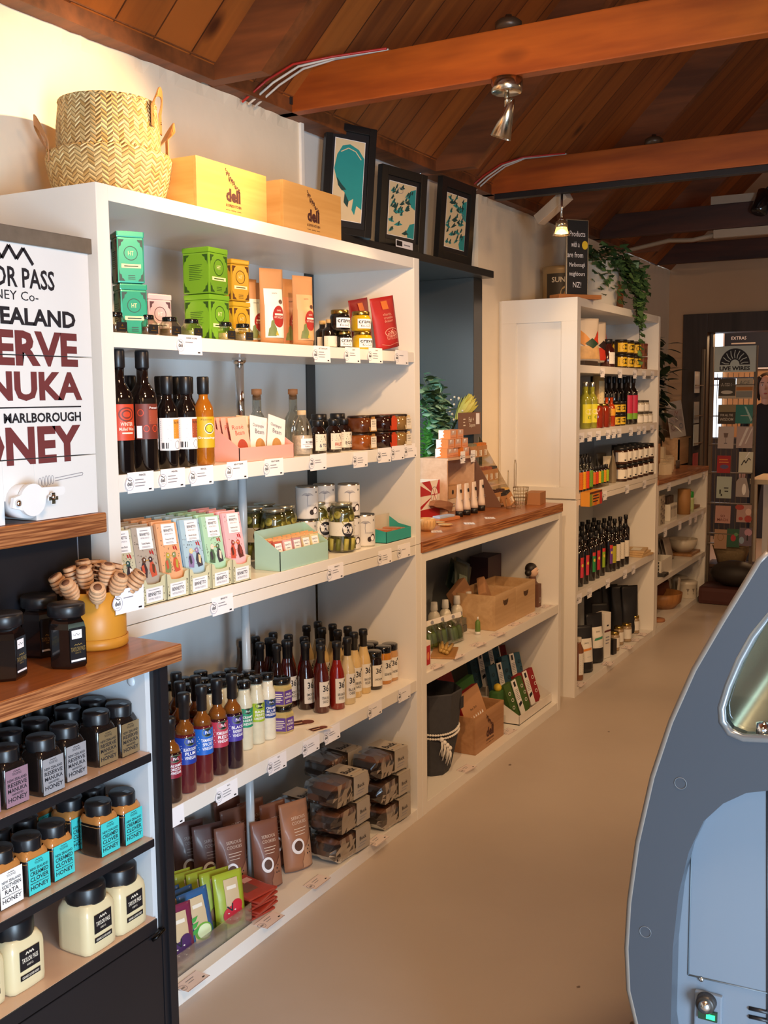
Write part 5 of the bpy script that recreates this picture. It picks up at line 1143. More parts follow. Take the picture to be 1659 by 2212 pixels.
# ------------------------------------------------------------------ fourth shelf: vinegars, dressings, sauces
Z2 = 0.5455
def base(px, py, z, dy=8):
    p = onz(px, py - dy, z); return p.x, p.y
def vin(label, px, py, top, lab, txt, liq='3A1216', h=.270, back=False):
    x, y = base(px, py, Z2); r = .0285
    t = thing('vinegar_bottle', label, 'bottle', (x, y, Z2), 0, 'fruit vinegar bottles')
    A = RAD(-38)
    MB().lathe([(r * .92, 0), (r, .004), (r, h * .56), (r * .97, h * .60)], P(liq, .06, var=.1, coat=.7), 24).build('bottle_body', t)
    MB().lathe([(r * .97, h * .60), (r * .80, h * .66), (r * .46, h * .71), (.0125, h * .74), (.0125, h * .78)], P('7A4416', .06, var=.15, coat=.8), 24).build('bottle_shoulder', t, 'amber glass above the vinegar')
    MB().lathe([(.0135, h * .74), (.0145, h * .745), (.0145, h * .90), (.0165, h * .905), (.0165, h * .985), (.0155, h), (0, h)], CAPBLACK, 20).build('cap', t)
    b = MB(); m = P(lab, .4, var=.03); OV = P('1C241C', .5)
    LB(b, cyl(r + .0003, 0, A), r * 2.7, h * .30, h * .57, m, [('e', .12, .86, .22, .17, OV), ('o', .12, .86, .22, .17, .02, P('6A7A5A', .5)), ('t', 'Pic\'s', .12, .80, .12, PAPER, .2), ('t', txt[0], .12, .50, .12, PAPER, .5, .02), ('t', txt[1], .12, .34, .12, PAPER, .4, .02), ('t', 'VINEGAR', .12, .18, .12, PAPER, .44, .02), ('x', -.48, -.18, .1, .75, 8, PAPER)], 12)
    b.build('label', t); return t
V1 = vin('plum-red vinegar bottle with royal blue label, front row left', 403, 1715, 1498, '1F3C9A', ('BLACK DORIS', 'PLUM'), '5A1A22')
V2 = vin('red vinegar bottle with bright blue label, second in the front row', 440, 1693, 1483, '1E62C0', ('TAMARILLO', 'SPICED'), '5E1820')
V3 = vin('dark red vinegar bottle with raspberry red label, third in the front row', 473, 1676, 1470, 'B8354A', ('POMEGRANATE', 'RED'), '381018')
V4 = vin('dark vinegar bottle with violet label, right end of the vinegar row', 505, 1662, 1455, '4A3A9A', ('BLACK', 'RASPBERRY'), '200C1E')
vin('vinegar bottle with crimson label, half hidden behind the black stand', 371, 1736, 1545, '8A1A2E', ('BALSAMIC', 'DRIZZLE'), '200C10', .225)
for k, (dx, dy) in enumerate(((-.075, 0), (-.150, .005), (-.225, .01))):
    for V in ((V1, V2, V3) if k < 2 else (V1, V3)):
        dup(V, (V.location.x + dx, V.location.y + dy, Z2), None, 'vinegar bottle with black capsule in the rows behind the front vinegars', 'back rows of vinegar bottles')
def dressing(label, px, py, lab, txt, liq='D5D3BC'):
    x, y = base(px, py, Z2); r, h = .0245, .208
    b = vessel('dressing_bottle', label, 'bottle', (x, y, Z2), [(r * .9, 0), (r, .004), (r, h * .66), (r * .93, h * .74), (r * .72, h * .80), (r * .68, h * .93)], P(liq, .12, var=.12, sc=60, coat=.5), [(r * .84, h * .90), (r * .88, h * .905), (r * .88, h * .99), (r * .8, h), (0, h)], BLACKGLOSS,
        [(h * .34, h * .62, r * 2.7, P(lab, .45), [('e', .06, .86, .24, .16, P('1C241C', .5)), ('o', .06, .86, .24, .16, .02, P('6A7A5A', .5)), ('t', "Pic's", .06, .80, .1, PAPER, .2), ('t', txt[0], .06, .48, .13, PAPER, .5, .02), ('t', txt[1], .06, .30, .13, PAPER, .46, .02), ('t', 'DRESSING', .06, .12, .13, PAPER, .56, .02)], RAD(-36))], 0, 'creamy dressing bottles')
    return b
D1 = dressing('creamy dressing bottle with emerald label', 530, 1624, '14906A', ('CREAMY', 'HERB'))
D2 = dressing('creamy dressing bottle with lime green label', 556, 1611, '9AB82A', ('BASIL', 'PESTO'))
D3 = dressing('creamy dressing bottle with navy blue label', 580, 1602, '22408A', ('CREAMY', 'BLUE'), 'DEDCCB')
for D, ps in ((D1, ((-.07, -.02), (-.13, -.035), (-.19, -.05), (-.065, -.085), (-.125, -.10), (-.185, -.11))), (D2, ((-.065, -.01), (-.125, -.02), (-.19, -.03))), (D3, ((-.065, -.008), (-.13, -.012)))):
    for dx, dy in ps: dup(D, (D.location.x + dx, D.location.y + dy, Z2), None, 'creamy dressing bottle with black lid in the rows behind the front dressings', 'back rows of dressing bottles')
def pic_jar(label, px, py, z):
    x, y = base(px, py, Z2, 12); r, h = .036, .086
    t = thing('mustard_jar', label, 'jar', (x, y, z), RAD(-8), 'purple-labelled jars')
    MB().lathe([(r * .93, 0), (r, .004), (r, h * .70), (r * .86, h * .80), (r * .80, h * .84)], P('B8A46A', .15, var=.2, sc=60, coat=.5), 6, smooth=False).build('jar_body', t)
    MB().lathe([(r * .86, h * .80), (r * .90, h * .81), (r * .90, h * .985), (r * .84, h), (0, h)], BLACKGLOSS, 26).build('lid', t)
    b = MB(); PU = P('5A3A8A', .5)
    for a in (-60, 0): LB(b, (lambda A: lambda u, v, o: ((r * .866 + .0003 + o) * cos(A) - u * sin(A), (r * .866 + .0003 + o) * sin(A) + u * cos(A), v))(RAD(a)), r * .96, h * .08, h * .58, PU, [('x', -.4, .4, .15, .85, 5, CREAM)] if a else [('t', 'PALE', 0, .66, .16, CREAM, .6, .02), ('t', 'MUSTARD', 0, .42, .16, CREAM, .84, .02), ('x', -.3, .3, .1, .3, 2, CREAM)])
    b.build('label', t)
pic_jar('lower purple-labelled hexagonal mustard jar', 611, 1590, Z2); pic_jar('upper purple-labelled hexagonal mustard jar stacked on its twin', 608, 1590, Z2 + .0865)
# twin-pack cartons of dessert pots
def potpack(label, x, y, z, rz):
    t = thing('dessert_pot_pack', label, 'carton', (x, y, z), rz, 'dessert pot packs'); W_ = P('DAD8D6', .5); w, h, d = .078, .064, .12
    b = MB().box(-d, 0, -w / 2, w / 2, 0, h, W_, .003); mp = flat(0); b.rect(mp, -w * .34, w * .2, h * .76, h * .94, INK); b.text(mp, 'The Pots', -w * .07, h * .80, h * .09, PAPER, w * .4, .0008)
    for u, v in ((-.2, .45), (.1, .55), (-.05, .3), (.25, .25)): b.rect(mp, w * u, w * (u + .2), h * v, h * (v + .07), INK if v > .4 else GREY, .0006)
    b.ell(mp, w * .25, h * .2, w * .1, h * .1, P('A8301E', .5), .0006)
    tp = lambda u, v, o: (-d / 2 - v, u, h + o)
    for k in range(7): b.poly(tp, [(-w * .5, -d * .48 + d * .14 * k), (w * .1, -d * .48 + d * .14 * k), (w * .4, -d * .42 + d * .14 * k), (-w * .2, -d * .41 + d * .14 * k)], INK if k % 2 else GREY)
    b.build('carton', t); return t
x, y = base(650, 1545, Z2, 0)
PP = potpack('front white dessert pot pack between the purple jars and sauce bottles, lower', -1.935, 2.775, Z2, RAD(-24))
potpack('front white dessert pot pack stacked upper, tilted', -1.935, 2.77, Z2 + .0645, RAD(-30))
for k in range(3):
    for j in range(2): dup(PP, (-1.965 - .035 * k, 2.69 - .088 * k, Z2 + .0645 * j), RAD(-14), 'white and black dessert pot pack in the rows behind the dressings', 'dessert pot packs in the back')
o = carton('garlic_carton', 'small dark carton lying on its side at the back, behind the support pole', 'carton', (-2.02, 2.53, Z2 + .13), .10, .055, .05, P('1E1E22', .5), RAD(-30), None, [('t', 'GARLIC', .05, .35, .18, P('9A9AA0', .5), .5), ('r', -.5, -.36, 0, 1, PAPER)])
o.rotation_euler = (RAD(6), 0, RAD(-30))
# sauce bottles
def sauce(label, px, py, liq, txt, group='sauce bottles', loc=None):
    x, y = loc or base(px, py, Z2); r, h = .0265, .231
    T36 = [('t', '36', .02, .60, .26, INK, .52, .02), ('p', [(.24, .90), (.34, .97), (.38, .88), (.30, .82)], INK), ('x', -.2, .2, .50, .56, 1, GREY), ('t', txt[0], .0, .30, .11, INK, .62, .01), ('t', txt[1], .0, .15, .11, INK, .5, .01)]
    return vessel('sauce_bottle', label, 'bottle', (x, y, Z2), [(r * .9, 0), (r, .004), (r, h * .46), (r * .9, h * .55), (r * .62, h * .66), (r * .46, h * .74), (r * .43, h * .86)], P(liq, .08, var=.1, coat=.6),
        [(r * .46, h * .72), (r * .48, h * .722), (r * .50, h * .90), (r * .60, h * .905), (r * .60, h * .985), (r * .5, h), (0, h)], CAPBLACK, [(h * .10, h * .47, r * 1.62, P('D8D4CC', .5), T36, RAD(-24))], 0, group)
S1 = sauce('front brown-red sauce bottle with white label, left of the bright red one', 695, 1545, '4A1612', ('STEAK & ALE', 'SAUCE'))
S0 = sauce('dark sauce bottle tucked behind the front brown-red sauce', 662, 1540, '2A0E0C', ('SMOKY', 'SAUCE'), loc=(-1.925, 2.905))
S2 = sauce('bright red ketchup bottle with white label', 729, 1537, '7E1A10', ('BEER & BACON', 'KETCHUP'))
S3 = sauce('cream mayonnaise bottle right behind the bright red ketchup', 752, 1526, 'C9B58A', ('BLUE', 'CHEESE'))
S4 = sauce('cream sauce bottle, middle of the three cream ones', 766, 1512, 'CDB078', ('BEER', 'GARLIC'))
S5 = sauce('cream sauce bottle, rightmost of the three cream ones', 786, 1503, 'CDB078', ('BACON', 'RELISH'))
for S_, n, st in ((S2, 4, (-.068, .004)), (S1, 4, (-.070, .0)), (S0, 3, (-.066, -.004)), (S4, 3, (-.070, .006)), (S5, 3, (-.070, .01)), (S0, 3, (-.066, -.075))):
    for k in range(n):
        xx = S_.location.x + st[0] * (k + 1); yy = S_.location.y + st[1] * (k + 1) if st[1] > -.05 else S_.location.y + st[1] - .004 * k
        if xx > -2.135 and not (S_ is S1 and k == 0): dup(S_, (xx, yy, Z2), None, 'sauce bottle with black capsule in the rows behind the front sauces', 'back rows of sauce bottles')
def rel_jar(label, px, py, liq, txt):
    x, y = base(px, py, Z2); r, h = .031, .138; y = min(y, 3.352)
    return vessel('relish_jar', label, 'jar', (x, y, Z2), [(r * .9, 0), (r, .004), (r, h * .74), (r * .9, h * .82), (r * .86, h * .86)], P(liq, .1, var=.15, sc=60, coat=.5), cap_prof(r * .94, h * .84, h), BLACKGLOSS,
        [(h * .10, h * .66, r * 1.5, P('D8D4CC', .5), [('t', '36', .02, .60, .26, INK, .52, .02), ('p', [(.24, .90), (.34, .97), (.38, .88), (.30, .82)], INK), ('t', txt, 0, .25, .12, INK, .66, .01)], RAD(-26))], 0, 'relish jars', cname='lid', bname='jar_body')
R1 = rel_jar('dark brown relish jar with white label, left of the mustard jar', 808, 1494, '1C0E0A', 'ONION JAM')
R2 = rel_jar('mustard yellow relish jar with white label', 829, 1482, 'B8782A', 'BEER MUSTARD')
R3 = rel_jar('tan relish jar with white label, last on the shelf by the right post', 852, 1471, 'B88A58', 'ALE MUSTARD')
for R_, dx, dy in ((R1, -.07, 0), (R2, -.07, -.006), (R3, -.075, -.012), (R1, -.14, .0), (R2, -.145, 0)): dup(R_, (R_.location.x + dx, R_.location.y + dy, Z2), None, 'relish jar with black lid behind the front relish jars', 'back relish jars')
def leaflet(label, px, py, w, d, rz, m=None):
    p = onz(px, py, Z2); b = MB(); b.box(-d / 2, d / 2, -w / 2, w / 2, 0, .0012, P('E2D8CC', .5)); tp = top(.0012)
    b.rect(tp, -w * .46, w * .1, -d * .3, d * .35, P('4A1C12', .5)); b.ell(tp, w * .2, 0, w * .2, d * .3, P('6A2E1C', .5, var=.4, sc=80)); b.rect(tp, -w * .4, w * .0, -d * .1, d * .02, P('C9A58A', .5), .001)
    o = b.build('leaflet', loc=(p.x, p.y, Z2), rz=rz); tag(o, label, 'leaflet')
leaflet('brown and cream leaflet lying below the dessert pot packs', 652, 1562, .105, .07, RAD(-35)); leaflet('brown leaflet at the shelf edge beside the price tag', 690, 1574, .075, .045, RAD(-20))

# ------------------------------------------------------------------ bottom shelf: cookies, loaves, sachets
Z1 = 0.0455
COOK = [P(c, .45, var=.05, coat=.1) for c in ('7A4E3E', '80503E', 'A87658', '5A3A34')]
def cookies(label, x, y, rz, k, lean, pale, w=.102, h=.212):
    t = thing('cookie_pouch', label, 'pouch', (x, y, Z1 + .0045), 0, 'cookie pouches', rot=(0, lean, rz)); b = MB(); mp = pouch(b, w, h, .05, COOK[k], .2); b.build('bag', t)
    l = MB(); PL = P(pale, .5)
    l.poly(mp, [(w * .46, h * .02), (w * .05, h * .02), (w * .02, h * .12), (w * .12, h * .22), (w * .10, h * .30), (w * .24, h * .34), (w * .46, h * .46)], P('9A6A52' if k < 2 else 'BE9272', .5), .0006)
    for q, v in (('SERIOUS', .74), ('COOKIES', .67)): l.text(mp, q, w * .08, h * v, h * .045, PL, w * .5, .001)
    for j in range(3): l.rect(mp, -w * .14, w * (.30 - .05 * j), h * (.60 - .04 * j), h * (.61 - .04 * j), PL, .001, 6)
    l.ell(mp, -w * .08, h * .36, w * .21, h * .115, PAPER, .001); l.ell(mp, -w * .07, h * .365, w * .14, h * .075, P('5A3A2A', .6, var=.4, sc=90), .0014)
    for u, v in ((.25, .28), (.32, .22), (.22, .22), (.3, .32)): l.ell(mp, w * u, h * v, w * .025, h * .012, INK, .001, 8)
    l.build('label', t); return t
C1 = cookies('brown cookie pouch left of the support pole', -1.955, 2.515, RAD(-30), 0, RAD(-6), 'D8C0B0')
for k in (1, 2): cookies(('', 'dark brown cookie pouch directly behind the one left of the pole', 'darkest cookie pouch at the back left of its row')[k], -1.955 - .07 * k, 2.505 - .012 * k, RAD(-30), 3, RAD(-6), '9A8A84')
cookies('brown cookie pouch leaning just right of the support pole', -1.878, 2.600, RAD(-30), 1, RAD(-9), 'E2CBB8', .094)
cookies('tan cookie pouch standing right front of its row', -1.868, 2.755, RAD(-22), 2, RAD(-8), 'E8D4C0', .110, .222)
for x, y, k, l in ((-1.945, 2.74, 0, 'tan-brown cookie pouch behind the right front cookie pouch'), (-2.02, 2.72, 1, 'cookie pouch third in the row behind the right front one'), (-2.03, 2.64, 0, 'cookie pouch at the back behind the support pole'), (-2.095, 2.69, 1, 'cookie pouch against the back panel')): cookies(l, x, y, RAD(-20), k, RAD(-6), 'C9B0A0')
CRUST = P('6A3A1C', .6, var=.35, sc=30, bump=.4); CRUM = P('4A2A18', .7, var=.4, sc=60, bump=.3); FILM = GLASS('F4F6F6', .25, .1); BAND = P('ADA396', .55)
def loaf(label, x, y, z, rz, w=.20, d=.115, h=.075, tint=None):
    t = thing('wrapped_loaf', label, 'wrapped loaf', (x, y, z + .008), rz, 'wrapped fruit loaves')
    b = MB().box(-d / 2, d / 2, -w / 2, w / 2, .004, h * .78, P('2A1A14', .6, var=.2, sc=30), .012)
    b.lathe([(d * .50, 0), (d * .48, h * .14), (d * .34, h * .22), (0, h * .25)], CRUST if not tint else CRUM, 24, (0, 0, h * .72), None, w / d * .96, .8); b.build('bread', t)
    f = MB(); n = 14; vs = []; fs = []; random.seed(int(abs(x * 9973 + y * 331 + z * 77)))
    for i in range(n + 1):
        u = -w / 2 * 1.22 + w * 1.22 * i / n; e = abs(i / n - .5) * 2; k = 1.0 if e < .78 else max(.15, 1 - (e - .78) * 3.4)
        for j in range(16):
            a = 2 * pi * j / 16; q = 1 / max(abs(cos(a)), abs(sin(a))); q = 1 + .72 * (q - 1)
            jt = random.uniform(-.003, .003)
            vs.append(((d / 2 + .005) * q * cos(a) * (.55 + .45 * k) + jt, u, h * .51 + (h * .5 + .004) * q * sin(a) * k + jt))
    for i in range(n):
        for j in range(16): fs.append((i * 16 + j, i * 16 + (j + 1) % 16, (i + 1) * 16 + (j + 1) % 16, (i + 1) * 16 + j))
    fs += [tuple(range(15, -1, -1)), tuple(n * 16 + j for j in range(16))]
    f.add(vs, fs, FILM, False); f.build('film', t)
    l = MB(); c = w * .20; X_ = d / 2 + .0075; H_ = h * 1.115
    l.rect(flat(X_), c - .042, c + .042, .004, H_, BAND); l.rect(lambda u, v, o: (v, u, H_ + o), c - .042, c + .042, -d / 2, X_, BAND)
    l.text(flat(X_), 'Buck', c, h * .52, .013, INK, .04, .001, .01); l.rect(flat(X_), c - .02, c + .02, h * .36, h * .40, GREY, .001); l.rect(flat(X_), c - .028, c + .012, h * .24, h * .27, GREY, .001)
    l.text(lambda u, v, o: (-v, u, H_ + o), 'Buck', c, -.028, .030, INK, .062, .001, .02); l.rect(lambda u, v, o: (-v, u, H_ + o), c - .02, c + .03, -.042, -.039, P('B09878', .6), .001)
    for s in (-1, 1): l.ell(lambda u, v, o: (-v, u, H_ + o), c + s * .034, -.05, .004, .004, INK, .001, 10)
    l.build('band', t); return t
LH = .0925
L0 = loaf('bottom loaf of the front wrapped stack', -1.815, 2.935, Z1, RAD(-4))
loaf('middle loaf of the front wrapped stack', -1.815, 2.940, Z1 + LH, RAD(-2)); loaf('top glazed loaf of the front wrapped stack', -1.820, 2.935, Z1 + 2 * LH, RAD(-5))
loaf('bottom loaf of the right wrapped stack by the post', -1.810, 3.235, Z1, RAD(-3), .19); loaf('middle loaf of the right wrapped stack by the post', -1.812, 3.238, Z1 + LH, RAD(-3), .19, tint=1); loaf('top loaf of the right wrapped stack by the post', -1.822, 3.232, Z1 + 2 * LH, RAD(-6), .19)
for j in range(3): dup(L0, (-1.965, 3.12 + .01 * j, Z1 + .008 + LH * j), RAD(-6), ('bottom', 'middle', 'top')[j] + ' loaf of the back wrapped stack behind the front pair', 'wrapped fruit loaves')
for j in range(2): dup(L0, (-1.965, 2.885, Z1 + .008 + LH * j), RAD(-4), ('bottom', 'top')[j] + ' loaf of the low stack behind the cookie pouches', 'wrapped fruit loaves')
dup(L0, (-2.10, 2.98, Z1 + .009), RAD(-3), 'wrapped loaf lying at the very back of the bottom shelf', 'wrapped fruit loaves')
# clear box of tea sachets
ACR = GLASS('F4F8F8', .3)
p = onz(470, 2035, Z1); bx = thing('acrylic_box', 'clear acrylic box holding coloured dried fruit sachets', 'box', (-1.795, 2.205, Z1))
bw, bd = .38, .13
for nm, a in (('front_panel', (-.003, 0, -bw / 2, bw / 2, 0, .062)), ('back_panel', (-bd, -bd + .003, -bw / 2, bw / 2, 0, .062)), ('side_panel', (-bd, 0, -bw / 2, -bw / 2 + .003, 0, .062)), ('side_panel', (-bd, 0, bw / 2 - .003, bw / 2, 0, .062)), ('divider', (-bd, 0, .068, .071, 0, .05)), ('box_floor', (-bd, 0, -bw / 2, bw / 2, 0, .003))): MB().box(*a, ACR).build(nm, bx)
def sachet(label, x, y, rz, lean, c, fruit, leaf, roll=0):
    w, h = .096, .165; t = thing('fruit_sachet', label, 'sachet', (x, y, Z1 + .005), 0, 'dried fruit sachets', rot=(roll, lean, rz)); b = MB(); mp = pouch(b, w, h, .026, P(c, .35, var=.06, coat=.3), .1, 8, 10); b.build('bag', t)
    l = MB(); l.rect(mp, -w * .18, w * .30, h * .12, h * .88, P('CDB48C', .6, var=.05), .0008, 4, 8); l.rect(mp, -w * .1, w * .22, h * .70, h * .76, CREAM, .0012, 3)
    F_ = P(fruit, .4, var=.1)
    if leaf == 'cuke':
        l.ell(mp, w * .12, h * .28, w * .30, h * .15, P('6FA83A', .5), .0012); l.ell(mp, w * .14, h * .28, w * .24, h * .12, P('DCE8B8', .5), .0016)
        for k in range(3): l.poly(mp, [(-w * .34, h * (.26 + .1 * k)), (-w * .1, h * (.30 + .1 * k)), (0, h * (.38 + .1 * k)), (-w * .2, h * (.36 + .1 * k))], P('3FA03A', .5), .0018)
    else:
        l.ell(mp, w * .04, h * .25, w * .34, h * .17, F_, .0012); l.ell(mp, w * .18, h * .40, w * .20, h * .11, F_, .0016); l.line(mp, [(-w * .16, h * .42), (0, h * .33), (w * .02, h * .46)], w * .04, INK, .002)
        for k in range(5): l.ell(mp, w * (.04 + .2 * cos(k * 1.3)), h * (.25 + .09 * sin(k * 1.3)), w * .03, h * .012, CREAM, .002, 8)
    l.build('label', t); return t
SX = -1.835
sachet('lime green sachet with a red fruit, front right in the clear box', SX + .01, 2.335, RAD(-24), RAD(-8), 'A2B030', 'C8283A', '')
for k in range(4): sachet(('lime green sachet just behind the red-fruit sachet', 'lime green sachet third in its row', 'lime green sachet fourth in its row, showing brown', 'lime green sachet at the back of its row')[k], SX - .030 - .032 * k, 2.325 - .020 * k, RAD(-24), RAD(-8), ('96A42C', '9AA830', '8E9A2C', '98A830')[k], '7A5A2A', '')
sachet('blue sachet with cucumber slice in the clear box', SX + .0, 2.205, RAD(-22), RAD(-9), '2F5C8E', 'D0D8A0', 'cuke', RAD(4))
for k in range(2): sachet(('blue sachet behind the cucumber sachet', 'blue sachet furthest back in its row')[k], SX - .034 - .03 * k, 2.19 - .02 * k, RAD(-22), RAD(-11), '24486E', '4A6A9A', '', RAD(5))
sachet('plum purple sachet with berries at the left of the clear box', SX + .01, 2.105, RAD(-20), RAD(-8), '7A2848', '4A2A5A', '')
sachet('maroon sachet partly hidden by the black stand', SX - .06, 2.05, RAD(-20), RAD(-8), '5A2430', '7A3A4A', '')
p = onz(545, 1990, Z1)
for k in range(7):
    b = MB(); b.box(-.065, .065, -.055, .055, 0, .007, P('A83A2A', .35, var=.15, sc=50, coat=.3), .003); b.rect(lambda u, v, o: (v, u, .007 + o), -.03, .02, -.02, .03, P('7A4A3A', .5)); b.rect(lambda u, v, o: (v, u, .007 + o), .01, .045, -.045, -.02, P('D8A090', .5))
    o = b.build('soup_sachet', loc=(p.x - .055 + .004 * (k % 3), p.y + .05 + .005 * ((k * 2) % 3), Z1 + .004 + .0105 * k)); o.rotation_euler = (RAD(1.5 * ((k % 3) - 1)), RAD(2.0 - (k % 2)), RAD(-8 + 7 * (k % 3)))
    tag(o, 'red flat sachet in the stack beside the clear box', 'sachet', 'stack of red sachets')

# ------------------------------------------------------------------ price tags of the tall unit
def tg(px, py, label, head='', lines=2, w=.092, h=.05, x=XF + .0015):
    p = onx(px, py, x); return price_tag((p.x, p.y, p.z - h / 2), label, head, lines, w, h, 0, RAD(random.uniform(-3, 1)))
for px, py, h_, n, l in ((412, 745, 'HARNEY & SONS', 1, 'price tag below the small spice jars and green tins'), (697, 765, 'HOT CHOCOLATE', 3, 'price tag below the peach chocolate pouch'), (763, 767, 'CRAVE', 2, 'price tag below the black preserve jars'), (812, 768, 'CRAVE', 3, 'price tag below the yellow preserve jars'), (869, 772, '', 1, 'price tag below the red dessert bag'),
      (304, 1041, 'PRENZEL', 3, 'price tag below the tallest dark bottle'), (374, 1033, 'PRENZEL', 3, 'price tag below the white-labelled bottles'), (437, 1027, 'PRENZEL', 2, 'price tag below the yellow-labelled bottle'), (514, 1016, 'BEAUTY BEAMS', 1, 'price tag left below the pink card tray'), (593, 1009, 'BEAUTY BEAMS', 2, 'price tag right below the pink card tray'), (688, 998, '', 2, 'price tag below the cordial bottles'), (779, 993, '', 3, 'price tag below the gold-label glaze jars'), (831, 983, '', 2, 'price tag below the orange-label glaze jars'), (860, 978, '', 1, 'price tag below the cream-label glaze jars'), (888, 973, '', 2, 'price tag on the right post beside the glaze shelf'),
      (482, 1306, 'BENNETTO', 2, 'price tag below the mint-green chocolate tray'), (726, 1235, 'BENNETTO', 2, 'price tag below the pickle jars'), (833, 1203, '', 3, 'price tag below the coconut cans'), (874, 1190, '', 1, 'price tag below the teal toffee tray'),
      (492, 1710, "PIC'S", 3, 'price tag below the violet vinegar bottle'), (600, 1648, "PIC'S", 4, 'price tag below the creamy dressings'), (673, 1610, '', 2, 'price tag below the purple-labelled jars'), (719, 1585, '', 2, 'price tag below the loose leaflets'), (811, 1532, '', 1, 'price tag below the cream sauces'), (874, 1498, '', 1, 'price tag below the tan relish jar'), (373, 1768, '', 0, 'price tag cut off by the black stand edge')):
    tg(px, py, 'white deli ' + l, h_, n)
def shelf_tag(px, py, z, label, w=.092, d=.05, rz=0.0, m=None):
    p = onz(px, py, z); b = MB(); b.box(-d / 2, d / 2, -w / 2, w / 2, 0, .0008, m or P('EADBD6', .5)); tp = top(.0008); b.ring(tp, -w * .42, 0, .013, .013, .0012, P('8A7A8A', .6)); b.text(tp, 'deli', -w * .42, -.004, .008, INK, .014)
    for s in (-1, 1): b.rect(tp, -w / 2, w / 2, s * d * .48, s * d * .48 + .0012, P('8A7A8A', .6))
    b.rect(tp, -w * .15, w * .2, d * .2, d * .26, GREY); b.rect(tp, -w * .15, w * .1, 0, d * .05, GREY); b.rect(tp, w * .3, w * .4, -d * .3, -d * .2, INK)
    tag(b.build('price_tag', loc=(p.x, p.y, z), rz=rz), label, 'price tag', 'price tags lying on shelves')
for px, py, l in ((685, 1905, 'price tag lying flat in front of the tan cookie pouch'), (582, 1988, 'price tag lying flat in front of the red sachets'), (415, 2120, 'price tag lying flat in front of the purple sachet'), (815, 1815, 'price tag lying flat in front of the loaves')): shelf_tag(px, py, Z1, l)
# ------------------------------------------------------------------ low unit under the window: top
ZT = 1.0605
def bz(px, py, z): p = onz(px, py, z); return p.x, p.y
RDX = P('B3242A', .5); WCARD = P('EDE3D6', .55)
x, y = bz(930, 1100, ZT); b = MB(); w, h = .23, .165
b.box(-.09, 0, -w / 2, w / 2, 0, h, WCARD, .001); mp = flat(0); cu, cv = w * .26, h * .62
for k in range(11):
    a0, a1 = 2 * pi * k / 11, 2 * pi * (k + .5) / 11; R = .3
    pts = [(cu, cv)] + [(cu + R * cos(a0 + (a1 - a0) * j / 6), cv + R * sin(a0 + (a1 - a0) * j / 6)) for j in range(7)]
    pts = [(max(-w / 2, min(w / 2, u)), max(h * .28, min(h, v))) for u, v in pts]; b.poly(mp, pts, RDX, .0005)
b.ell(mp, cu, cv, w * .15, w * .15, WCARD, .0009); b.ring(mp, cu, cv, w * .15, w * .15, .002, INK, .001)
for k in range(6): b.line(mp, [(cu, cv), (cu + w * .13 * cos(k * pi / 3), cv + w * .13 * sin(k * pi / 3))], .004, RDX, .0012)
b.rect(mp, -w / 2, w / 2, 0, h * .26, RDX, .0005); b.text(mp, 'MILK', w * .26, h * .31, .012, INK, .045, .0012)
tag(b.build('sunburst_box', loc=(-2.06, onx(925, 1080, -2.06).y, ZT)), 'white box with red sunburst rays beside the tall unit post', 'box')
# riser with soap boxes
rx = -2.03; ry, rw = yc(967, 1024, 1085, rx); rh, rd = .258, .15
LW = WOOD('D9B79A', 'C49E80', axis=1, sc=10)
t = thing('wooden_riser', 'pale open wooden riser box carrying orange soap boxes on the low unit', 'display riser', (rx, ry, ZT))
MB().box(-rd, .004, -rw / 2 - .004, rw / 2 + .004, rh - .01, rh, LW, .001).build('top_board', t)
for s in (-1, 1): MB().box(-rd, 0, s * rw / 2 - .005, s * rw / 2 + .005, 0, rh - .01, LW, .001).build('side_board', t)
MB().box(-rd, -rd + .008, -rw / 2, rw / 2, 0, rh - .01, LW).build('back_board', t)
ORG = P('D07A2C', .5, var=.05); PCH = P('DC9A74', .5, var=.05)
def soapbox(label, y, z, x=rx - .01):
    b = MB(); w, h, d = .066, .041, .06; b.box(-d, 0, -w / 2, w / 2, 0, h, PCH, .001); mp = flat(0); b.poly(mp, [(-w * .4, h * .95), (w * .4, h * .95), (w * .4, h * .5), (-w * .4, h * .42)], P('C8A89A', .3, var=.2), .0006); b.poly(mp, [(-w * .2, h * .9), (w * .1, h * .9), (-w * .1, h * .55)], PAPER, .0009); b.rect(mp, -w * .4, w * .4, h * .15, h * .2, P('B8603A', .5))
    b.poly(lambda u, v, o: (u, -w / 2 - o, v), [(-d * .98, 0), (-.0, 0), (0, h), (-d * .98, h)], ORG, .0005); b.poly(lambda u, v, o: (u, -w / 2 - o, v), [(-d * .98, h), (-d * .5, h), (-d * .62, h * .8), (-d * .5, h * .6), (-d * .62, h * .4), (-d * .5, h * .2), (-d * .98, 0)], PAPER, .0009)
    tag(b.build('soap_box', loc=(x, y, z)), label, 'soap box', 'orange soap boxes on the riser')
for i in range(3): soapbox('orange soap box in the bottom layer on the riser, ' + ('leftmost', 'middle', 'rightmost')[i], ry - .075 + .076 * i, ZT + rh + .0005, rx - (.02, .03, .01)[i])
for i in range(3): soapbox('orange soap box in the second layer on the riser, ' + ('leftmost', 'middle', 'rightmost')[i], ry - .065 + .076 * i, ZT + rh + .042, rx - .02)
for i in range(2): soapbox('orange soap box in the top layer on the riser, ' + ('left', 'right')[i], ry - .04 + .076 * i, ZT + rh + .0835, rx - .02)
tube_m = P('E4D3C6', .35, var=.02)
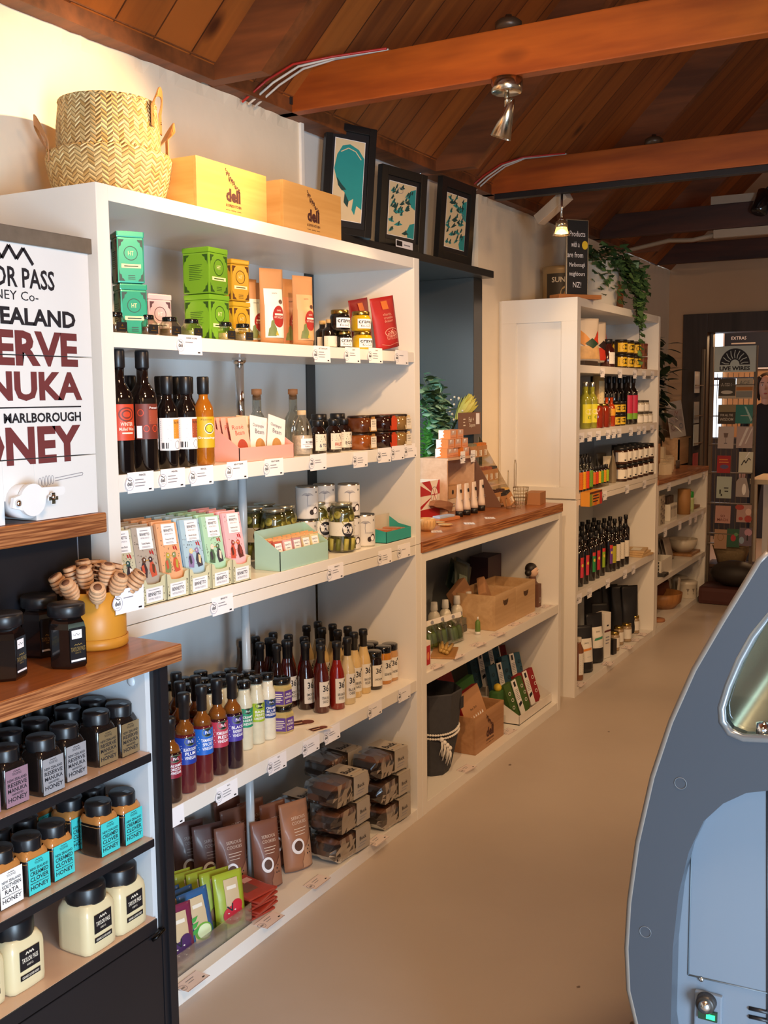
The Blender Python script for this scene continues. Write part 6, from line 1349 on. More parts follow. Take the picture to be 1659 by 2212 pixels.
def tube_(label, px, py, x, h=.145, rz=0.0, cat='tube'):
    t = thing('cream_tube', label, cat, (x, onx(px, py, x).y, ZT), rz, 'standing cream tubes'); b = MB()
    pr = []; n = 16; vs = []; fs = []
    for i in range(8):
        f_ = i / 7; a, c = .019, .019 * (1 - f_) + .002 * f_
        for j in range(n): q = 2 * pi * j / n; vs.append((c * cos(q), (a + .003 * f_) * sin(q), .026 + (h - .026) * f_))
    for i in range(7):
        for j in range(n): fs.append((i * n + j, i * n + (j + 1) % n, (i + 1) * n + (j + 1) % n, (i + 1) * n + j))
    fs += [tuple(range(n - 1, -1, -1)), tuple(7 * n + j for j in range(n))]; b.add(vs, fs, tube_m, True); b.build('tube_body', t)
    MB().lathe([(0, 0), (.0175, 0), (.0175, .026), (0, .0262)], CAPBLACK, 16).build('cap', t)
    l = MB(); mp = lambda u, v, o: (.019 * (1 - (v - .026) / (h - .026)) + .004 + o, u, v); l.rect(mp, -.008, .008, h * .74, h * .84, INK); l.rect(mp, -.009, .009, h * .5, h * .52, GREY); l.rect(mp, -.006, .009, h * .45, h * .465, GREY); l.build('label', t)
for i, (px, x) in enumerate(((1024, -1.965), (1040, -1.98), (1008, -1.965), (992, -1.97))):
    tube_(('white cream tube with black cap, second from the right of its row', 'white cream tube with black cap at the right end of the row', 'white cream tube third from the right, before the riser', 'white cream tube at the left end of the row, before the riser')[i], px, 1085, x)
for i, px in enumerate((978, 1000)):
    for k in range(2): carton('soap_carton', 'small kraft carton inside the open riser, ' + (('lower left', 'upper left'), ('lower right', 'upper right'))[i][k], 'carton', (-2.09, onx(px, 1050, -2.09).y, ZT + .0005 + .06 * k), .072, .058, .06, P('C49A74' if k else 'D9C6B2', .6), 0, 'small cartons in the riser', [('e', 0, .5, .14, .2, INK)] if k else [('x', -.3, .3, .3, .7, 2, GREY)])
# stepped soap stand
sx, sy = -1.965, 4.755
BRN = P('7A5644', .6, var=.04); ACRY = GLASS('E8E0D4', .2)
t = thing('soap_stand', 'stepped display of kraft-boxed soaps with a brown header card', 'display stand', (sx, sy, ZT))
sw = .19
for k, (xx, zz) in enumerate(((-.005, .012), (-.075, .098), (-.145, .185))): MB().box(xx - .07, xx + .012, -sw / 2, sw / 2, zz - .006, zz, LW, .001).build('step', t)
for s in (-1, 1): MB().add([(.02, s * sw / 2, 0), (.02, s * sw / 2, .012), (-.175, s * sw / 2, .33), (-.185, s * sw / 2, .33), (-.185, s * sw / 2, 0)] + [(.02, s * (sw / 2 + .004), 0), (.02, s * (sw / 2 + .004), .012), (-.175, s * (sw / 2 + .004), .33), (-.185, s * (sw / 2 + .004), .33), (-.185, s * (sw / 2 + .004), 0)], [(0, 1, 2, 3, 4), (9, 8, 7, 6, 5), (0, 5, 6, 1), (1, 6, 7, 2), (2, 7, 8, 3), (3, 8, 9, 4), (4, 9, 5, 0)], BRN if s < 0 else ACRY).build('stand_side', t)
h_ = MB().box(-.195, -.189, -sw / 2 - .03, sw / 2 + .04, .345, .455, BRN, .001); mp = lambda u, v, o: (-.189 + o, u + .02, v + .11); h_.text(mp, 'Fair +', -.0, .298, .024, CREAM, .062, .0008, .01); h_.text(mp, 'Square', .01, .268, .024, CREAM, .072, .0008, .01); h_.rect(mp, -.095, -.07, .31, .315, CREAM); h_.rect(mp, -.095, -.075, .295, .30, CREAM); h_.rect(mp, -.095, -.07, .28, .285, CREAM); h_.rect(mp, .055, .098, .285, .34, PAPER, .001)
h_.build('header_card', t)
def soap(label, u, k, c, tilt=0.0, loc=None, rot=None):
    xx, zz = ((-.012, .0125), (-.072, .1205), (-.132, .2355))[k]
    w = .052; t = thing('kraft_soap', label, 'soap', loc or (sx + xx, sy + u, ZT + zz), 0, 'kraft-boxed soaps', rot=rot)
    b = MB().box(-.035, 0, -w / 2, w / 2, 0, .055, KRAFT, .001); mp = flat(0); b.rect(mp, -.012, .020, .006, .034, CREAM); b.rect(mp, -.010, .004, .008, .032, P('A87A54', .6), .0008); b.text(mp, '9', -.003, .011, .018, CREAM, .009, .001); b.build('carton', t)
    s = MB(); m = P(c, .55, var=.15, sc=60); n = 8
    for i in range(n): s.box(-.032, -.003, -w * .46 + w * .92 * i / n, -w * .46 + w * .92 * (i + 1) / n, .04, .064 + .006 * sin(i * 1.9), m, .002)
    s.build('soap_bar', t)
for i, (u, k, c, l) in enumerate(((-.06, 0, '4A2A22', 'dark brown soap on the lowest step, left'), (.01, 0, '4A2E26', 'dark brown soap on the lowest step, middle'), (.072, 0, 'D8B468', 'honey yellow soap at the lowest step end'), (-.065, 1, '8A4E34', 'rust soap on the middle step, left'), (-.005, 1, '9A5636', 'terracotta soap on the middle step'), (.058, 1, '4A443E', 'charcoal soap on the middle step, right'), (-.06, 2, '8A8266', 'sage soap on the top step, left'), (.0, 2, 'D0761C', 'orange soap on the top step, middle'), (.06, 2, 'C87830', 'orange-brown soap on the top step, right'))):
    soap(l, u, k, c)
soap('charcoal soap leaning tilted on the wire easel', 0, 0, '3A3432', loc=(-1.89, onx(1108, 1080, -1.89).y, ZT + .02), rot=(RAD(18), RAD(-14), RAD(-6)))
# wire baskets
WIRE = P('A8946A', .35, metal=.8)
x, y = -1.90, 4.80
t = thing('wire_basket', 'small round brass wire basket with a tall loop handle', 'basket', (x, y, ZT)); b = MB()
for k in range(6): b.tube([((.028 + .002 * k) * cos(a), (.028 + .002 * k) * sin(a), .004 + .017 * k) for a in [2 * pi * i / 20 for i in range(20)]], .0012, WIRE, 5, cyc=True)
for i in range(16): a = 2 * pi * i / 16; b.tube([(.028 * cos(a), .028 * sin(a), .004), (.038 * cos(a), .038 * sin(a), .09)], .0009, WIRE, 4)
b.build('basket_body', t); MB().tube([(-.03, -.012, .085), (-.03, -.013, .20), (-.03, -.006, .222), (-.03, .006, .222), (-.03, .013, .20), (-.03, .012, .085)], .0015, WIRE, 6).build('handle', t)
tag(MB().tube([(0, -.008, .002), (0, -.007, .15), (0, 0, .16), (0, .007, .15), (0, .008, .002), (.02, .008, .002), (.02, -.008, .002)], .0012, WIRE, 6, cyc=True).build('wire_loop', loc=(-2.02, 4.93, ZT)), 'thin wire loop holder behind the closed cardboard box', 'wire holder')
tag(MB().tube([(-.02, -.03, .001), (.03, -.03, .001), (.03, -.03, .02)], .0012, WIRE, 6).tube([(-.02, .03, .001), (.03, .03, .001), (.03, .03, .02)], .0012, WIRE, 6).tube([(-.02, -.03, .001), (-.025, -.03, .05), (-.025, .03, .05), (-.02, .03, .001)], .0012, WIRE, 6).build('wire_easel', loc=(-1.88, onx(1108, 1085, -1.88).y, ZT)), 'small wire easel under the tilted charcoal soap', 'easel')
carton('cardboard_box', 'closed brown cardboard box near the worktop end', 'box', (-1.822, 4.90, ZT), .13, .06, .075, P('A8744A', .75, var=.05), RAD(8), None, [('l', [(-.1, 0), (-.1, 1)], .01, P('7A4E30', .8))])
# combs, clogs, bowl and small plates
WB = WOOD('B98A6C', '8E6248', axis=1, sc=20)
for k in range(5):
    b = MB(); b.prism([(-.11, .0), (-.10, .02), (-.06, .024), (.02, .016), (.06, .006), (.055, -.028), (.03, -.026), (-.03, -.012), (-.08, -.008)], (-.004, .004), WB)
    x, y = bz(965, 1116, ZT); o = b.build('wooden_brush', loc=(x - .005 - .010 * k, y + .004 * k, ZT + .052 - .001 * k)); o.rotation_euler = (RAD(-4), RAD(8), RAD(-6)); tag(o, 'wooden handled brush in the leaning row before the riser', 'brush', 'row of wooden brushes')
x, y = bz(962, 1124, ZT); b = MB().box(-.025, .025, -.08, .08, 0, .014, P('C07A4E', .6), .003).box(-.02, .02, -.07, .045, .0142, .024, P('A8BAD8', .6), .003); tag(b.build('soap_dish', loc=(x, y, ZT), rz=RAD(-8)), 'low tan and pale blue block under the wooden brushes', 'soap dish')
x, y = bz(921, 1146, ZT); b = MB().lathe([(0, 0), (.022, 0), (.036, .014), (.040, .030), (.036, .048), (.033, .05), (.030, .047), (.034, .03), (.03, .014), (0, .008)], WOOD('D8B078', 'B98A52', axis=2, sc=20), 28)
for k in range(10): b.line(cyl(.0402), [(-.07 + .014 * k, .018), (-.068 + .014 * k, .042)], .0008, P('6A4A2A', .7), .0006)
tag(b.build('wooden_bowl', loc=(x, y, ZT)), 'round carved wooden bowl at the worktop edge beside the tall unit', 'bowl')
for k, (px, py, r) in enumerate(((962, 1136, .030), (950, 1131, .022))): x, y = bz(px, py, ZT); tag(MB().lathe([(0, 0), (r * .6, 0), (r, .006), (r * .97, .008), (r * .5, .003), (0, .003)], WOOD('D8B078', 'B98A52', axis=2, sc=20), 24).build('wooden_dish', loc=(x, y, ZT + .0002)), ('small flat wooden dish right of the carved bowl', 'smaller flat wooden dish touching the carved bowl')[k], 'dish')
for px, py, l in ((1058, 1119, 'white price card lying on the wooden worktop, right'), (1014, 1131, 'white price card lying on the wooden worktop, left'), (943, 1148, 'small kraft card beside the carved bowl')): shelf_tag(px, py, ZT, l, .065, .045, RAD(30), P('E8E0DC', .5))
for px, l in ((1000, 'price tag on the riser edge, left'), (1022, 'price tag on the riser edge, right')): q = onx(px, 1000, rx + .006); price_tag((rx + .006, q.y, ZT + rh - .03), l, '', 2, .05, .055)
# plants standing in the window bay
random.seed(21)
def leaf(mb, p, d, up, l, w, m, bend=.25):
    d = Vector(d).normalized(); s = d.cross(Vector(up)); s.normalize(); n = s.cross(d); p = Vector(p); rows = []
    for i, (f_, ww) in enumerate(((0, .12), (.3, .85), (.6, 1.0), (.85, .55), (1, .03))):
        c = p + d * (l * f_) - n * (bend * l * f_ * f_); rows.append((c - s * w * ww / 2, c + n * w * .08 * ww, c + s * w * ww / 2))
    vs = [q for r in rows for q in r]; fs = []
    for i in range(4):
        for j in range(2): a = i * 3 + j; fs.append((a, a + 1, a + 4, a + 3))
    mb.add(vs, fs, m, True)
EUC = P('8DBCA4', .5, var=.2, sc=8); DKG = P('2E4A2C', .5, var=.25, sc=10); FERN = P('58AA48', .5, var=.25, sc=10); YEL = P('C9C25A', .5, var=.2)
pl = thing('foliage_arrangement', 'arrangement of eucalyptus, ferns and a yellow protea in the dark window bay', 'plant', (-2.30, 4.60, ZT))
MB().lathe([(0, 0), (.07, 0), (.09, .05), (.085, .13), (.078, .13), (.08, .05), (0, .02)], P('8A8A86', .5), 24).build('vase', pl)
e = MB()
for k in range(16):
    a = random.uniform(-1.9, .2); sp = random.uniform(.08, .30); top_ = Vector((.06 + .06 * random.random(), -.04 + sp * sin(a), random.uniform(.38, .72))); b0 = Vector((0, 0, .12)); pts = [b0.lerp(top_, f_) + Vector((.06 * sin(pi * f_), 0, .05 * sin(pi * f_))) for f_ in (0, .25, .5, .75, 1)]
    e.tube(pts, .002, DKG, 5)
    for i in range(18):
        f_ = .25 + .75 * i / 17; q = b0.lerp(top_, f_) + Vector((.06 * sin(pi * f_), 0, .05 * sin(pi * f_))); s = random.uniform(.04, .065); leaf(e, q, (random.uniform(-.3, 1), random.uniform(-1, 1), random.uniform(-.3, .7)), (random.uniform(-.3, .3), .1, 1), s, s * .8, EUC if k % 3 else DKG)
e.build('eucalyptus', pl)
e = MB()
for k in range(34):
    a = random.uniform(-1.9, 1.7); R = random.uniform(.2, .46); b0 = Vector((.02, -.10 + .02 * (k % 7), .16)); tp_ = Vector((random.uniform(-.02, .10), -.02 + .6 * R * sin(a), random.uniform(.22, .46))); n = 15
    for i in range(n):
        f_ = i / n; c = b0.lerp(tp_, f_) + Vector((0, 0, .14 * sin(pi * f_ * .9))); d = (tp_ - b0).normalized(); s = d.cross(Vector((0, 0, 1))); L_ = .05 * (1 - f_ * .75)
        for sg in (-1, 1): leaf(e, c, s * sg + d * .5, (0.6, 0, 1), L_, L_ * .36, FERN)
e.build('fern', pl)
e = MB(); pc_ = Vector((.07, .17, .42))
for i in range(60):
    a = i * 2.4; q = i / 60; d = Vector((.3 + .4 * cos(a) * q, .5 + .8 * sin(a) * q * .6, 1 - .5 * q)); leaf(e, pc_ + Vector((.012 * cos(a), .012 * sin(a), .0)), d, (cos(a), sin(a), .2), .17 - .05 * q, .022, YEL, .1)
e.tube([(0, .02, .12), (.02, .10, .26), tuple(pc_)], .005, DKG, 6); e.build('protea', pl)
e = MB()
for i in range(22):
    q = Vector((.06 + random.uniform(-.05, .05), random.uniform(-.06, .16), random.uniform(.42, .56))); e.sphere(tuple(q), random.uniform(.004, .007), P('E4E0D0', .6), 8, 5)
    if i % 3 == 0: e.tube([(.02, .05, .12), (.07, .12, .28), tuple(q)], .0012, DKG, 4)
e.build('small_white_flowers', pl)

# ------------------------------------------------------------------ low unit: middle shelf
ZM = .5515; CLR = P('C9C4B6', .3, var=.05, coat=.3); GRN2 = P('5E7A34', .5, var=.08)
def pump(label, px, py, k=0):
    x, y = bz(px, py, ZM); return vessel('lotion_bottle', label, 'bottle', (x, y, ZM), [(.024, 0), (.026, .004), (.026, .092), (.020, .104), (.013, .110), (.013, .116)], CLR, [(.014, .114), (.016, .116), (.014, .150), (.013, .152), (0, .152)], P('D9D6D0', .35), [(.012, .062, .06, GRN2, [('x', -.2, .4, .2, .5, 2, CREAM)], RAD(-30)), (.064, .085, .04, None, [('e', .0, .5, .28, .45, GREY)], RAD(-25))], 0, 'lotion bottles with green labels')
for px, py, l in ((1041, 1352, 'rightmost lotion bottle of the front row, beside the crate'), (1016, 1362, 'lotion bottle second from the right'), (991, 1372, 'lotion bottle in the middle of the row'), (966, 1382, 'lotion bottle second from the left'), (942, 1388, 'leftmost lotion bottle of the front row')): pump(l, px - 4, py - 14)
x, y = bz(1032, 1370, ZM); b = vessel('lotion_tube', 'small green tube with white cap standing before the lotion bottles', 'tube', (x, y, ZM), [(.011, .012), (.012, .014), (.011, .055), (.004, .066)], GRN2, [(0, 0), (.012, 0), (.012, .013), (0, .0132)], P('D9D6D0', .4)); 
MB().tube([(0, 0, .066), (0, 0, .078)], .004, P('D9D6D0', .4), 8).build('nozzle', b)
FILM2 = GLASS('F0F2EC', .4, .1)
for k, (px, py, l) in enumerate(((985, 1388, 'front clear gift bag of green products with white header'), (962, 1394, 'clear gift bag directly behind the front bag'), (940, 1402, 'clear gift bag at the left of the three'))):
    x, y = bz(px, py, ZM); t = thing('gift_bag', l, 'bag', (x, y, ZM + .005), 0, 'clear gift bags', rot=(0, RAD(-10), RAD(-8))); b = MB(); pouch(b, .13, .105, .05, FILM2, .1); b.build('bag', t); MB().box(-.002, .004, -.063, .063, .095, .118, P('E4DED6', .6), .001).ell(flat(.004), .0, .106, .012, .008, GREY).build('header', t)
    for j in range(3): MB().lathe([(0, .004), (.013, .004), (.013, .055), (.006, .066), (0, .066)], GRN2, 12, (0, -.035 + .035 * j, 0)).build('product', t)
for k, (pl_, pr_, l) in enumerate(((1074, 1118, 'left pale wooden box with a hand hole on the middle shelf'), (1119, 1160, 'right pale wooden box with a hand hole on the middle shelf'))):
    yy, ww = yc(pl_, pr_, 1330, -1.79); crate(l, (-1.80, yy, ZM), ww, .158, .215, False, True, True, WOOD('CDAA80', 'AF8A60', axis=1, sc=9))
for k, (px, py, rz, l) in enumerate(((1058, 1258, 20, 'kraft paper parcel leaning out of the left wooden box'), (1042, 1240, -10, 'kraft paper parcel behind, against the left wooden box'))):
    o = MB().box(-.02, .02, -.07, .07, 0, .13, P('A87A54', .75, var=.1, sc=20, bump=.2), .01).build('kraft_parcel', loc=(-1.90 - .07 * k, onx(px, py, -1.9).y, ZM + .07)); o.rotation_euler = (RAD(24), RAD(-18), RAD(rz)); tag(o, l, 'parcel')
random.seed(5)
for k in range(6):
    t = MB(); mp = pouch(t, .12, .15, .012, P(('3E4A3A', '2E4A5A', '5A5A44', '2A3A30', '4A5E66', '6A6A50')[k], .4, var=.35, sc=40), .1, 6, 8); t.rect(mp, -.03, .04, .03, .09, P('8A9A8A', .5, var=.3, sc=50), .001, 3, 3)
    o = t.build('tea_bag_pack', loc=(-2.045 - .016 * k, onx(1000, 1250, -2.05).y + .035 * (k % 3) - .03, ZM + .12 + .01 * (k % 2))); o.rotation_euler = (RAD(-20 - 6 * k), RAD(-12), RAD(-6)); tag(o, 'dark patterned packet leaning in the heap at the back of the middle shelf', 'packet', 'heap of dark packets')
o = MB().box(-.045, .045, -.07, .07, 0, .03, P('55524A', .6, var=.3, sc=50), .004).box(-.05, .04, -.065, .075, .0305, .06, P('6A6658', .6, var=.3, sc=50), .004).build('packet_stack', loc=(-1.96, onx(975, 1300, -1.96).y, ZM)); tag(o, 'low stack of dark packets behind the lotion bottles', 'packets')
carton('dark_box', 'dark maroon box standing at the back behind the wooden boxes', 'box', (-2.05, 4.83, ZM), .17, .245, .1, P('3A2024', .5), 0)
fg = thing('figurine', 'dark-haired figurine bust at the right end of the middle shelf', 'figurine', (-1.87, onx(1150, 1290, -1.87).y, ZM))
MB().lathe([(0, 0), (.035, 0), (.035, .10), (.02, .12), (.018, .14), (0, .142)], P('5A3A30', .5), 20).build('bust', fg); h_ = MB().sphere((0, 0, .17), .028, P('D8B49A', .5), 16, 12, sz=1.15); h_.sphere((.027, -.002, .167), .005, P('D8B49A', .5), 8, 6); h_.ell(lambda u, v, o: (.0285 + o, u, .17 + v), -.009, .008, .003, .002, INK, .0, 8); h_.ell(lambda u, v, o: (.0285 + o, u, .17 + v), .009, .008, .003, .002, INK, .0, 8); h_.ell(lambda u, v, o: (.0275 + o, u, .17 + v), 0, -.013, .004, .002, RDX, .0, 8); h_.build('head', fg)
hh = MB().sphere((-.008, 0, .181), .031, P('1E1614', .5, var=.2), 14, 10); hh.sphere((-.01, -.034, .165), .017, P('1E1614', .5), 10, 8); hh.build('hair', fg)
carton('brown_box', 'narrow brown box with a pale mark at the right shelf end', 'box', (-1.815, onx(1166, 1300, -1.815).y, ZM), .04, .115, .05, P('6A4636', .6), 0, None, [('o', 0, .3, .25, .12, .06, CREAM)])
carton('window_box', 'white box with a red panel at the left end of the middle shelf', 'box', (-1.765, onx(924, 1425, -1.765).y, ZM), .05, .115, .06, P('E8DED4', .5), 0, None, [('r', -.35, .4, .2, .85, RDX), ('e', .05, .5, .2, .14, P('E07A4A', .5))])
x, y = bz(960, 1412, ZM); b = MB().box(-.05, .05, -.09, .09, 0, .008, WOOD('B98A52', '96683A', axis=1, sc=14), .003); tag(b.build('bamboo_board', loc=(x, y, ZM), rz=RAD(20)), 'small wooden board with bamboo bundles before the gift bags', 'board')
for k in range(3): tag(MB().tube([(0, -.05, 0), (0, .05, .004)], .008, WOOD('C9A45A', '9A783A', axis=1, sc=30), 10).tube([(.006, -.045, .01), (.006, .05, .012)], .007, WOOD('C9A45A', '9A783A', axis=1, sc=30), 10).build('bamboo_bundle', loc=(x + .02 - .022 * k, y + .008 * k, ZM + .0165), rz=RAD(15 + 6 * k)), 'bundle of bamboo sticks on the small wooden board', 'bamboo bundle', 'bamboo bundles')
for px, py, l in ((1033, 1392, 'before the lotion bottles'), (1076, 1370, 'before the left wooden box'), (1112, 1348, 'before the gap of the two wooden boxes'), (1148, 1328, 'before the right wooden box'), (1178, 1310, 'at the right end'), (985, 1418, 'right of the bamboo board'), (940, 1440, 'at the left end')): shelf_tag(px, py, ZM, 'price tag lying on the middle shelf ' + l, .085, .045, RAD(-4))

# ------------------------------------------------------------------ low unit: bottom shelf
ZB = .0455; FELT = P('3A3A3E', .9, var=.18, sc=60, bump=.3)
x, y = -1.885, onx(955, 1690, -1.84).y
t = thing('felt_basket', 'tall dark grey felt basket with white braided tassel at the left of the bottom shelf', 'basket', (x, y, ZB)); b = MB()
n = 8; pr = [(.066, 0), (.076, .02), (.104, .15), (.124, .35), (.120, .355), (.10, .15), (.065, .02)]
b.lathe(pr, FELT, 8, sy=1.05, smooth=False); b.build('basket_body', t)
cd_ = MB(); RC = lambda z: .076 + (z - .02) * (.028 / .13) + .003 if z < .15 else .104 + (z - .15) * .1 + .003
for i in range(30):
    a = RAD(-100 + 5.6 * i); r = RC(.185) * .985
    for s in (-1, 1): cd_.sphere((r * cos(a), r * sin(a) * 1.05, .185 + .008 * s + .006 * sin(a * 2)), .0065, P('D9D4CC', .8), 6, 5, sz=.7)
cd_.build('braid', t); ts = MB(); WTH = P('DDD8D0', .85)
for k in range(4):
    a = RAD(-42 + 7 * k); r = RC(.15); c = Vector((r * cos(a), r * sin(a) * 1.05, .168 - .014 * k)); ts.sphere(tuple(c), .010, WTH, 10, 7)
    for j in range(8): d = Vector((.002, random.uniform(-.02, .014), -random.uniform(.05, .075))); ts.tube([tuple(c), tuple(c + d * .5 + Vector((.004, 0, 0))), tuple(c + d + Vector((-.004, 0, 0)))], [.002, .002, .0008], WTH, 4)
ts.build('tassel', t); MB().rect(lambda u, v, o: (.1125 + o, u + .05, v), -.016, .016, .27, .32, P('2A2A2E', .8), .001).build('patch', t)
x, y = bz(1027, 1642, ZB); yy = (onx(1027, 1640, -1.80).y + onx(1088, 1590, -1.80).y) / 2; ww = onx(1088, 1590, -1.80).y - onx(1027, 1640, -1.80).y
WDB = WOOD('B98A60', '9A6A42', axis=1, sc=9)
crate('wooden deli box of red gift boxes on the bottom shelf', (-1.80, yy, ZB), ww, .165, .24, cm=WDB)
GIFT = [('A02024', 'red gift carton leaning in the wooden deli box, front', -1.835, yy - .02, .13, 16), ('8A1C22', 'larger red gift carton behind, in the wooden deli box', -1.93, yy - .11, .20, 14), ('4A1418', 'dark red gift carton at the back of the wooden deli box', -1.99, yy - .22, .24, 12), ('2F6A2E', 'green gift carton leaning in the wooden deli box', -1.93, yy + .09, .13, 8)]
for c, l, gx, gy, gz, lean in GIFT:
    b = MB().box(-.03, 0, -.085, .085, 0, .19, P(c, .55, var=.04), .002); mp = flat(0)
    if 'front' in l:
        b.rect(mp, -.085, .085, .06, .19, P('B98A62', .6), .0006)
        for k in range(7): b.poly(mp, [(-.06 + .018 * k, .062), (-.046 + .018 * k, .062), (-.053 + .018 * k, .078)], PAPER, .001)
        b.text(mp, 'ho ho', 0, .10, .012, INK, .05, .001)
    if 'green' in l: b.ring(mp, .02, .07, .03, .03, .008, PAPER, .0006)
    o = b.build('gift_carton', loc=(gx, gy, ZB + gz - .06)); o.rotation_euler = (RAD(10), RAD(-lean), RAD(-10)); tag(o, l, 'gift box')
x = -1.785; yy, ww = yc(1125, 1203, 1540, x); yy, ww = yy - .049, ww - .07; WT_ = P('E4DCD2', .55)
t = thing('sock_tray', 'white open-fronted tray of socks at the right of the bottom shelf', 'tray', (x, yy, ZB)); MB().box(-.004, 0, -ww / 2, ww / 2, 0, .045, WT_, .001).build('front_panel', t); MB().box(-.26, 0, -ww / 2, ww / 2, 0, .004, WT_).build('tray_floor', t); MB().box(-.264, -.26, -ww / 2, ww / 2, 0, .12, WT_).build('back_panel', t)
for s in (-1, 1): MB().prism([(0, 0), (0, .001)], (0, 0), WT_) if False else MB().add([(-.26, s * ww / 2, 0), (0, s * ww / 2, 0), (0, s * ww / 2, .045), (-.13, s * ww / 2, .12), (-.26, s * ww / 2, .12)], [(0, 1, 2, 3, 4)], WT_).build('side_panel', t)
def socks(label, y, z, xx, c, pat, roll=0, lean=-14):
    t = thing('sock_pair', label, 'socks', (xx, y, z), 0, 'banded sock pairs', rot=(RAD(roll), RAD(lean), RAD(-14))); b = MB(); m = P(c, .9, var=.1, sc=90, bump=.2)
    for s in (-1, 1): b.prism([(s * .038 - .034, .0), (s * .038 + .012, -.004), (s * .038 + .034, .012), (s * .038 + .033, .165), (s * .038 - .033, .165), (s * .038 - .034, .04)], (-.012 + .006 * s, .010 + .004 * s), m, smooth=False)
    l = MB().box(.0125, .0165, -.018, .018, -.002, .168, P('E4E0DA', .55)); mp = flat(.0165); l.rect(mp, -.008, .008, .135, .16, INK); l.poly(mp, [(-.014, .035), (.014, .045), (.012, .06), (-.012, .052)], INK)
    for k in range(7): l.rect(mp, -.012, .012, .07 + .008 * k, .073 + .008 * k, GREY)
    l.build('band', t); d = b; mp = flat(.0148); q = P(pat, .8)
    for u in (-.055, .052):
        for k in range(3): d.ring(mp, u + .008 * (k % 2), .05 + .035 * k, .010, .009, .003, q, .001, 12)
    d.build('socks', t)
socks('olive green sock pair with white paper band, front left of the sock tray', yy - .09, ZB + .02, -1.83, '3E5A22', 'D8D4C8', 10)
socks('red sock pair with white paper band, front right of the sock tray', yy + .045, ZB + .03, -1.83, '8A1C20', 'E4DCD8', 8)
socks('teal sock pair in the second row, behind the olive socks', yy - .10, ZB + .09, -1.92, '2A4E60', '1E2A30'); socks('teal sock pair in the second row, behind the red socks', yy + .06, ZB + .10, -1.92, '2E566A', '1E2A30')
socks('teal sock pair at the back left of the tray', yy - .13, ZB + .14, -2.01, '26485A', '1A242A'); socks('pale banded teal sock pair at the back middle', yy - .02, ZB + .17, -2.01, '2A5064', '1A242A'); socks('dark red sock pair at the back right', yy + .09, ZB + .12, -2.01, '6A1A1E', '2A1A1A')
x = -1.86; o = MB().box(-.05, .0, -.035, .035, 0, .15, P('3F6A34', .6, var=.1), .008).sphere((-.02, .0, .165), .02, P('D0B030', .6), 10, 8).build('bottle_gift', loc=(-1.885, yy - .20, ZB)); tag(o, 'green wrapped gift with yellow top between wooden box and sock tray', 'gift')
for px, py, l in ((1008, 1660, 'price tag lying before the wooden deli box'), (1098, 1580, 'price tag lying before the sock tray')): shelf_tag(px, py, ZB, l + ' on the bottom shelf', .09, .05, RAD(-6))
# ------------------------------------------------------------------ far tall unit: on top
TZ = 2.0905; CHALK = P('1A1A1C', .7, var=.08)
t = thing('chalk_sign', 'tall black chalkboard sign on a wooden foot above the far tall unit', 'sign', (-1.80, onx(1247, 636, -1.80).y, TZ), RAD(-38))
MB().box(-.06, .03, -.13, .13, 0, .022, WOOD('C07A3A', '9A5A28', axis=1, sc=12), .002).build('foot', t)
sw, sh = .125, .40; b = MB().box(-.012, -.004, -sw / 2, sw / 2, .022, sh, CHALK, .001); mp = flat(-.004)
for i, (s_, v) in enumerate((('Products', .78), ('with a', .64), ('are from', .50), ('Marlborough', .36), ('neighbours', .24), ('NZ!', .10))): b.text(mp, s_, -.012 if i in (1, 2) else 0, .022 + (sh - .02) * v, .028, PAPER, .095 if i not in (1, 5) else .05, .0008)
b.ell(mp, .046, .022 + .38 * .67, .018, .022, P('E0C02A', .5), .001, 20); b.build('board', t)
f = MB()
for a in ((-sw / 2 - .004, -sw / 2), (sw / 2, sw / 2 + .004)): f.box(-.014, -.002, a[0], a[1], .022, sh + .004, P('9A9A98', .3, 1.0))
f.box(-.014, -.002, -sw / 2, sw / 2, sh, sh + .004, P('9A9A98', .3, 1.0)); f.build('frame', t)
t = thing('biscuit_tin', 'old round tin with cream lettering behind the chalkboard sign', 'tin', (-2.06, onx(1212, 610, -2.06).y, TZ)); r = .105
MB().lathe([(r, 0), (r, .20), (r * 1.02, .205), (r * 1.02, .225), (r * .96, .228), (0, .23)], P('A8906A', .45, metal=.3, var=.15), 36).build('tin_body', t)
b = MB(); mp = cyl(r + .0005, 0, RAD(-48)); b.rect(mp, -.13, .13, .02, .185, P('3A3226', .5), .0004, 14); b.text(mp, 'SUNSHINE', -.0, .135, .03, CREAM, .19, .001, .02); b.ell(mp, 0, .075, .045, .045, P('C9B080', .5), .0009); b.ell(mp, 0, .065, .028, .03, P('B8863A', .5, var=.3), .0013); b.rect(mp, -.05, .05, .02, .03, P('8A2A1E', .5), .001, 4); b.build('label', t)
random.seed(12)
t = thing('ivy_pot', 'white pot of trailing ivy on the far tall unit', 'potted plant', (-1.93, onx(1292, 620, -1.93).y, TZ)); r = .125
MB().lathe([(.085, 0), (.105, .01), (r, .24), (r * 1.04, .245), (r * 1.04, .27), (r * .97, .272), (r * .93, .24), (.11, .22), (0, .215)], P('D9D3C6', .35, var=.04, coat=.2), 36).build('pot_body', t)
b = MB(); IVY = P('3E5A34', .45, var=.35, sc=14); IV2 = P('5A7A46', .45, var=.3, sc=14); SOILm = P('2A2018', .9); b.lathe([(0, .232), (r * .92, .232)], SOILm, 20)
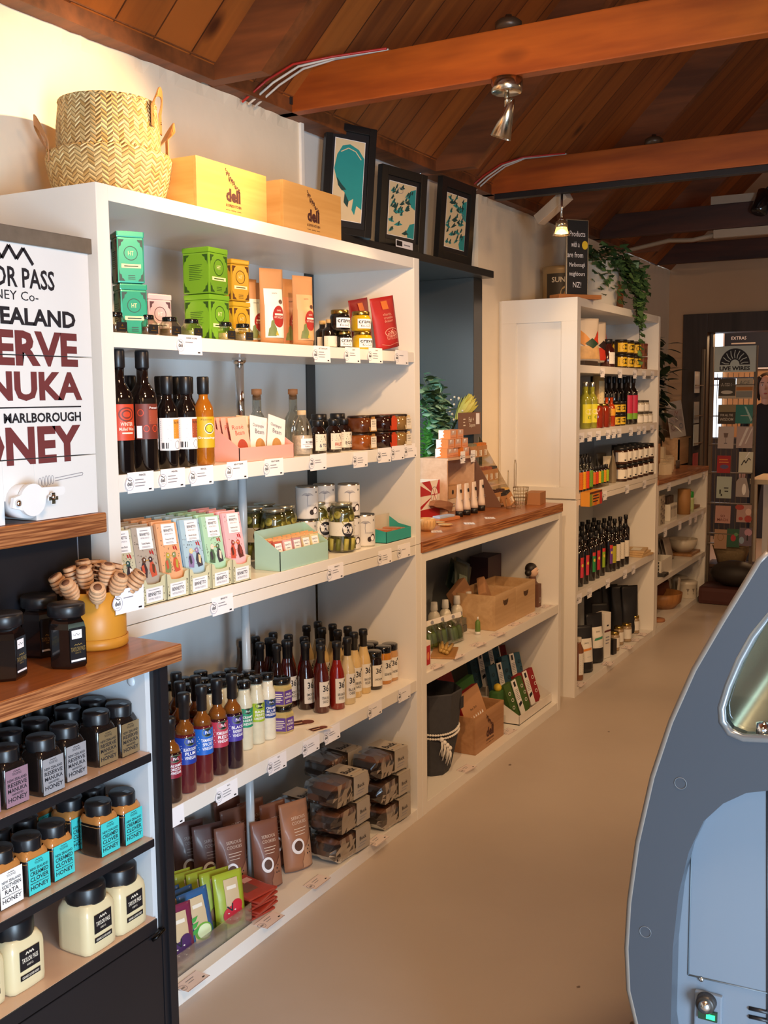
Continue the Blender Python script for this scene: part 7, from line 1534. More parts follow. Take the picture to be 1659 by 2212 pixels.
def ivyleaf(p, s):
    d = Vector((random.uniform(.2, 1), random.uniform(-1, 1), random.uniform(-.9, .4))).normalized(); u = Vector((random.uniform(.2, 1), random.uniform(-.4, .4), .8)).normalized(); q = d.cross(u).normalized()
    pts = [(0, 0), (.15, .42), (.42, .36), (.55, .55), (1.0, 0), (.55, -.55), (.42, -.36), (.15, -.42)]; b.add([p + d * (x * s) + q * (y * s) + u * (-.18 * s * abs(y) * 2) for x, y in pts], [(0, 1, 2, 3, 4), (0, 4, 5, 6, 7)], IVY if random.random() < .6 else IV2)
for k in range(130): a = random.uniform(0, 2 * pi); q = random.random() ** .5 * .17; ivyleaf(Vector((q * cos(a), q * sin(a), .25 + random.uniform(0, .13))), random.uniform(.035, .06))
for ay, n, L_ in ((.10, 34, .56), (.05, 30, .30), (-.03, 20, .24), (.12, 30, .40), (-.08, 14, .15), (.16, 26, .24), (.02, 26, .34), (.13, 24, .30)):
    p0_ = Vector((.12, ay * .6, .26)); e_ = Vector((.19, ay + .03, .26 - L_)); pts = []
    for i in range(n):
        f_ = i / (n - 1); c = p0_.lerp(e_, f_) + Vector((.05 * sin(pi * f_ * .9), .02 * sin(f_ * 9), .06 * sin(pi * f_))); pts.append(c); ivyleaf(c, random.uniform(.028, .05))
        if f_ < .7: [ivyleaf(c + Vector((random.uniform(-.03, .03), random.uniform(-.055, .055), random.uniform(-.04, .04))), random.uniform(.03, .055)) for _ in (0, 1)]
    b.tube(pts, .0018, SOILm, 5)
for k in range(90): a = random.uniform(-1.5, .9); ivyleaf(Vector((.145 * cos(a), .145 * sin(a), max(.05, .27 - abs(random.gauss(0, .11))))), random.uniform(.03, .05))
b.build('ivy', t)
carton('peach_box', 'peach square box behind the trailing ivy', 'box', (-1.99, 6.72, TZ), .18, .21, .1, P('C98A5A', .6, var=.04), 0, None, [('r', -.35, -.28, .2, .5, P('8A4A2A', .6))])

# ------------------------------------------------------------------ far tall unit: stock, shelf by shelf
def clampc(y, z): return y if y > 7.2 or z > 2 else max(5.29, min(6.755, y))
def simple(name, label, px, x, z, prof, m, lab=None, cap=None, cm=None, group=None, sq=0, a0=-25, cat='jar', py=900):
    return vessel(name, label, cat, (x, clampc(onx(px, py, x).y, z), z), prof, m, cap, cm, [(lab[0], lab[1], lab[2], P(lab[3], .5), lab[4], RAD(a0))] if lab else (), 0, group, 16, sq)
def rowof(proto, pxs, x, z, label, group, py=900, back=0):
    out = []
    for i, px in enumerate(pxs): out.append(dup(proto, (x, onx(px, py, x).y, z), None, label, group))
    return out
q1, q2, q3, q4, q5 = 1.7505, 1.4155, 1.0825, .5655, .0475
PST = P('C9A06A', .6, var=.4, sc=30)
def pasta(label, px, x, c1, rz):
    t = thing('pasta_bag', label, 'pasta bag', (x, onx(px, 770, x).y, q1 + .026), 0, 'pasta bags', rot=(0, RAD(-5), rz)); w, h = .15, .235; b = MB(); mp = pouch(b, w, h, .08, P('C9BBAA', .5, var=.06), .12, flare=.25); b.build('bag', t); l = MB()
    l.rect(mp, -w * .42, w * .42, h * .04, h * .34, PST if 'left' in label else P('B8321E', .5), .001, 6, 4); l.poly(mp, [(-w * .46, h * .46), (-w * .3, h * .72), (0, h * .50), (-w * .2, h * .34)], P(c1, .5), .0014); l.poly(mp, [(w * .46, h * .72), (w * .46, h * .4), (w * .1, h * .42)], P('C93A1E', .5), .0014); l.poly(mp, [(-w * .2, h * .40), (w * .1, h * .52), (w * .4, h * .40), (w * .1, h * .28)], P('24402E' if 'left' in label else '2A1A1A', .5), .0018); l.build('label', t)
pasta('pasta bag with orange and green diamonds, left at the post', 1268, -1.83, 'D08A3A', RAD(-40)); pasta('pasta bag with red panels, right of the other', 1292, -1.86, 'C9BBAA', RAD(-25))
tag(MB().box(-.16, 0, -.11, .11, 0, .025, P('3A2E26', .6), .002).build('bag_stand', loc=(-1.77, onx(1278, 780, -1.77).y, q1)), 'low dark stand under the pasta bags', 'stand')
simple('syrup_jar', 'square dark syrup jar with white label beside the pasta bags', 1312, -1.82, q1, [(.04, 0), (.042, .004), (.042, .10), (.025, .125), (.025, .14)], P('3A1410', .1, coat=.5), (.02, .085, .05, 'E0DCD2', [('x', -.3, .3, .2, .8, 3, INK)]), [(.028, .135), (.028, .16), (0, .161)], CAPBLACK, py=770)
YJ = P('3A2A12', .12, coat=.5); YL = [('e', 0, .55, .25, .3, P('3A3010', .5)), ('x', -.4, -.15, .1, .8, 4, INK), ('p', [(.2, 1), (.5, 1), (.5, .8)], P('B83A2A', .5))]
JP = [(.036, 0), (.038, .004), (.038, .066), (.034, .074)]
j0 = simple('relish_jar', 'yellow-labelled relish jar at the left front of the lower row', 1341, -1.80, q1, JP, YJ, (.010, .062, .10, 'D9B01E', YL), [(.036, .07), (.036, .082), (0, .083)], CAPBLACK, 'yellow-labelled jars', py=770)
for lv in range(2):
    for i, px in enumerate((1341, 1356, 1371)):
        if lv == 0 and i == 0: continue
        dup(j0, (-1.80, onx(px, 770, -1.80).y, q1 + lv * .0835), None, 'yellow-labelled relish jar, %s row, %s' % (('lower', 'upper')[lv], ('left', 'middle', 'right')[i]), 'yellow-labelled jars')
    for i in range(3): dup(j0, (-1.885, clampc(onx((1330, 1345, 1360)[i], 770, -1.885).y, 1), q1 + lv * .0835), None, 'yellow-labelled relish jar in the row behind the front ones', 'back yellow-labelled jars')
    for i, px in enumerate((1383, 1395)): carton('brown_carton', 'reddish brown small carton right of the yellow jars, %s %s' % (('lower', 'upper')[lv], ('left', 'right')[i]), 'carton', (-1.785, onx(px, 770, -1.785).y, q1 + .0835 * lv), .085, .078, .09, P('8A5234', .55, var=.08), 0, 'brown cartons', [('r', -.5, .5, .8, 1, P('7A2A1E', .5)), ('e', 0, .4, .22, .2, P('4A2416', .5)), ('r', .3, .45, .1, .25, INK)])
# shelf two
OLIVE = P('8A8A2A', .12, var=.1, coat=.6); OB = bottle_prof(.03, .15, .235, .012); YLB = [('e', 0, .6, .3, .15, P('E8E0B0', .5)), ('t', 'O', 0, .2, .2, P('3A6A2A', .5), .3)]
o0 = simple('oil_bottle', 'green oil bottle with yellow label, front left on its shelf', 1265, -1.79, q2, OB, OLIVE, (.03, .13, .08, 'D9D02E', YLB), cap_prof(.014, .225, .25), STEEL, 'green oil bottles', cat='bottle')
dup(o0, (-1.80, onx(1279, 900, -1.80).y, q2), None, 'green oil bottle with yellow label, next to the red jars', 'green oil bottles')
for k, (px, x) in enumerate(((1262, -1.87), (1275, -1.88), (1268, -1.95))): dup(o0, (x, onx(px, 900, x).y, q2), None, 'green oil bottle behind the two front ones', 'back green oil bottles')
simple('gold_tube', 'tall pale gold cylinder behind the red jars', 1292, -1.90, q2, [(.034, 0), (.034, .29), (0, .291)], P('C9A86A', .4, metal=.3), (.08, .26, .05, 'E4D4A8', [('x', -.3, .3, .1, .9, 8, INK)]), cat='canister')
rj = simple('red_jar', 'square jar of red jelly, left', 1287, -1.79, q2, [(.04, 0), (.042, .004), (.042, .105), (.036, .118)], P('8A2A12', .1, var=.1, coat=.5), None, [(.039, .115), (.039, .13), (0, .131)], GOLD, 'red jelly jars', .85); dup(rj, (-1.79, onx(1300, 900, -1.79).y, q2), None, 'square jar of red jelly, right', 'red jelly jars')
RS = P('A83A12', .1, var=.1, coat=.6)
rs = simple('chilli_bottle', 'slim orange-red chilli bottle with yellow label, left', 1310, -1.79, q2, bottle_prof(.024, .10, .17, .009), RS, (.06, .10, .06, 'E0A02A', [('x', -.3, .3, .2, .8, 2, INK)]), cap_prof(.011, .165, .185), CAPBLACK, 'chilli bottles', cat='bottle'); dup(rs, (-1.79, onx(1320, 900, -1.79).y, q2), None, 'slim orange-red chilli bottle with yellow label, right', 'chilli bottles')
my_ = simple('mustard_pot', 'small black-lidded jar with yellow label, lower left', 1329, -1.785, q2, [(.029, 0), (.03, .004), (.03, .055)], YJ, (.008, .05, .075, 'D9B01E', YL), [(.031, .055), (.031, .07), (0, .071)], CAPBLACK, 'small yellow-labelled pots')
for i, (px, z, l) in enumerate(((1340, 0, 'lower right'), (1329, .0715, 'upper left'), (1340, .0715, 'upper right'))): dup(my_, (-1.785, onx(px, 900, -1.785).y, q2 + z), None, 'small black-lidded jar with yellow label, ' + l, 'small yellow-labelled pots')
PKG = [('r', -.5, .5, .25, 1, P('C02A4A', .5)), ('r', -.5, .5, 0, .25, P('7AA82A', .5)), ('x', -.2, .2, .3, .95, 6, P('4A1020', .5))]
wb_ = simple('dark_bottle', 'tall black bottle with pink and green label, left', 1356, -1.80, q2, bottle_prof(.028, .185, .27, .011), DARKGL, (.03, .175, .055, 'C02A4A', PKG), cap_prof(.013, .25, .29), CAPBLACK, 'pink-labelled black bottles', cat='bottle'); dup(wb_, (-1.80, onx(1367, 900, -1.80).y, q2), None, 'tall black bottle with pink and green label, right', 'pink-labelled black bottles')
for i in range(9): dup(wb_, (-1.90 - .07 * (i // 5), clampc(onx(1304 + 11 * (i % 5) , 900, -1.90).y, 1), q2), RAD(180), 'tall black bottle in the dark rows at the back of its shelf', 'back rows of tall black bottles')
wj = simple('white_label_jar', 'clear jar with white label at the shelf end, lower left', 1378, -1.79, q2, [(.033, 0), (.034, .003), (.034, .05), (.03, .06)], P('B8AE9A', .2, coat=.4), (.006, .045, .085, 'E8E2D6', [('x', -.2, .2, .3, .7, 2, GREY)]), [(.032, .058), (.032, .07), (0, .071)], P('4A4238', .4), 'white-labelled jars, second shelf')
for i, (px, z, l) in enumerate(((1389, 0, 'lower middle'), (1398, 0, 'lower right'), (1380, .0715, 'upper left'), (1390, .0715, 'upper right'))): dup(wj, (-1.79, onx(px, 900, -1.79).y, q2 + z), None, 'clear jar with white label at the shelf end, ' + l, 'white-labelled jars, second shelf')
# shelf three
SC = ['D86A1E', 'E0A01E', 'D8401E', '6A9A2A']
for i, px in enumerate((1252, 1259, 1266, 1274)):
    simple('hot_sauce', ('orange', 'amber', 'red-orange', 'green')[i] + '-labelled hot sauce bottle in the tall front row', px, -1.785, q3, bottle_prof(.017, .11, .155, .007), DARKGL, (.012, .105, .04, SC[i], [('x', -.25, .25, .1, .9, 6, INK)]), cap_prof(.009, .15, .18), CAPBLACK, 'tall hot sauces', cat='bottle', py=1050)
for i in range(8): simple('hot_sauce', 'black-capped hot sauce bottle in the row behind the tall front ones', 1250 + 6 * (i % 4), -1.84 - .045 * (i // 4), q3, bottle_prof(.017, .11, .155, .007), DARKGL, None, cap_prof(.009, .15, .18), CAPBLACK, 'back hot sauces', cat='bottle', py=1050)
for i in range(6): simple('mini_sauce', 'small hot sauce with %s label, %s of the short row' % (('orange', 'red', 'yellow', 'green', 'amber', 'lime')[i], ('first', 'second', 'third', 'fourth', 'fifth', 'last')[i]), 1281 + 5.6 * i, -1.785, q3 + .018, [(.015, 0), (.016, .003), (.016, .075), (.009, .085)], DARKGL, (.006, .072, .034, ('D86A1E', 'C93A1E', 'E0B01E', '5A9A2A', 'D8901E', '9AB82A')[i], [('x', -.25, .25, .1, .9, 4, INK)]), cap_prof(.01, .085, .102), CAPBLACK, 'short hot sauces', cat='bottle', py=1040)
tag(MB().box(-.12, 0, -.16, .16, 0, .018, GLASS('F0F0E8', .3)).build('clear_riser', loc=(-1.765, onx(1297, 1050, -1.765).y, q3)), 'clear low riser under the short hot sauces', 'riser')
for k, (px, x, c, hh, l) in enumerate(((1298, -1.95, '4A443C', .16, 'dark crumpled cloth bag behind the short hot sauces'), (1323, -1.80, '9A8A72', .19, 'tall silver-beige pouch left of the white-labelled honey jars'), (1313, -1.86, 'C9BFAA', .15, 'beige printed pouch beside the silver one'))):
    b = MB(); pouch(b, .075, hh, .05, P(c, .35, metal=.4 if k == 1 else 0, var=.2, sc=20), .2); tag(b.build('spice_pouch', loc=(x, onx(px, 1030, x).y, q3), rz=RAD(-35 + 50 * (k == 1))), l, 'pouch')
hj = simple('white_label_honey', 'dark jar with big white label, first of the lower front row', 1340, -1.79, q3, [(.039, 0), (.041, .004), (.041, .078), (.037, .085)], P('3A1E10', .12, coat=.5), (.016, .072, .11, 'E4DED2', [('r', -.5, -.35, 0, 1, GREY), ('l', [(.1, .9), (.1, .1)], .02, GREY), ('r', .0, .12, .1, .25, INK)]), [(.039, .082), (.039, .1), (0, .101)], CAPBLACK, 'white-labelled dark jars', a0=-40, py=1020)
for lv in range(2):
    for i in range(6):
        if lv + i: dup(hj, (-1.79, clampc(onx(1340 + 11.6 * i, 1020, -1.79).y, 1), q3 + .1015 * lv), None, 'dark jar with big white label, %s row, %s from the left' % (('lower', 'upper')[lv], ('first', 'second', 'third', 'fourth', 'fifth', 'sixth')[i]), 'white-labelled dark jars')
        if i < 5: dup(hj, (-1.88, clampc(onx(1334 + 11.6 * i, 1020, -1.88).y, 1), q3 + .1015 * lv), None, 'dark jar in the row behind the white-labelled front jars', 'back white-labelled jars')
p = onx(1267, 1090, XF); b = MB().box(0, .05, -.105, .105, 0, .075, P('D8902A', .5), .002)
LB(b, flat(.05), .21, 0, .075, None, [('r', -.5, -.3, 0, 1, P('8A9A2A', .5)), ('r', -.12, .06, 0, 1, P('D8641E', .5)), ('r', .3, .5, 0, 1, P('B82A1E', .5)), ('x', -.25, .25, .2, .8, 3, INK), ('r', -.5, .5, .85, 1, P('5A2A1A', .5))])
tag(b.build('seasoning_pack', loc=(p.x + .001, p.y, p.z)), 'bright orange and green seasoning pack fixed to the shelf front', 'packet')
# shelf four: oils
TL = ['C93A4A', '2E8A4A', 'C02A3A', '8AA82A', '6A3A8A', 'A8A02E', 'D8CFC0', 'D8CFC0', 'DAD2C4']
for i, (px, x) in enumerate(((1250, -1.80), (1262, -1.80), (1276, -1.80), (1286, -1.80), (1297, -1.80), (1313, -1.80), (1321, -1.79), (1330, -1.79), (1339, -1.79), (1349, -1.79))):
    hh = .27 if i < 6 else .25; lab = (.05, .16, .028, TL[max(0, i - 1)], [('r', -.5, .5, .82, 1, P('C93A3A', .5)), ('e', .0, .6, .3, .08, P('E0C04A', .5))]) if i < 6 else (.05, .15, .055, TL[i - 1], [('x', -.3, .3, .2, .9, 5, INK)])
    simple('olive_oil', 'black oil bottle, %s from the left in the front row' % ('first', 'second', 'third', 'fourth', 'fifth', 'sixth', 'seventh', 'eighth', 'ninth', 'tenth')[i], px, x, q4, bottle_prof(.026, hh * .66, hh * .93, .010), DARKGL, lab, cap_prof(.013, hh * .9, hh), CAPBLACK, 'black oil bottles', cat='bottle', py=1240, a0=-20)
ob = simple('olive_oil', 'black oil bottle in the rows behind the front ones', 1256, -1.87, q4, bottle_prof(.026, .178, .25, .010), DARKGL, None, cap_prof(.013, .243, .27), CAPBLACK, 'back rows of black oil bottles', cat='bottle', py=1240)
for r_ in range(3):
    for i in range(8 - r_): dup(ob, (-1.87 - .065 * r_, clampc(onx(1266 + 12 * i, 1240, -1.87).y, 1), q4), None, 'black oil bottle in the rows behind the front ones', 'back rows of black oil bottles') if r_ + i else None
for i in range(3): tag(MB().box(-.06, .06, -.10, .10, 0, .012, P('C9A87A', .6, var=.15), .002).rect(top(.012), -.06, .06, -.03, .03, CREAM).build('card_packet', loc=(-1.81 - .01 * i, onx(1380, 1205, -1.81).y + .01 * i, q4 + .0125 * i), rz=RAD(-6 + 7 * i)), 'flat tan packet lying in the low stack right of the oils', 'packet', 'flat tan packets')
# bottom shelf: coffee
def coffee(label, px, x, rz, lab, hh=.26, lean=-4, py=1400):
    t = thing('coffee_bag', label, 'coffee bag', (x, min(6.70, onx(px, py, x).y - .04), q5 + .004), 0, 'coffee bags', rot=(0, RAD(lean), RAD(rz))); b = MB(); w = .115; mp = pouch(b, w, hh, .08 if lab else .045, P('1C1C20', .4, var=.15, sc=14, bump=.2), .2); b.build('bag', t)
    if lab: LB(MB(), mp, w, 0, hh, None, []); l = MB(); l.rect(mp, -w * .32, w * .38, hh * lab[0], hh * lab[1], P('DDD8CE', .55), .001, 5, 5); l.poly(mp, [(-w * .25, hh * .45), (w * .28, hh * .48), (w * .3, hh * .53), (-w * .2, hh * .50)], P(lab[2], .5), .0016); l.text(mp, 'pure', w * .05, hh * .60, hh * .04, INK, w * .22, .0016); l.rect(mp, 0, w * .2, hh * .33, hh * .335, GREY, .0016); l.build('label', t)
coffee('black coffee bag with white and orange label, front left', 1267, -1.82, -42, (.22, .72, 'D8863A')); coffee('black coffee bag with white and green label, front middle', 1291, -1.83, -34, (.3, .72, '3A8A6A'), .285)
carton('white_tea_box', 'tall white box with a dark red band in the front row', 'box', (-1.80, onx(1312, 1400, -1.80).y, q5), .07, .27, .06, P('DDD8D0', .55), RAD(-14), None, [('r', -.5, .5, .58, .62, P('5A1A1E', .5)), ('e', .0, .72, .16, .02, INK), ('x', -.3, .3, .3, .5, 3, GREY)])
for i, (px, x, rz) in enumerate(((1285, -2.03, -55), (1320, -1.99, -50), (1342, -1.92, -52), (1364, -1.86, -46), (1300, -1.95, -50))): coffee('plain black coffee bag in the back row, %s from the left' % ('first', 'third', 'fourth', 'last', 'second')[i], px, x, rz, None, .31 if i < 4 else .25, -3)
simple('amber_bottle', 'amber square bottle with white label at the left post', 1249, -1.80, q5, [(.027, 0), (.028, .004), (.028, .17), (.014, .20), (.014, .215)], P('7A4A2A', .12, coat=.5), (.03, .15, .04, 'DDD8CE', [('x', -.3, .3, .1, .9, 8, INK)]), cap_prof(.016, .21, .235), P('C9BFB0', .4), cat='bottle', py=1450)
for i, (px, x, l) in enumerate(((1327, -1.82, 'clear spice jar, left of the front pair'), (1336, -1.84, 'clear spice jar, right of the front pair'), (1353, -1.82, 'spice jar with white label beside the clear ones'), (1370, -1.84, 'clear jar at the right end of the row'))): simple('spice_jar', l, px, x, q5, [(.03, 0), (.031, .003), (.031, .085), (.026, .1)], P('9A8468', .2, var=.4, sc=60, coat=.4), (.02, .08, .09, 'DDD8CE', [('x', -.3, .3, .1, .5, 3, INK)]), cap_prof(.028, .098, .115), GOLD, 'spice jars, bottom shelf', py=1400)
carton('small_black_box', 'small black box standing before the white tea box', 'box', (-1.785, onx(1328, 1440, -1.785).y, q5), .045, .09, .04, CAPBLACK, RAD(-10))
# tags on the far unit
for k, (z, pys, pxs) in enumerate(((1.735, 795, (1302, 1340, 1372, 1392, 1410)), (1.395, 940, (1257, 1274, 1293, 1314, 1326, 1338, 1363, 1380, 1392, 1409)), (1.055, 1065, (1307, 1355, 1392)), (.545, 1270, (1252, 1274, 1313, 1350, 1368)))):
    for i, px in enumerate(pxs): q = onx(px, pys, XF + .0015); price_tag((XF + .0015, q.y, z - .045), 'small white price tag on the far unit, %s shelf edge, %s from the left' % (('upper', 'second', 'third', 'fourth')[k], ('first', 'second', 'third', 'fourth', 'fifth', 'sixth', 'seventh', 'eighth', 'ninth', 'tenth')[i]), '', 2, .075, .05)
for i, (px, py) in enumerate(((1251, 1478), (1314, 1433), (1356, 1398), (1372, 1382), (1388, 1370))): shelf_tag(px, py, q5, 'price tag lying on the far unit bottom shelf, %s from the left' % ('first', 'second', 'third', 'fourth', 'fifth')[i], .09, .06)

# ------------------------------------------------------------------ far low unit
u0, u1, u2, u3 = 1.0355, .7125, .3645, .0405
BIR = WOOD('D9B48A', 'C29A6E', axis=1, sc=10); SOAPW = P('E4CFAE', .5, var=.04)
for i in range(9): o = carton('soap_block', 'cream soap block in the slanting row on the far wooden worktop', 'soap', (-1.80 - .018 * i, onx(1444, 1000, -1.80).y + .085 * i, u0), .085, .075 + .004 * (i % 3), .05, SOAPW, RAD(-20 + 4 * (i % 3)), 'cream soap blocks')
for i in range(5): carton('soap_block', 'cream soap block in the pile behind the slanting row', 'soap', (-1.93 - .01 * i, onx(1436, 990, -1.93).y + .09 * i, u0), .088, .09, .07, SOAPW, 0, 'cream soap pile')
t = thing('wooden_riser', 'pale wooden shelf box carrying the picture card on the far worktop', 'display riser', (-1.98, onx(1482, 980, -1.98).y, u0)); w = .46
MB().box(-.15, 0, -w / 2, w / 2, .20, .212, BIR).build('top_board', t); MB().box(-.15, 0, w / 2 - .012, w / 2, 0, .20, BIR).build('side_board', t); MB().box(-.15, 0, -w / 2, -w / 2 + .012, 0, .20, BIR).build('side_board', t); MB().box(-.15, -.14, -w / 2, w / 2, 0, .20, BIR).build('back_board', t); MB().box(-.012, 0, -w / 2, w * .18, .0, .20, BIR).build('front_board', t)
for i in range(2): carton('upright_box', ('tall tan box beside the post on the far worktop', 'narrow cream box next to the tall tan box')[i], 'box', (-1.95, onx((1424, 1436)[i], 980, -1.95).y, u0), (.07, .055)[i], (.20, .17)[i], .07, (P('C08A5A', .6), P('DCC9A8', .6))[i])
pcd = MB().box(-.004, 0, -.13, .13, 0, .29, P('D9CFC4', .5), .001); LB(pcd, flat(0), .22, .05, .22, P('C4B4AC', .5, var=.05), [('p', [(-.1, .4), (.15, .45), (.12, .75), (-.12, .7)], P('A89A94', .5)), ('p', [(.2, .5), (.5, .4), (.48, .62), (.22, .7)], P('B4A69E', .5)), ('o', .3, .22, .14, .13, .04, GREY), ('o', -.3, .2, .16, .14, .03, P('8A6A60', .5)), ('l', [(-.1, .75), (.0, .95), (.1, .78), (.2, .92)], .02, P('9A3A2A', .5)), ('l', [(-.4, .6), (-.2, .45)], .02, GREY)])
o = pcd.build('picture_card', loc=(-2.01, onx(1466, 945, -2.01).y, u0 + .2135)); o.rotation_euler = (RAD(4), RAD(-8), RAD(-14)); tag(o, 'white picture card with a photo of soap and gifts, leaning on the pale riser', 'card')
for i in range(2): simple('candle_jar', ('small red-orange candle jar on the riser end', 'small green candle jar on top of the red one')[i], 1500, -2.0, u0 + .2125 + .056 * i, [(.03, 0), (.03, .055), (0, .056)], P(('A8502E', '6A8A5A')[i], .3, coat=.3), (.01, .045, .06, 'C9BFA8', [('x', -.3, .3, .3, .7, 2, INK)]), py=940)
for i in range(4): tag(MB().tube([(0, 0, 0), (0, 0, .06)], .008, P('5A4A42', .5), 8).build('lip_balm', loc=(-1.90, min(8.2, onx(1462, 985, -1.90).y) + .022 * i, u0)), 'small dark stick in the group of four before the riser', 'lip balm', 'dark sticks')
random.seed(8); t = thing('hanging_plant', 'dark leafy plant hanging in the corner between the far tall unit and the doorway', 'plant', (-2.06, 7.7, 1.1)); b = MB(); DK = P('24341F', .5, var=.3, sc=10)
for i in range(120): f_ = i / 119; leaf(b, (random.uniform(-.08, .12), random.uniform(-.16, .18), .2 + .72 * f_), (random.uniform(-.2, 1), random.uniform(-1, 1), random.uniform(-.6, .4)), (0.2, 0, 1), random.uniform(.08, .15), random.uniform(.05, .09), DK)
b.build('foliage', t); MB().tube([(0, 0, 0), (.01, .02, .5), (0, 0, .95)], .006, DK, 6).build('stem', t)
STN = P('8A8074', .5, var=.4, sc=30)
b = MB().box(-.12, 0, -.06, .06, 0, .20, P('A89C8A', .55), .002)
for r_ in range(12):
    for c_ in range(3): b.rect(flat(0), -.058 + .039 * c_ + .012 * (r_ % 2), -.024 + .039 * c_ + .012 * (r_ % 2) if c_ < 2 else .058, .006 + .016 * r_, .019 + .016 * r_, (STN, P('6A6258', .5), P('B4A896', .5))[(r_ + c_) % 3])
tag(b.build('patterned_tin', loc=(-1.78, onx(1431, 1130, -1.78).y, u1)), 'grey stone-patterned box on the far low unit', 'box')
t = thing('tool_box', 'white card holder with garden tools drawn on it', 'box', (-1.78, onx(1455, 1120, -1.78).y, u1)); b = MB().box(-.06, 0, -.10, .10, 0, .115, P('DDD6C8', .5), .003)
for k in range(4): b.line(flat(0), [(-.06 + .04 * k, .02), (-.06 + .04 * k, .085)], .006, INK); b.ell(flat(0), -.06 + .04 * k, .088, .009, .014, INK)
b.build('holder', t)
for k in range(4): MB().box(-.05, -.02, -.085 + .045 * k, -.06 + .045 * k, .02, .17, P('3A2A20', .5), .002).build('tool', t)
simple('candle_tube', 'brown cylinder candle on the far low unit', 1477, -1.80, u1, [(.047, 0), (.047, .185), (.044, .186), (0, .18)], P('A87A4A', .6, var=.05), None, cat='candle', py=1110)
simple('green_bottle', 'small bottle with bright green cap', 1491, -1.80, u1, [(.026, 0), (.026, .10), (.02, .11)], P('C9CFA0', .3), (.02, .09, .06, 'B8C88A', [('x', -.3, .3, .2, .8, 3, P('3A6A2A', .5))]), cap_prof(.023, .105, .15), P('2E9A3A', .4), cat='bottle', py=1100)
tag(MB().box(-.10, .0, -.11, .11, 0, .02, P('8A5A30', .5), .003).build('wooden_tray', loc=(-1.80, onx(1507, 1095, -1.80).y, u1)), 'small brown wooden tray right of the green-capped bottle', 'tray')
o = carton('photo_box', 'small box with a dark photo tilted on the wooden tray', 'box', (-1.85, onx(1507, 1080, -1.85).y, u1 + .03), .10, .09, .05, P('B8B0A4', .5), RAD(-10), None, [('r', -.2, .3, .4, .9, P('3A3A3E', .5))])
# second and bottom shelves of the far low unit
t = thing('wire_tray', 'white perforated tray of small packets', 'tray', (-1.775, onx(1440, 1235, -1.775).y, u2)); b = MB(); WW = P('D6D0C4', .5); w = .30
b.box(-.004, 0, -w / 2, w / 2, 0, .10, WW, .002)
for i in range(9):
    for j in range(4): b.box(-.15 + .016 * i, -.143 + .016 * i, -w / 2 - .001, -w / 2 + .003, .012 + .022 * j, .028 + .022 * j, P('2A2622', .7))
b.box(-.16, -.004, -w / 2, -w / 2 + .003, 0, .10, WW); b.box(-.16, -.004, w / 2 - .003, w / 2, 0, .10, WW); b.build('tray', t)
for i in range(4): o = MB(); pouch(o, .11, .16, .03, P(('8A7E74', '6A5E56', '9A9088', '5A5048')[i], .4, var=.35, sc=30), .15, 6, 8); o = o.build('seed_packet', loc=(-1.80 - .03 * i, onx(1448, 1220, -1.80).y + .02 * i, u2 + .06)); o.rotation_euler = (0, RAD(-14), RAD(-10)); tag(o, 'grey-brown packet standing in the perforated tray', 'packet', 'packets in the perforated tray')
tag(MB().lathe([(0, 0), (.06, 0), (.105, .05), (.115, .10), (.109, .10), (.098, .05), (.05, .012), (0, .012)], P('C9BEAC', .4, coat=.2), 32).build('ceramic_bowl', loc=(-1.88, 8.12, u2 + .0205)), 'cream ceramic bowl on its board, second shelf of the far low unit', 'bowl')
tag(MB().box(-.14, .08, -.15, .15, 0, .02, WOOD('A8784A', '7A5430', axis=1, sc=14), .004).build('serving_board', loc=(-1.86, 8.14, u2)), 'wooden serving board under the cream bowl', 'board')
simple('ceramic_cup', 'cream cup standing behind the cream bowl', 1502, -2.02, u2, [(.05, 0), (.055, .10), (.05, .10), (.045, .01), (0, .01)], P('CFC4B2', .4), cat='cup', py=1180)
carton('dark_box', 'dark grey box standing behind the perforated tray', 'box', (-2.0, onx(1462, 1190, -2.0).y, u2), .2, .26, .08, P('3A3634', .5))
tag(MB().box(-.05, .05, -.06, .06, 0, .02, P('2A2624', .6), .003).build('dark_dish', loc=(-1.79, onx(1424, 1238, -1.79).y, u2)), 'small dark dish left of the perforated tray', 'dish')
tag(MB().lathe([(0, 0), (.09, 0), (.14, .05), (.15, .115), (.142, .115), (.13, .05), (0, .015)], WOOD('B07A44', '8A5A30', axis=2, sc=10), 32).build('woven_bowl', loc=(-1.90, onx(1440, 1330, -1.86).y, u3)), 'tan wooden bowl on the bottom shelf of the far low unit', 'bowl')
tag(MB().lathe([(0, 0), (.10, 0), (.14, .10), (.13, .16), (.12, .16), (.12, .1), (0, .02)], P('6A3A26', .7, var=.2), 28).build('brown_basket', loc=(-2.03, 7.78, u3)), 'dark brown basket behind the tan bowl', 'basket')
o = carton('hang_label', 'long cream label standing by the brown basket', 'label', (-1.84, onx(1462, 1310, -1.84).y, u3), .06, .19, .003, CREAM, 0); o.rotation_euler = (RAD(-24), 0, 0)
tag(MB().lathe([(0, 0), (.045, 0), (.05, .01), (.045, .02), (0, .021)], P('A8704A', .6), 20).build('clay_dish', loc=(-1.80, onx(1421, 1345, -1.80).y, u3)), 'small clay dish at the left end of the bottom shelf', 'dish')
ct = thing('enamel_tin', 'small cream enamel tin with goblet motif, front', 'tin', (-1.83, onx(1483, 1285, -1.83).y, u3), 0, 'enamel tins')
b = MB().lathe([(.076, 0), (.078, .004), (.078, .10), (.08, .102), (.08, .122), (.07, .128), (0, .13)], P('CFC6B6', .4, coat=.2), 32); mp = cyl(.0785, 0, RAD(-35))
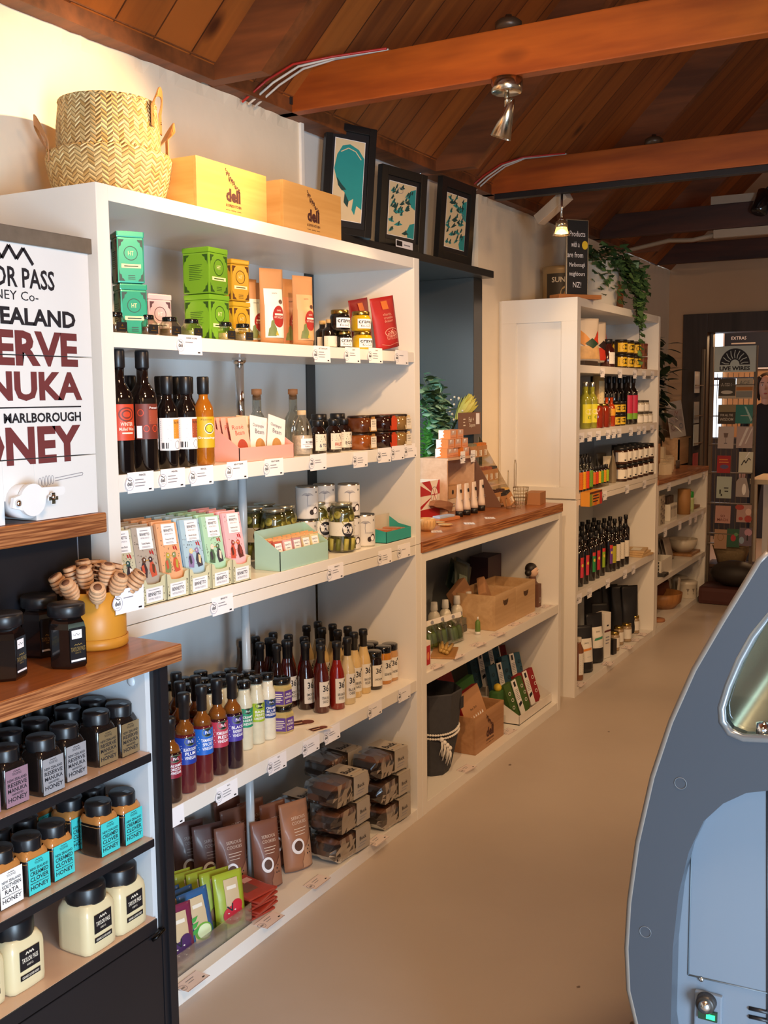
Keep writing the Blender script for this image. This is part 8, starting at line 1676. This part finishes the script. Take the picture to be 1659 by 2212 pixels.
for k in range(3): b.poly(mp, [(-.06 + .045 * k, .075), (-.038 + .045 * k, .075), (-.046 + .045 * k, .052), (-.052 + .045 * k, .052)], P('7A7064', .6)); b.rect(mp, -.050 + .045 * k, -.048 + .045 * k, .035, .052, P('7A7064', .6)); b.rect(mp, -.055 + .045 * k, -.043 + .045 * k, .033, .036, P('7A7064', .6))
b.build('tin_body', ct)
dup(ct, (-1.93, min(8.22, onx(1502, 1275, -1.93).y), u3), None, 'small cream enamel tin with goblet motif, behind right', 'enamel tins'); d_ = dup(ct, (-2.05, 8.02, u3), None, 'large cream enamel tin at the back of the bottom shelf', 'enamel tins'); d_.scale = (1.5, 1.5, 1.9)
for k, (z, pxs, py) in enumerate(((1.0, (1446, 1490, 1521), 1020), (.695, (1438, 1469, 1491, 1503, 1517), 1120), (.345, (1512,), 1205))):
    for i, px in enumerate(pxs): q = onx(px, py, XF + .0015); price_tag((XF + .0015, q.y, z - .06), 'small white price tag on the far low unit, %s edge, %s from the left' % (('worktop', 'upper shelf', 'lower shelf')[k], ('first', 'second', 'third', 'fourth', 'fifth')[i]), '', 1, .085, .06)
# ------------------------------------------------------------------ ceiling lamps and cables
def rotT(loc, d): return Matrix.Translation(loc) @ Vector(d).to_track_quat('Z', 'Y').to_matrix().to_4x4()
NIC = P('C9C2B4', .2, metal=1.0, var=.05)
t = thing('cone_spotlight', 'brushed steel cone spotlight under the nearest orange beam', 'spotlight', (-1.330, 3.225, 2.5995))
MB().lathe([(0, 0), (.050, 0), (.050, -.040), (.046, -.043), (0, -.043)][::-1], NIC, 32).build('ceiling_rose', t)
MB().tube([(0, 0, -.04), (0, 0, -.085)], .008, NIC, 10).build('stem', t)
hd = Vector((-.055, .0, -.16)).normalized(); T = rotT((.022, -.006, -.062), hd)
MB().lathe([(0, 0), (.007, .002), (.013, .02), (.034, .125), (.031, .125), (.011, .022), (0, .02)], NIC, 28, T=T).build('cone', t); MB().lathe([(0, .108), (.026, .108), (.026, .112), (0, .112)], EMIT('FFD9A0', 14), 20, T=T).build('bulb', t)
t = thing('track_spotlight', 'glowing glass spotlight hanging from the black track', 'spotlight', (-1.775, 5.006, 2.5705))
MB().tube([(0, 0, 0), (0, 0, -.12)], .006, CHROME, 8).lathe([(0, -.115), (.012, -.115), (.014, -.13), (0, -.13)][::-1], CHROME, 12).build('stem', t)
MB().lathe([(.016, -.125), (.028, -.135), (.031, -.16)], P('D8C9A8', .2, metal=.9), 20).build('neck', t); MB().lathe([(.028, -.16), (.042, -.19), (.043, -.20)], GLASS('FFE8C0', .3), 20).build('glass_shade', t); MB().lathe([(0, -.150), (.024, -.152), (.034, -.188), (0, -.195)], EMIT('FFC880', 9), 20).build('bulb', t)
tag(MB().box(-2.12, 1.5, 4.982, 5.03, 2.572, 2.5995, BLACK, .002).build('lighting_track'), 'black lighting track fixed under the second beam', 'track')
o = MB().box(-.10, .10, -.03, .03, -.026, .026, P('B8A894', .5), .003).build('transformer_box', loc=(-1.86, 5.12, 2.53)); o.rotation_euler = (0, RAD(-32), RAD(-14)); tag(o, 'pale rectangular transformer box hanging under the second beam', 'box')
t = thing('black_spotlight', 'black spotlight at the right edge by the dark third beam', 'spotlight', (-1.11, 6.73, 2.80)); T = rotT((0, 0, 0), (-.25, -.3, -1)); MB().lathe([(0, 0), (.045, .01), (.05, .14), (.04, .15), (0, .14)], BLACKGLOSS, 20, T=T).build('lamp_head', t); MB().tube([(0, 0, -.0), (.02, .03, .03), (.02, .045, .0)], .01, BLACK, 8).build('bracket', t)
for x, y, l in ((-1.325, 3.225, 'dark junction cap on top of the nearest beam'), (-1.33, 5.005, 'dark junction cap on top of the second beam')): tag(MB().lathe([(.042, 0), (.042, .022), (.030, .032), (.012, .034), (.010, .045), (0, .046)], P('4A3626', .4, metal=.4), 24).build('junction_cap', loc=(x, y, 2.7485)), l, 'junction cap', 'junction caps')
for z, x0, l in ((2.749, -1.44, 'pale cable trunking on top of the dark third beam'), (2.548, -1.42, 'pale cable trunking under the dark third beam')): tag(MB().box(x0, 2.0, 6.765, 6.805, z, z + .05, P('A8927A', .6), .003).build('cable_trunking'), l, 'trunking')
CW_ = P('D8CFC0', .5); tag(MB().tube([(-1.415, 6.79, 2.57), (-1.55, 6.79, 2.55), (-1.70, 6.80, 2.56), (-1.95, 6.80, 2.52), (-2.15, 6.80, 2.50)], .014, P('9A866E', .6), 8).build('conduit'), 'pale flexible conduit curving from trunking to the wall', 'conduit')
for y, ya in ((3.19, 2.98), (4.97, 4.78)):
    for k, (m, c) in enumerate(((P('B8281E', .4), 'red'), (CW_, 'white'), (P('C9C0B4', .4), 'grey'))):
        tag(MB().tube([(-2.168, ya - .03 + .035 * k, 2.582), (-2.10, ya + .02 + .035 * k, 2.655), (-2.04, ya + .09 + .03 * k, 2.715), (-1.96, y - .004 + .014 * k, 2.757), (-1.75, y + .006 + .014 * k, 2.753)], .0042, m, 6).build('cable'), '%s cable running up from the plaster to the %s beam' % (c, 'nearest' if y < 4 else 'second'), 'cable', 'cables at the beam ends')
tag(MB().box(-2.20, -2.13, 3.185, 3.199, 2.625, 2.70, P('4A4A4A', .4, metal=.8), .002).lathe([(0, 0), (.018, 0), (.016, .012), (0, .014)], STEEL, 6, T=Matrix.Translation((-2.165, 3.185, 2.66)) @ Matrix.Rotation(RAD(90), 4, 'X')).build('beam_bracket'), 'steel bracket with bolt at the plaster end of the nearest beam', 'bracket')

# ------------------------------------------------------------------ chilled display case, right foreground
YP = 1.40; CASE = P('3D444D', .33, var=.05, sc=3, coat=.2); CAS2 = P('6C7885', .28, var=.04, sc=3, coat=.25)
def pp(l): return [(q.x, q.z) for q in (ony(a, b, YP) for a, b in l)]
out = pp([(1659, 1195), (1640, 1214), (1600, 1280), (1560, 1345), (1500, 1448), (1450, 1560), (1410, 1680), (1378, 1820), (1360, 1950), (1354, 2050), (1358, 2140), (1375, 2212)]) + [(-.345, .52), (-.29, .33), (-.22, .18), (-.14, .10), (.70, .10), (.70, 1.40), (-.10, 1.415)]
h1_ = pp([(1659, 1330), (1625, 1375), (1597, 1425), (1572, 1482), (1557, 1530), (1559, 1560), (1576, 1584), (1605, 1596), (1659, 1598)]) + [(.40, 1.145), (.40, 1.345)]
h2_ = pp([(1659, 1708), (1612, 1713), (1562, 1736), (1520, 1774), (1488, 1840), (1466, 1930), (1453, 2050), (1449, 2212)]) + [(-.27, .35), (-.20, .16), (.45, .16), (.45, 1.08)]
bm = bmesh.new()
for lp in (out, h1_, h2_):
    vs = [bm.verts.new((x, YP, z)) for x, z in lp]
    for i in range(len(vs)): bm.edges.new((vs[i], vs[(i + 1) % len(vs)]))
bmesh.ops.triangle_fill(bm, edges=bm.edges[:], use_beauty=True); ng = bm.faces[:]
r = bmesh.ops.extrude_face_region(bm, geom=ng)
for v in [e for e in r['geom'] if isinstance(e, bmesh.types.BMVert)]: v.co.y += .035
bmesh.ops.recalc_face_normals(bm, faces=bm.faces[:])
bm.verts.index_update(); b = MB(); b.add([v.co.copy() for v in bm.verts], [tuple(v.index for v in f.verts) for f in bm.faces], CASE); bm.free()
case = thing('display_case', 'blue-grey chilled display case with curved end panel, right foreground', 'display case', (0, 0, 0)); b.build('end_panel', case)
def rimtube(l, r_, m, cyc): return MB().tube([(x, YP + .004, z) for x, z in l], r_, m, 8, cyc=cyc)
rimtube(h1_, .006, P('8E969C', .2, metal=.7), True).build('glass_trim', case)
rimtube(out[:16], .005, P('6E665E', .4), False).build('edge_trim', case)
for cx_, cz_ in ((1470, 1692), (1394, 2013)):
    q = ony(cx_, cz_, YP); MB().tube([(q.x + .008 * cos(a), YP - .0004, q.z + .008 * sin(a)) for a in [2 * pi * i / 20 for i in range(20)]], .0006, P('5E646A', .4), 5, cyc=True).build('screw_cover', case)
MB().box(-.36, .46, YP + .036, YP + .048, .12, 1.10, CAS2).build('service_panel', case)
def bar(p0, p1, w, m, y=YP + .0352): 
    a, c = ony(*p0, y), ony(*p1, y); return MB().tube([tuple(a), tuple(c)], w, m, 4)
for p0, p1 in (((1495, 1775), (1487, 2106)), ((1487, 2106), (1659, 2146))): bar(p0, p1, .0012, P('5A6670', .5)).build('panel_seam', case)
for yy_ in (2178, 2196): bar((1618, yy_), (1659, yy_ + 9), .003, BLACK).build('vent', case)
bar((1658, 1708), (1658, 2212), .0015, P('24242A', .4)).build('dark_edge', case)
q0, q1_ = ony(1503, 2135, YP + .035), ony(1560, 2212, YP + .035); MB().box(q0.x, q1_.x, YP + .029, YP + .0355, q1_.z - .12, q0.z, CAS2, .002).build('control_plate', case)
q = ony(1527, 2162, YP + .03); kb = MB().lathe([(0, 0), (.014, 0), (.013, .012), (.011, .014), (0, .014)], P('2A2622', .4), 24, T=Matrix.Translation((q.x, YP + .029, q.z)) @ Matrix.Rotation(RAD(90), 4, 'X')); kb.lathe([(0, .0), (.0085, .0), (.008, .018), (0, .019)], STEEL, 20, T=Matrix.Translation((q.x, YP + .029, q.z)) @ Matrix.Rotation(RAD(90), 4, 'X')); kb.build('thermostat_knob', case)
q = ony(1530, 2191, YP + .03); MB().box(q.x - .013, q.x + .013, YP + .0255, YP + .029, q.z - .007, q.z + .007, P('1E3A2A', .3)).build('switch', case); MB().box(q.x - .002, q.x + .010, YP + .0245, YP + .0256, q.z - .004, q.z + .003, EMIT('2AE080', 1.6)).build('switch_light', case)
q = ony(1513, 2119, YP + .03); MB().lathe([(0, 0), (.004, 0), (.003, .003), (0, .003)], STEEL, 12, T=Matrix.Translation((q.x, YP + .036, q.z)) @ Matrix.Rotation(RAD(90), 4, 'X')).build('screw', case)
g = MB(); g.add([(x, YP + .018, z) for x, z in h1_], [tuple(range(len(h1_)))], GLASS('E0EEEA', .25)); g.build('end_glass', case)
# stainless interior and front glass, running back from the end panel
BRU = P('C4CCC8', .24, metal=.9, var=.08, sc=30); YE = 3.1; ln = MB()
prof_ = [(-.222, 1.35), (-.252, 1.29), (-.278, 1.22), (-.282, 1.165), (-.25, 1.135), (-.15, 1.125), (.45, 1.125)]
ln.add([(x, y, z) for y in (YP + .036, YE) for x, z in prof_], [(i, i + 1, 7 + i + 1, 7 + i) for i in range(6)], BRU, True); ln.add([(.30, YP + .036, 1.10), (.30, YE, 1.10), (.16, YE, 1.42), (.16, YP + .036, 1.42)], [(0, 1, 2, 3)], BRU); ln.build('liner', case)
for k in range(3): MB().box(-.2 + .14 * k, -.14 + .14 * k, YP + .1, YE - .1, 1.127 + .03 * k, 1.133 + .03 * k, BRU, .002).build('shelf_rail', case)
MB().tube([(.0, YP + .10, 1.385), (.0, YE - .1, 1.385)], .011, EMIT('E8FFF0', 5), 10).build('tube_lamp', case)
bd = MB(); so = [(x * .98, z) for x, z in out if x < .69 and z < 1.13]; bd.add([(x, y, z) for y in (YP + .037, YE) for x, z in so], [(i, i + 1, len(so) + i + 1, len(so) + i) for i in range(len(so) - 1)], CASE, True); bd.box(.55, .70, YP + .037, YE, .1, 1.40, CASE); bd.box(-.14, .7, YP + .05, YE, 0, .10, BLACK); bd.box(-.30, .7, YE, YE + .03, .10, 1.40, CASE); bd.box(-.09, .70, YP + .037, YE, 1.395, 1.412, CASE); bd.build('case_body', case)
fg_ = MB(); gp = [(x * .985, z - .004) for x, z in out if z >= 1.10 and x < .05 and z < 1.40]; fg_.add([(x, y, z) for y in (YP + .036, YE) for x, z in gp], [(i, i + 1, len(gp) + i + 1, len(gp) + i) for i in range(len(gp) - 1)], GLASS('E4F0EE', .2), True); fg_.build('front_glass', case)
q = ony(1645, 1588, YP + .01); MB().lathe([(0, 0), (.009, 0), (.009, .022), (0, .024)], CHROME, 16, (q.x, YP + .02, q.z - .008)).build('glass_clip', case)

# ------------------------------------------------------------------ card stand by the doorway
YS = 8.42; KX = YS / 8.10; FRM = P('6A5E52', .45, metal=.3); st = thing('card_stand', 'tall greeting card spinner with a black and white header sign by the doorway', 'card stand', (0, 0, 0))
for x in (-1.69 * KX, -1.375 * KX): MB().box(x - .012, x + .012, YS + .01, YS + .035, .02, 1.955, FRM).build('upright', st)
MB().box(-1.90, -1.41, YS + .02, YS + .34, 0, .02, FRM).build('base', st)
for x in (-1.885,): MB().box(x - .01, x + .01, YS + .30, YS + .32, .02, 1.95, FRM).build('upright', st)
b = MB()
for z in (.42, .50, .74, .98, 1.20, 1.42, 1.66): b.box(-1.757, -1.43, YS - .02, YS + .02, z - .004, z + .004, FRM); b.box(-1.885, -1.875, YS + .03, YS + .31, z - .004, z + .004, FRM)
for i in range(9): b.box(-1.755 + .040 * i, -1.751 + .040 * i, YS + .015, YS + .02, .45, 1.75, FRM)
b.build('wire_racks', st)
sgn = MB().box(-1.732, -1.424, YS - .02, YS - .012, 1.757, 1.955, P('C9D2C9', .5)); mp = lambda u, v, o: (-1.578 + u, YS - .02 - o, 1.757 + v); sgn.ell(mp, 0, .055, .112, .125, INK, .0008, 30, 0, pi); SW_ = P('C9D2C9', .5)
sgn.ell(mp, 0, .055, .035, .04, SW_, .0014, 20, 0, pi)
for k in range(9): a = pi * (k + .5) / 9; sgn.line(mp, [(.045 * cos(a), .055 + .05 * sin(a)), (.07 * cos(a + .06), .055 + .078 * sin(a + .06)), (.10 * cos(a - .02), .055 + .112 * sin(a - .02))], .006, SW_, .0016)
sgn.text(mp, 'LIVE WIRES', 0, .012, .032, INK, .225, .001, .04); sgn.build('header_sign', st)
def card(label, l, r, t_, b_, c, its=()):
    p0, p1 = ony(l, t_, YS - .03), ony(r, b_, YS - .03); w, h = p1.x - p0.x, p0.z - p1.z; b = MB().box(-w / 2, w / 2, -.0, .003, 0, h, P(c, .3, var=.05, coat=.4)); LB(b, lambda u, v, o: (u, -o, v), w, 0, h, None, its)
    o = b.build('greeting_card', loc=((p0.x + p1.x) / 2, YS - .03, p1.z)); o.rotation_euler = (RAD(-6), 0, 0); tag(o, label, 'greeting card', 'greeting cards on the stand')
TXW = P('C9C0B0', .5); PT = lambda c: P(c, .5)
CARDS = [('dark fish card on the top row', 1552, 1588, 818, 861, '4A443C', [('t', 'A FISH', -.05, .62, .16, TXW, .6), ('e', 0, .32, .35, .09, TXW), ('r', -.5, .5, 0, .14, PT('B8AC98'))]), ('card with AGE lettering on the top row', 1590, 1625, 817, 861, 'C4B49A', [('t', 'AGE', 0, .66, .22, PT('6A6A62'), .62), ('r', -.48, .5, .40, .58, PT('B8702E')), ('r', -.48, .5, .06, .36, PT('8A8A82'))]),
 ('dark wisdom card on the second row', 1551, 1588, 874, 916, '3E342C', [('r', -.5, .5, .62, 1, PT('8A7A58')), ('t', 'FOR ALL THE', 0, .40, .12, TXW, .7), ('t', 'WISDOM', 0, .16, .16, TXW, .76)]), ('teal card in cellophane on the second row', 1589, 1625, 874, 915, '1F7A74', [('p', [(.0, .9), (.1, .9), (.5, .2), (.4, .1)], PT('9AC4BE')), ('r', -.2, .3, .4, .43, TXW)]),
 ('pale card with a wine glass drawing on the third row', 1551, 1584, 921, 969, 'BDB0AC', [('p', [(-.15, .7), (.15, .7), (.1, .5), (-.1, .5)], PT('6A5650')), ('r', -.01, .01, .25, .5, INK), ('r', -.1, .1, .22, .25, INK)]), ('pinkish shiny card on the third row', 1591, 1625, 921, 968, 'B4A09E', [('p', [(.1, .95), (.25, .95), (-.2, .1), (-.35, .1)], PT('DCD4D0')), ('p', [(.4, .9), (.48, .9), (.1, .2), (.02, .2)], PT('DCD4D0'))]),
 ('red card with violet speech oval on the fourth row', 1549, 1577, 984, 1022, 'A8262E', [('x', -.35, .35, .55, .85, 2, PT('D8803A')), ('e', .05, .36, .32, .12, PT('5A5080'))]), ('white card with brush writing on the fourth row', 1596, 1625, 976, 1021, 'D2D4C4', [('l', [(-.3, .35), (-.1, .6), (0, .45), (.2, .7), (.35, .6)], .07, INK), ('p', [(.2, 1), (.3, 1), (.0, .7), (-.06, .7)], PAPER)]),
 ('pale blue-green card with black notes on the fifth row', 1548, 1579, 1029, 1077, 'AEBBB4', [('r', -.3, -.2, .2, .4, INK), ('r', 0, .3, .45, .5, INK), ('r', .05, .3, .3, .35, INK), ('r', -.2, -.1, .1, .2, INK)]), ('grey photo card on the fifth row', 1590, 1618, 1032, 1074, 'A49A9A', [('p', [(-.5, 1), (-.5, .8), (-.3, 1)], INK), ('p', [(.5, 1), (.5, .3), (.25, 1)], INK), ('e', .1, .4, .15, .3, PAPER)]),
 ('salmon card with scattered letters on the sixth row', 1545, 1577, 1092, 1131, 'B88A80', [('t', 'MACH', 0, .12, .16, PT('6A2A24'), .7), ('t', 'SO', 0, .34, .14, PT('6A2A24'), .3)]), ('red floral card on the sixth row', 1591, 1622, 1090, 1129, 'B4908A', [('e', -.3, .85, .3, .16, PT('A83A34')), ('e', .3, .2, .25, .2, PT('A83A34')), ('e', .3, .6, .2, .2, PT('D8B4AC')), ('e', -.2, .2, .15, .1, PT('A83A34'))]),
 ('tan card on the bottom row', 1543, 1569, 1143, 1186, 'A8846A', [('o', 0, .6, .25, .2, .05, PT('8A6440'))]), ('green card with red flower on the bottom row', 1570, 1597, 1142, 1183, '2E5A44', [('e', 0, .5, .2, .18, PT('A82A34')), ('e', .2, .7, .15, .1, PT('5A8A5A'))]), ('violet abstract card on the bottom row', 1597, 1623, 1140, 1180, '6A5A6A', [('e', -.3, .3, .2, .2, PT('8AA0B8')), ('e', .2, .75, .3, .2, PT('B88AA0')), ('r', .1, .2, .3, .6, INK)])]
for c in CARDS: card(*c)
for i, (z, c, l) in enumerate(((1.60, 'C9D4D8', 'top'), (1.36, '9AA8B0', 'second'), (1.18, 'B8C8CC', 'third'), (.95, 'A83A4A', 'fourth'), (.72, 'C4CCD0', 'lowest'))): tag(MB().box(-.0, .003, -.09, .09, 0, .17, P(c, .3, var=.2, sc=20, coat=.4)).build('greeting_card', loc=(-1.90, YS + .16, z)), 'pale card on the left side of the stand, %s' % l, 'greeting card', 'greeting cards on the stand')
b = MB().lathe([(.10, 0), (.14, .14), (.145, .15), (.135, .15), (.10, .01), (0, .01)], P('A08A68', .7, var=.3, sc=60, bump=.5), 24, sq=.6); tag(b.build('wicker_basket', loc=(-1.60, YS + .17, .245)), 'pale wicker basket at the foot of the card stand', 'basket'); tag(MB().box(-1.78, -1.42, YS + .05, YS + .32, .22, .244, P('4A3020', .6), .003).box(-1.76, -1.44, YS + .07, YS + .30, .0205, .22, P('3A241A', .6), .003).build('low_box'), 'low dark box carrying the wicker basket', 'box')
tag(MB().sphere((0, 0, .10), .18, P('241E1C', .6, var=.2, sc=8), 20, 12, sy=.7, sz=.55).build('dark_bag', loc=(-1.50, 8.19, .13)), 'dark soft bag lying on the maroon cushion in the doorway', 'bag'); tag(MB().box(-1.74, -1.28, 8.05, 8.36, 0, .13, P('4A2420', .7, var=.15), .03).build('floor_cushion'), 'maroon cushion on the floor before the doorway', 'cushion')

# ------------------------------------------------------------------ cafe beyond the doorway
mb_ = MB().box(-2.45, -1.2, 12.33, 12.36, 1.86, 2.36, BLACK, .004).box(-2.45, -1.2, 12.325, 12.334, 1.86, 1.875, PAPER).box(-2.45, -2.435, 12.325, 12.334, 1.86, 2.36, PAPER); mp = lambda u, v, o: (-1.8 + u, 12.33 - o, 1.86 + v)
mb_.text(mp, 'EXTRAS', -.48, .33, .035, PAPER, .16, .001)
for k in range(3): mb_.rect(mp, -.56, -.30 - .04 * k, .28 - .045 * k, .295 - .045 * k, TXW, .001)
for k in range(5): mb_.rect(mp, -.14, .10 - .03 * (k % 3), .40 - .05 * k, .42 - .05 * k, TXW, .001)
mb_.text(mp, 'FLUFFY & HOT', .05, .07, .035, PAPER, .28, .001)
tag(mb_.build('menu_board'), 'black menu board with white writing in the room beyond', 'menu board')
b = MB().box(-1.56, .2, 9.03, 9.75, .845, .885, P('D8C6A4', .5), .004); t = thing('cafe_table', 'pale wooden table with a pale leg beyond the doorway', 'table'); b.build('tabletop', t)
for x, y in ((-1.52, 9.06), (.15, 9.06), (-1.52, 9.7), (.15, 9.7)): MB().box(x - .025, x + .025, y - .025, y + .025, 0, .845, P('D8CAB0', .5), .003).build('leg', t)
tag(MB().box(-3.05, -1.0, 12.0, 12.3, 0, 1.1, P('2A2624', .6), .01).build('cafe_counter'), 'dark counter at the back of the room beyond', 'counter')
t = thing('counter_light_bar', 'row of small bright lamps over the dark counter', 'lamp', (-2.25, 12.1, 1.70)); MB().box(-.3, .3, 0, .04, .04, .07, BLACK).build('bar', t)
for k in range(3): MB().sphere((-.16 + .15 * k, -.01, .02), .035, EMIT('DDEEFF', 6), 12, 8).build('bulb', t)
struct(MB().box(-3.0, -2.46, 12.37, 12.39, .9, 2.3, EMIT('DCEBFA', 2.2)).box(-2.79, -2.76, 12.35, 12.37, .9, 2.3, DARKPAINT), 'window_3', 'bright window of the room beyond')
# person behind the card stand
SKIN = P('C49A80', .5, var=.05); HAIR = P('1A1412', .5, var=.2); TOPB = P('16161A', .85, var=.1)
pe = thing('person', 'person with dark hair in a black top standing beyond the doorway, at the right edge', 'person', (-1.60, 10.05, 0))
def skin(name, pts, edges, m, par):
    me = bpy.data.meshes.new(name); me.from_pydata([p[:3] for p in pts], edges, []); me.materials.append(m); o = bpy.data.objects.new(name, me); COL.objects.link(o); o.parent = par
    md = o.modifiers.new('skin', 'SKIN'); md.use_smooth_shade = True
    for i, p in enumerate(pts): me.skin_vertices[0].data[i].radius = p[3] if isinstance(p[3], tuple) else (p[3], p[3])
    me.skin_vertices[0].data[0].use_root = True; s = o.modifiers.new('sub', 'SUBSURF'); s.levels = 1; s.render_levels = 2; return o
BD = [(0, 0, .92, .11), (0, 0, 1.12, .10), (0, 0, 1.32, .12), (0, 0, 1.44, .06), (0, -.01, 1.52, .05), (-.17, 0, 1.40, .05), (-.21, .01, 1.14, .038), (-.17, -.10, .95, .028), (.17, 0, 1.40, .05), (.21, .01, 1.14, .038), (.17, -.10, .95, .028), (-.09, 0, .86, .075), (-.10, -.01, .48, .052), (-.10, .01, .09, .036), (-.10, -.12, .035, .03), (.09, 0, .86, .075), (.10, -.01, .48, .052), (.10, .01, .09, .036), (.10, -.12, .035, .03)]
skin('body', BD, [(0, 1), (1, 2), (2, 3), (3, 4), (3, 5), (5, 6), (6, 7), (3, 8), (8, 9), (9, 10), (0, 11), (11, 12), (12, 13), (13, 14), (0, 15), (15, 16), (16, 17), (17, 18)], TOPB, pe)
hd = MB(); hd.lathe([(0, -.115), (.03, -.112), (.052, -.09), (.066, -.05), (.074, 0), (.076, .04), (.066, .085), (.04, .112), (0, .12)], SKIN, 24, (0, 0, 1.645), sy=1.18); hd.lathe([(.047, -.02), (.046, .10)], SKIN, 16, (0, 0, 1.47))
hd.add([(-.012, -.086, 1.625), (.012, -.086, 1.625), (0, -.112, 1.627), (0, -.086, 1.672)], [(0, 1, 2), (0, 2, 3), (1, 3, 2)], SKIN, True)
for s in (-1, 1): hd.sphere((s * .028, -.078, 1.665), .011, P('E4DCD4', .3), 10, 6); hd.sphere((s * .028, -.086, 1.665), .0055, INK, 8, 5); hd.box(s * .028 - .014, s * .028 + .014, -.092, -.082, 1.684, 1.689, HAIR); hd.sphere((s * .077, .005, 1.65), .018, SKIN, 8, 6, sy=.7, sz=1.4)
hd.sphere((0, -.082, 1.588), .016, P('9A4A44', .5), 10, 6, sy=.5, sz=.4); hd.build('head', pe)
h_ = MB(); h_.sphere((0, .022, 1.69), .092, HAIR, 20, 12, sy=1.12, sz=1.0)
for s in (-1, 1): h_.tube([(s * .05, -.06, 1.74), (s * .078, -.045, 1.68), (s * .082, -.01, 1.60), (s * .07, .03, 1.53)], [.018, .022, .024, .01], HAIR, 8)
h_.build('hair', pe)
for s in (-1, 1):
    hb = MB(); W3 = Vector((s * .17, -.10, .95)); hb.sphere(tuple(W3 + Vector((0, -.03, -.045))), .032, SKIN, 10, 8, sy=.55, sz=1.35)
    for k in range(4): x0 = -.021 + .014 * k; L_ = (.05, .062, .058, .045)[k]; p0_ = W3 + Vector((x0, -.035, -.08)); hb.tube([tuple(p0_), tuple(p0_ + Vector((0, -.004, -L_ * .5))), tuple(p0_ + Vector((0, -.016, -L_)))], [.0085, .0078, .006], SKIN, 8)
    hb.tube([tuple(W3 + Vector((-s * .022, -.03, -.03))), tuple(W3 + Vector((-s * .04, -.045, -.055))), tuple(W3 + Vector((-s * .042, -.055, -.08)))], [.01, .009, .007], SKIN, 8); hb.build('hand', pe)
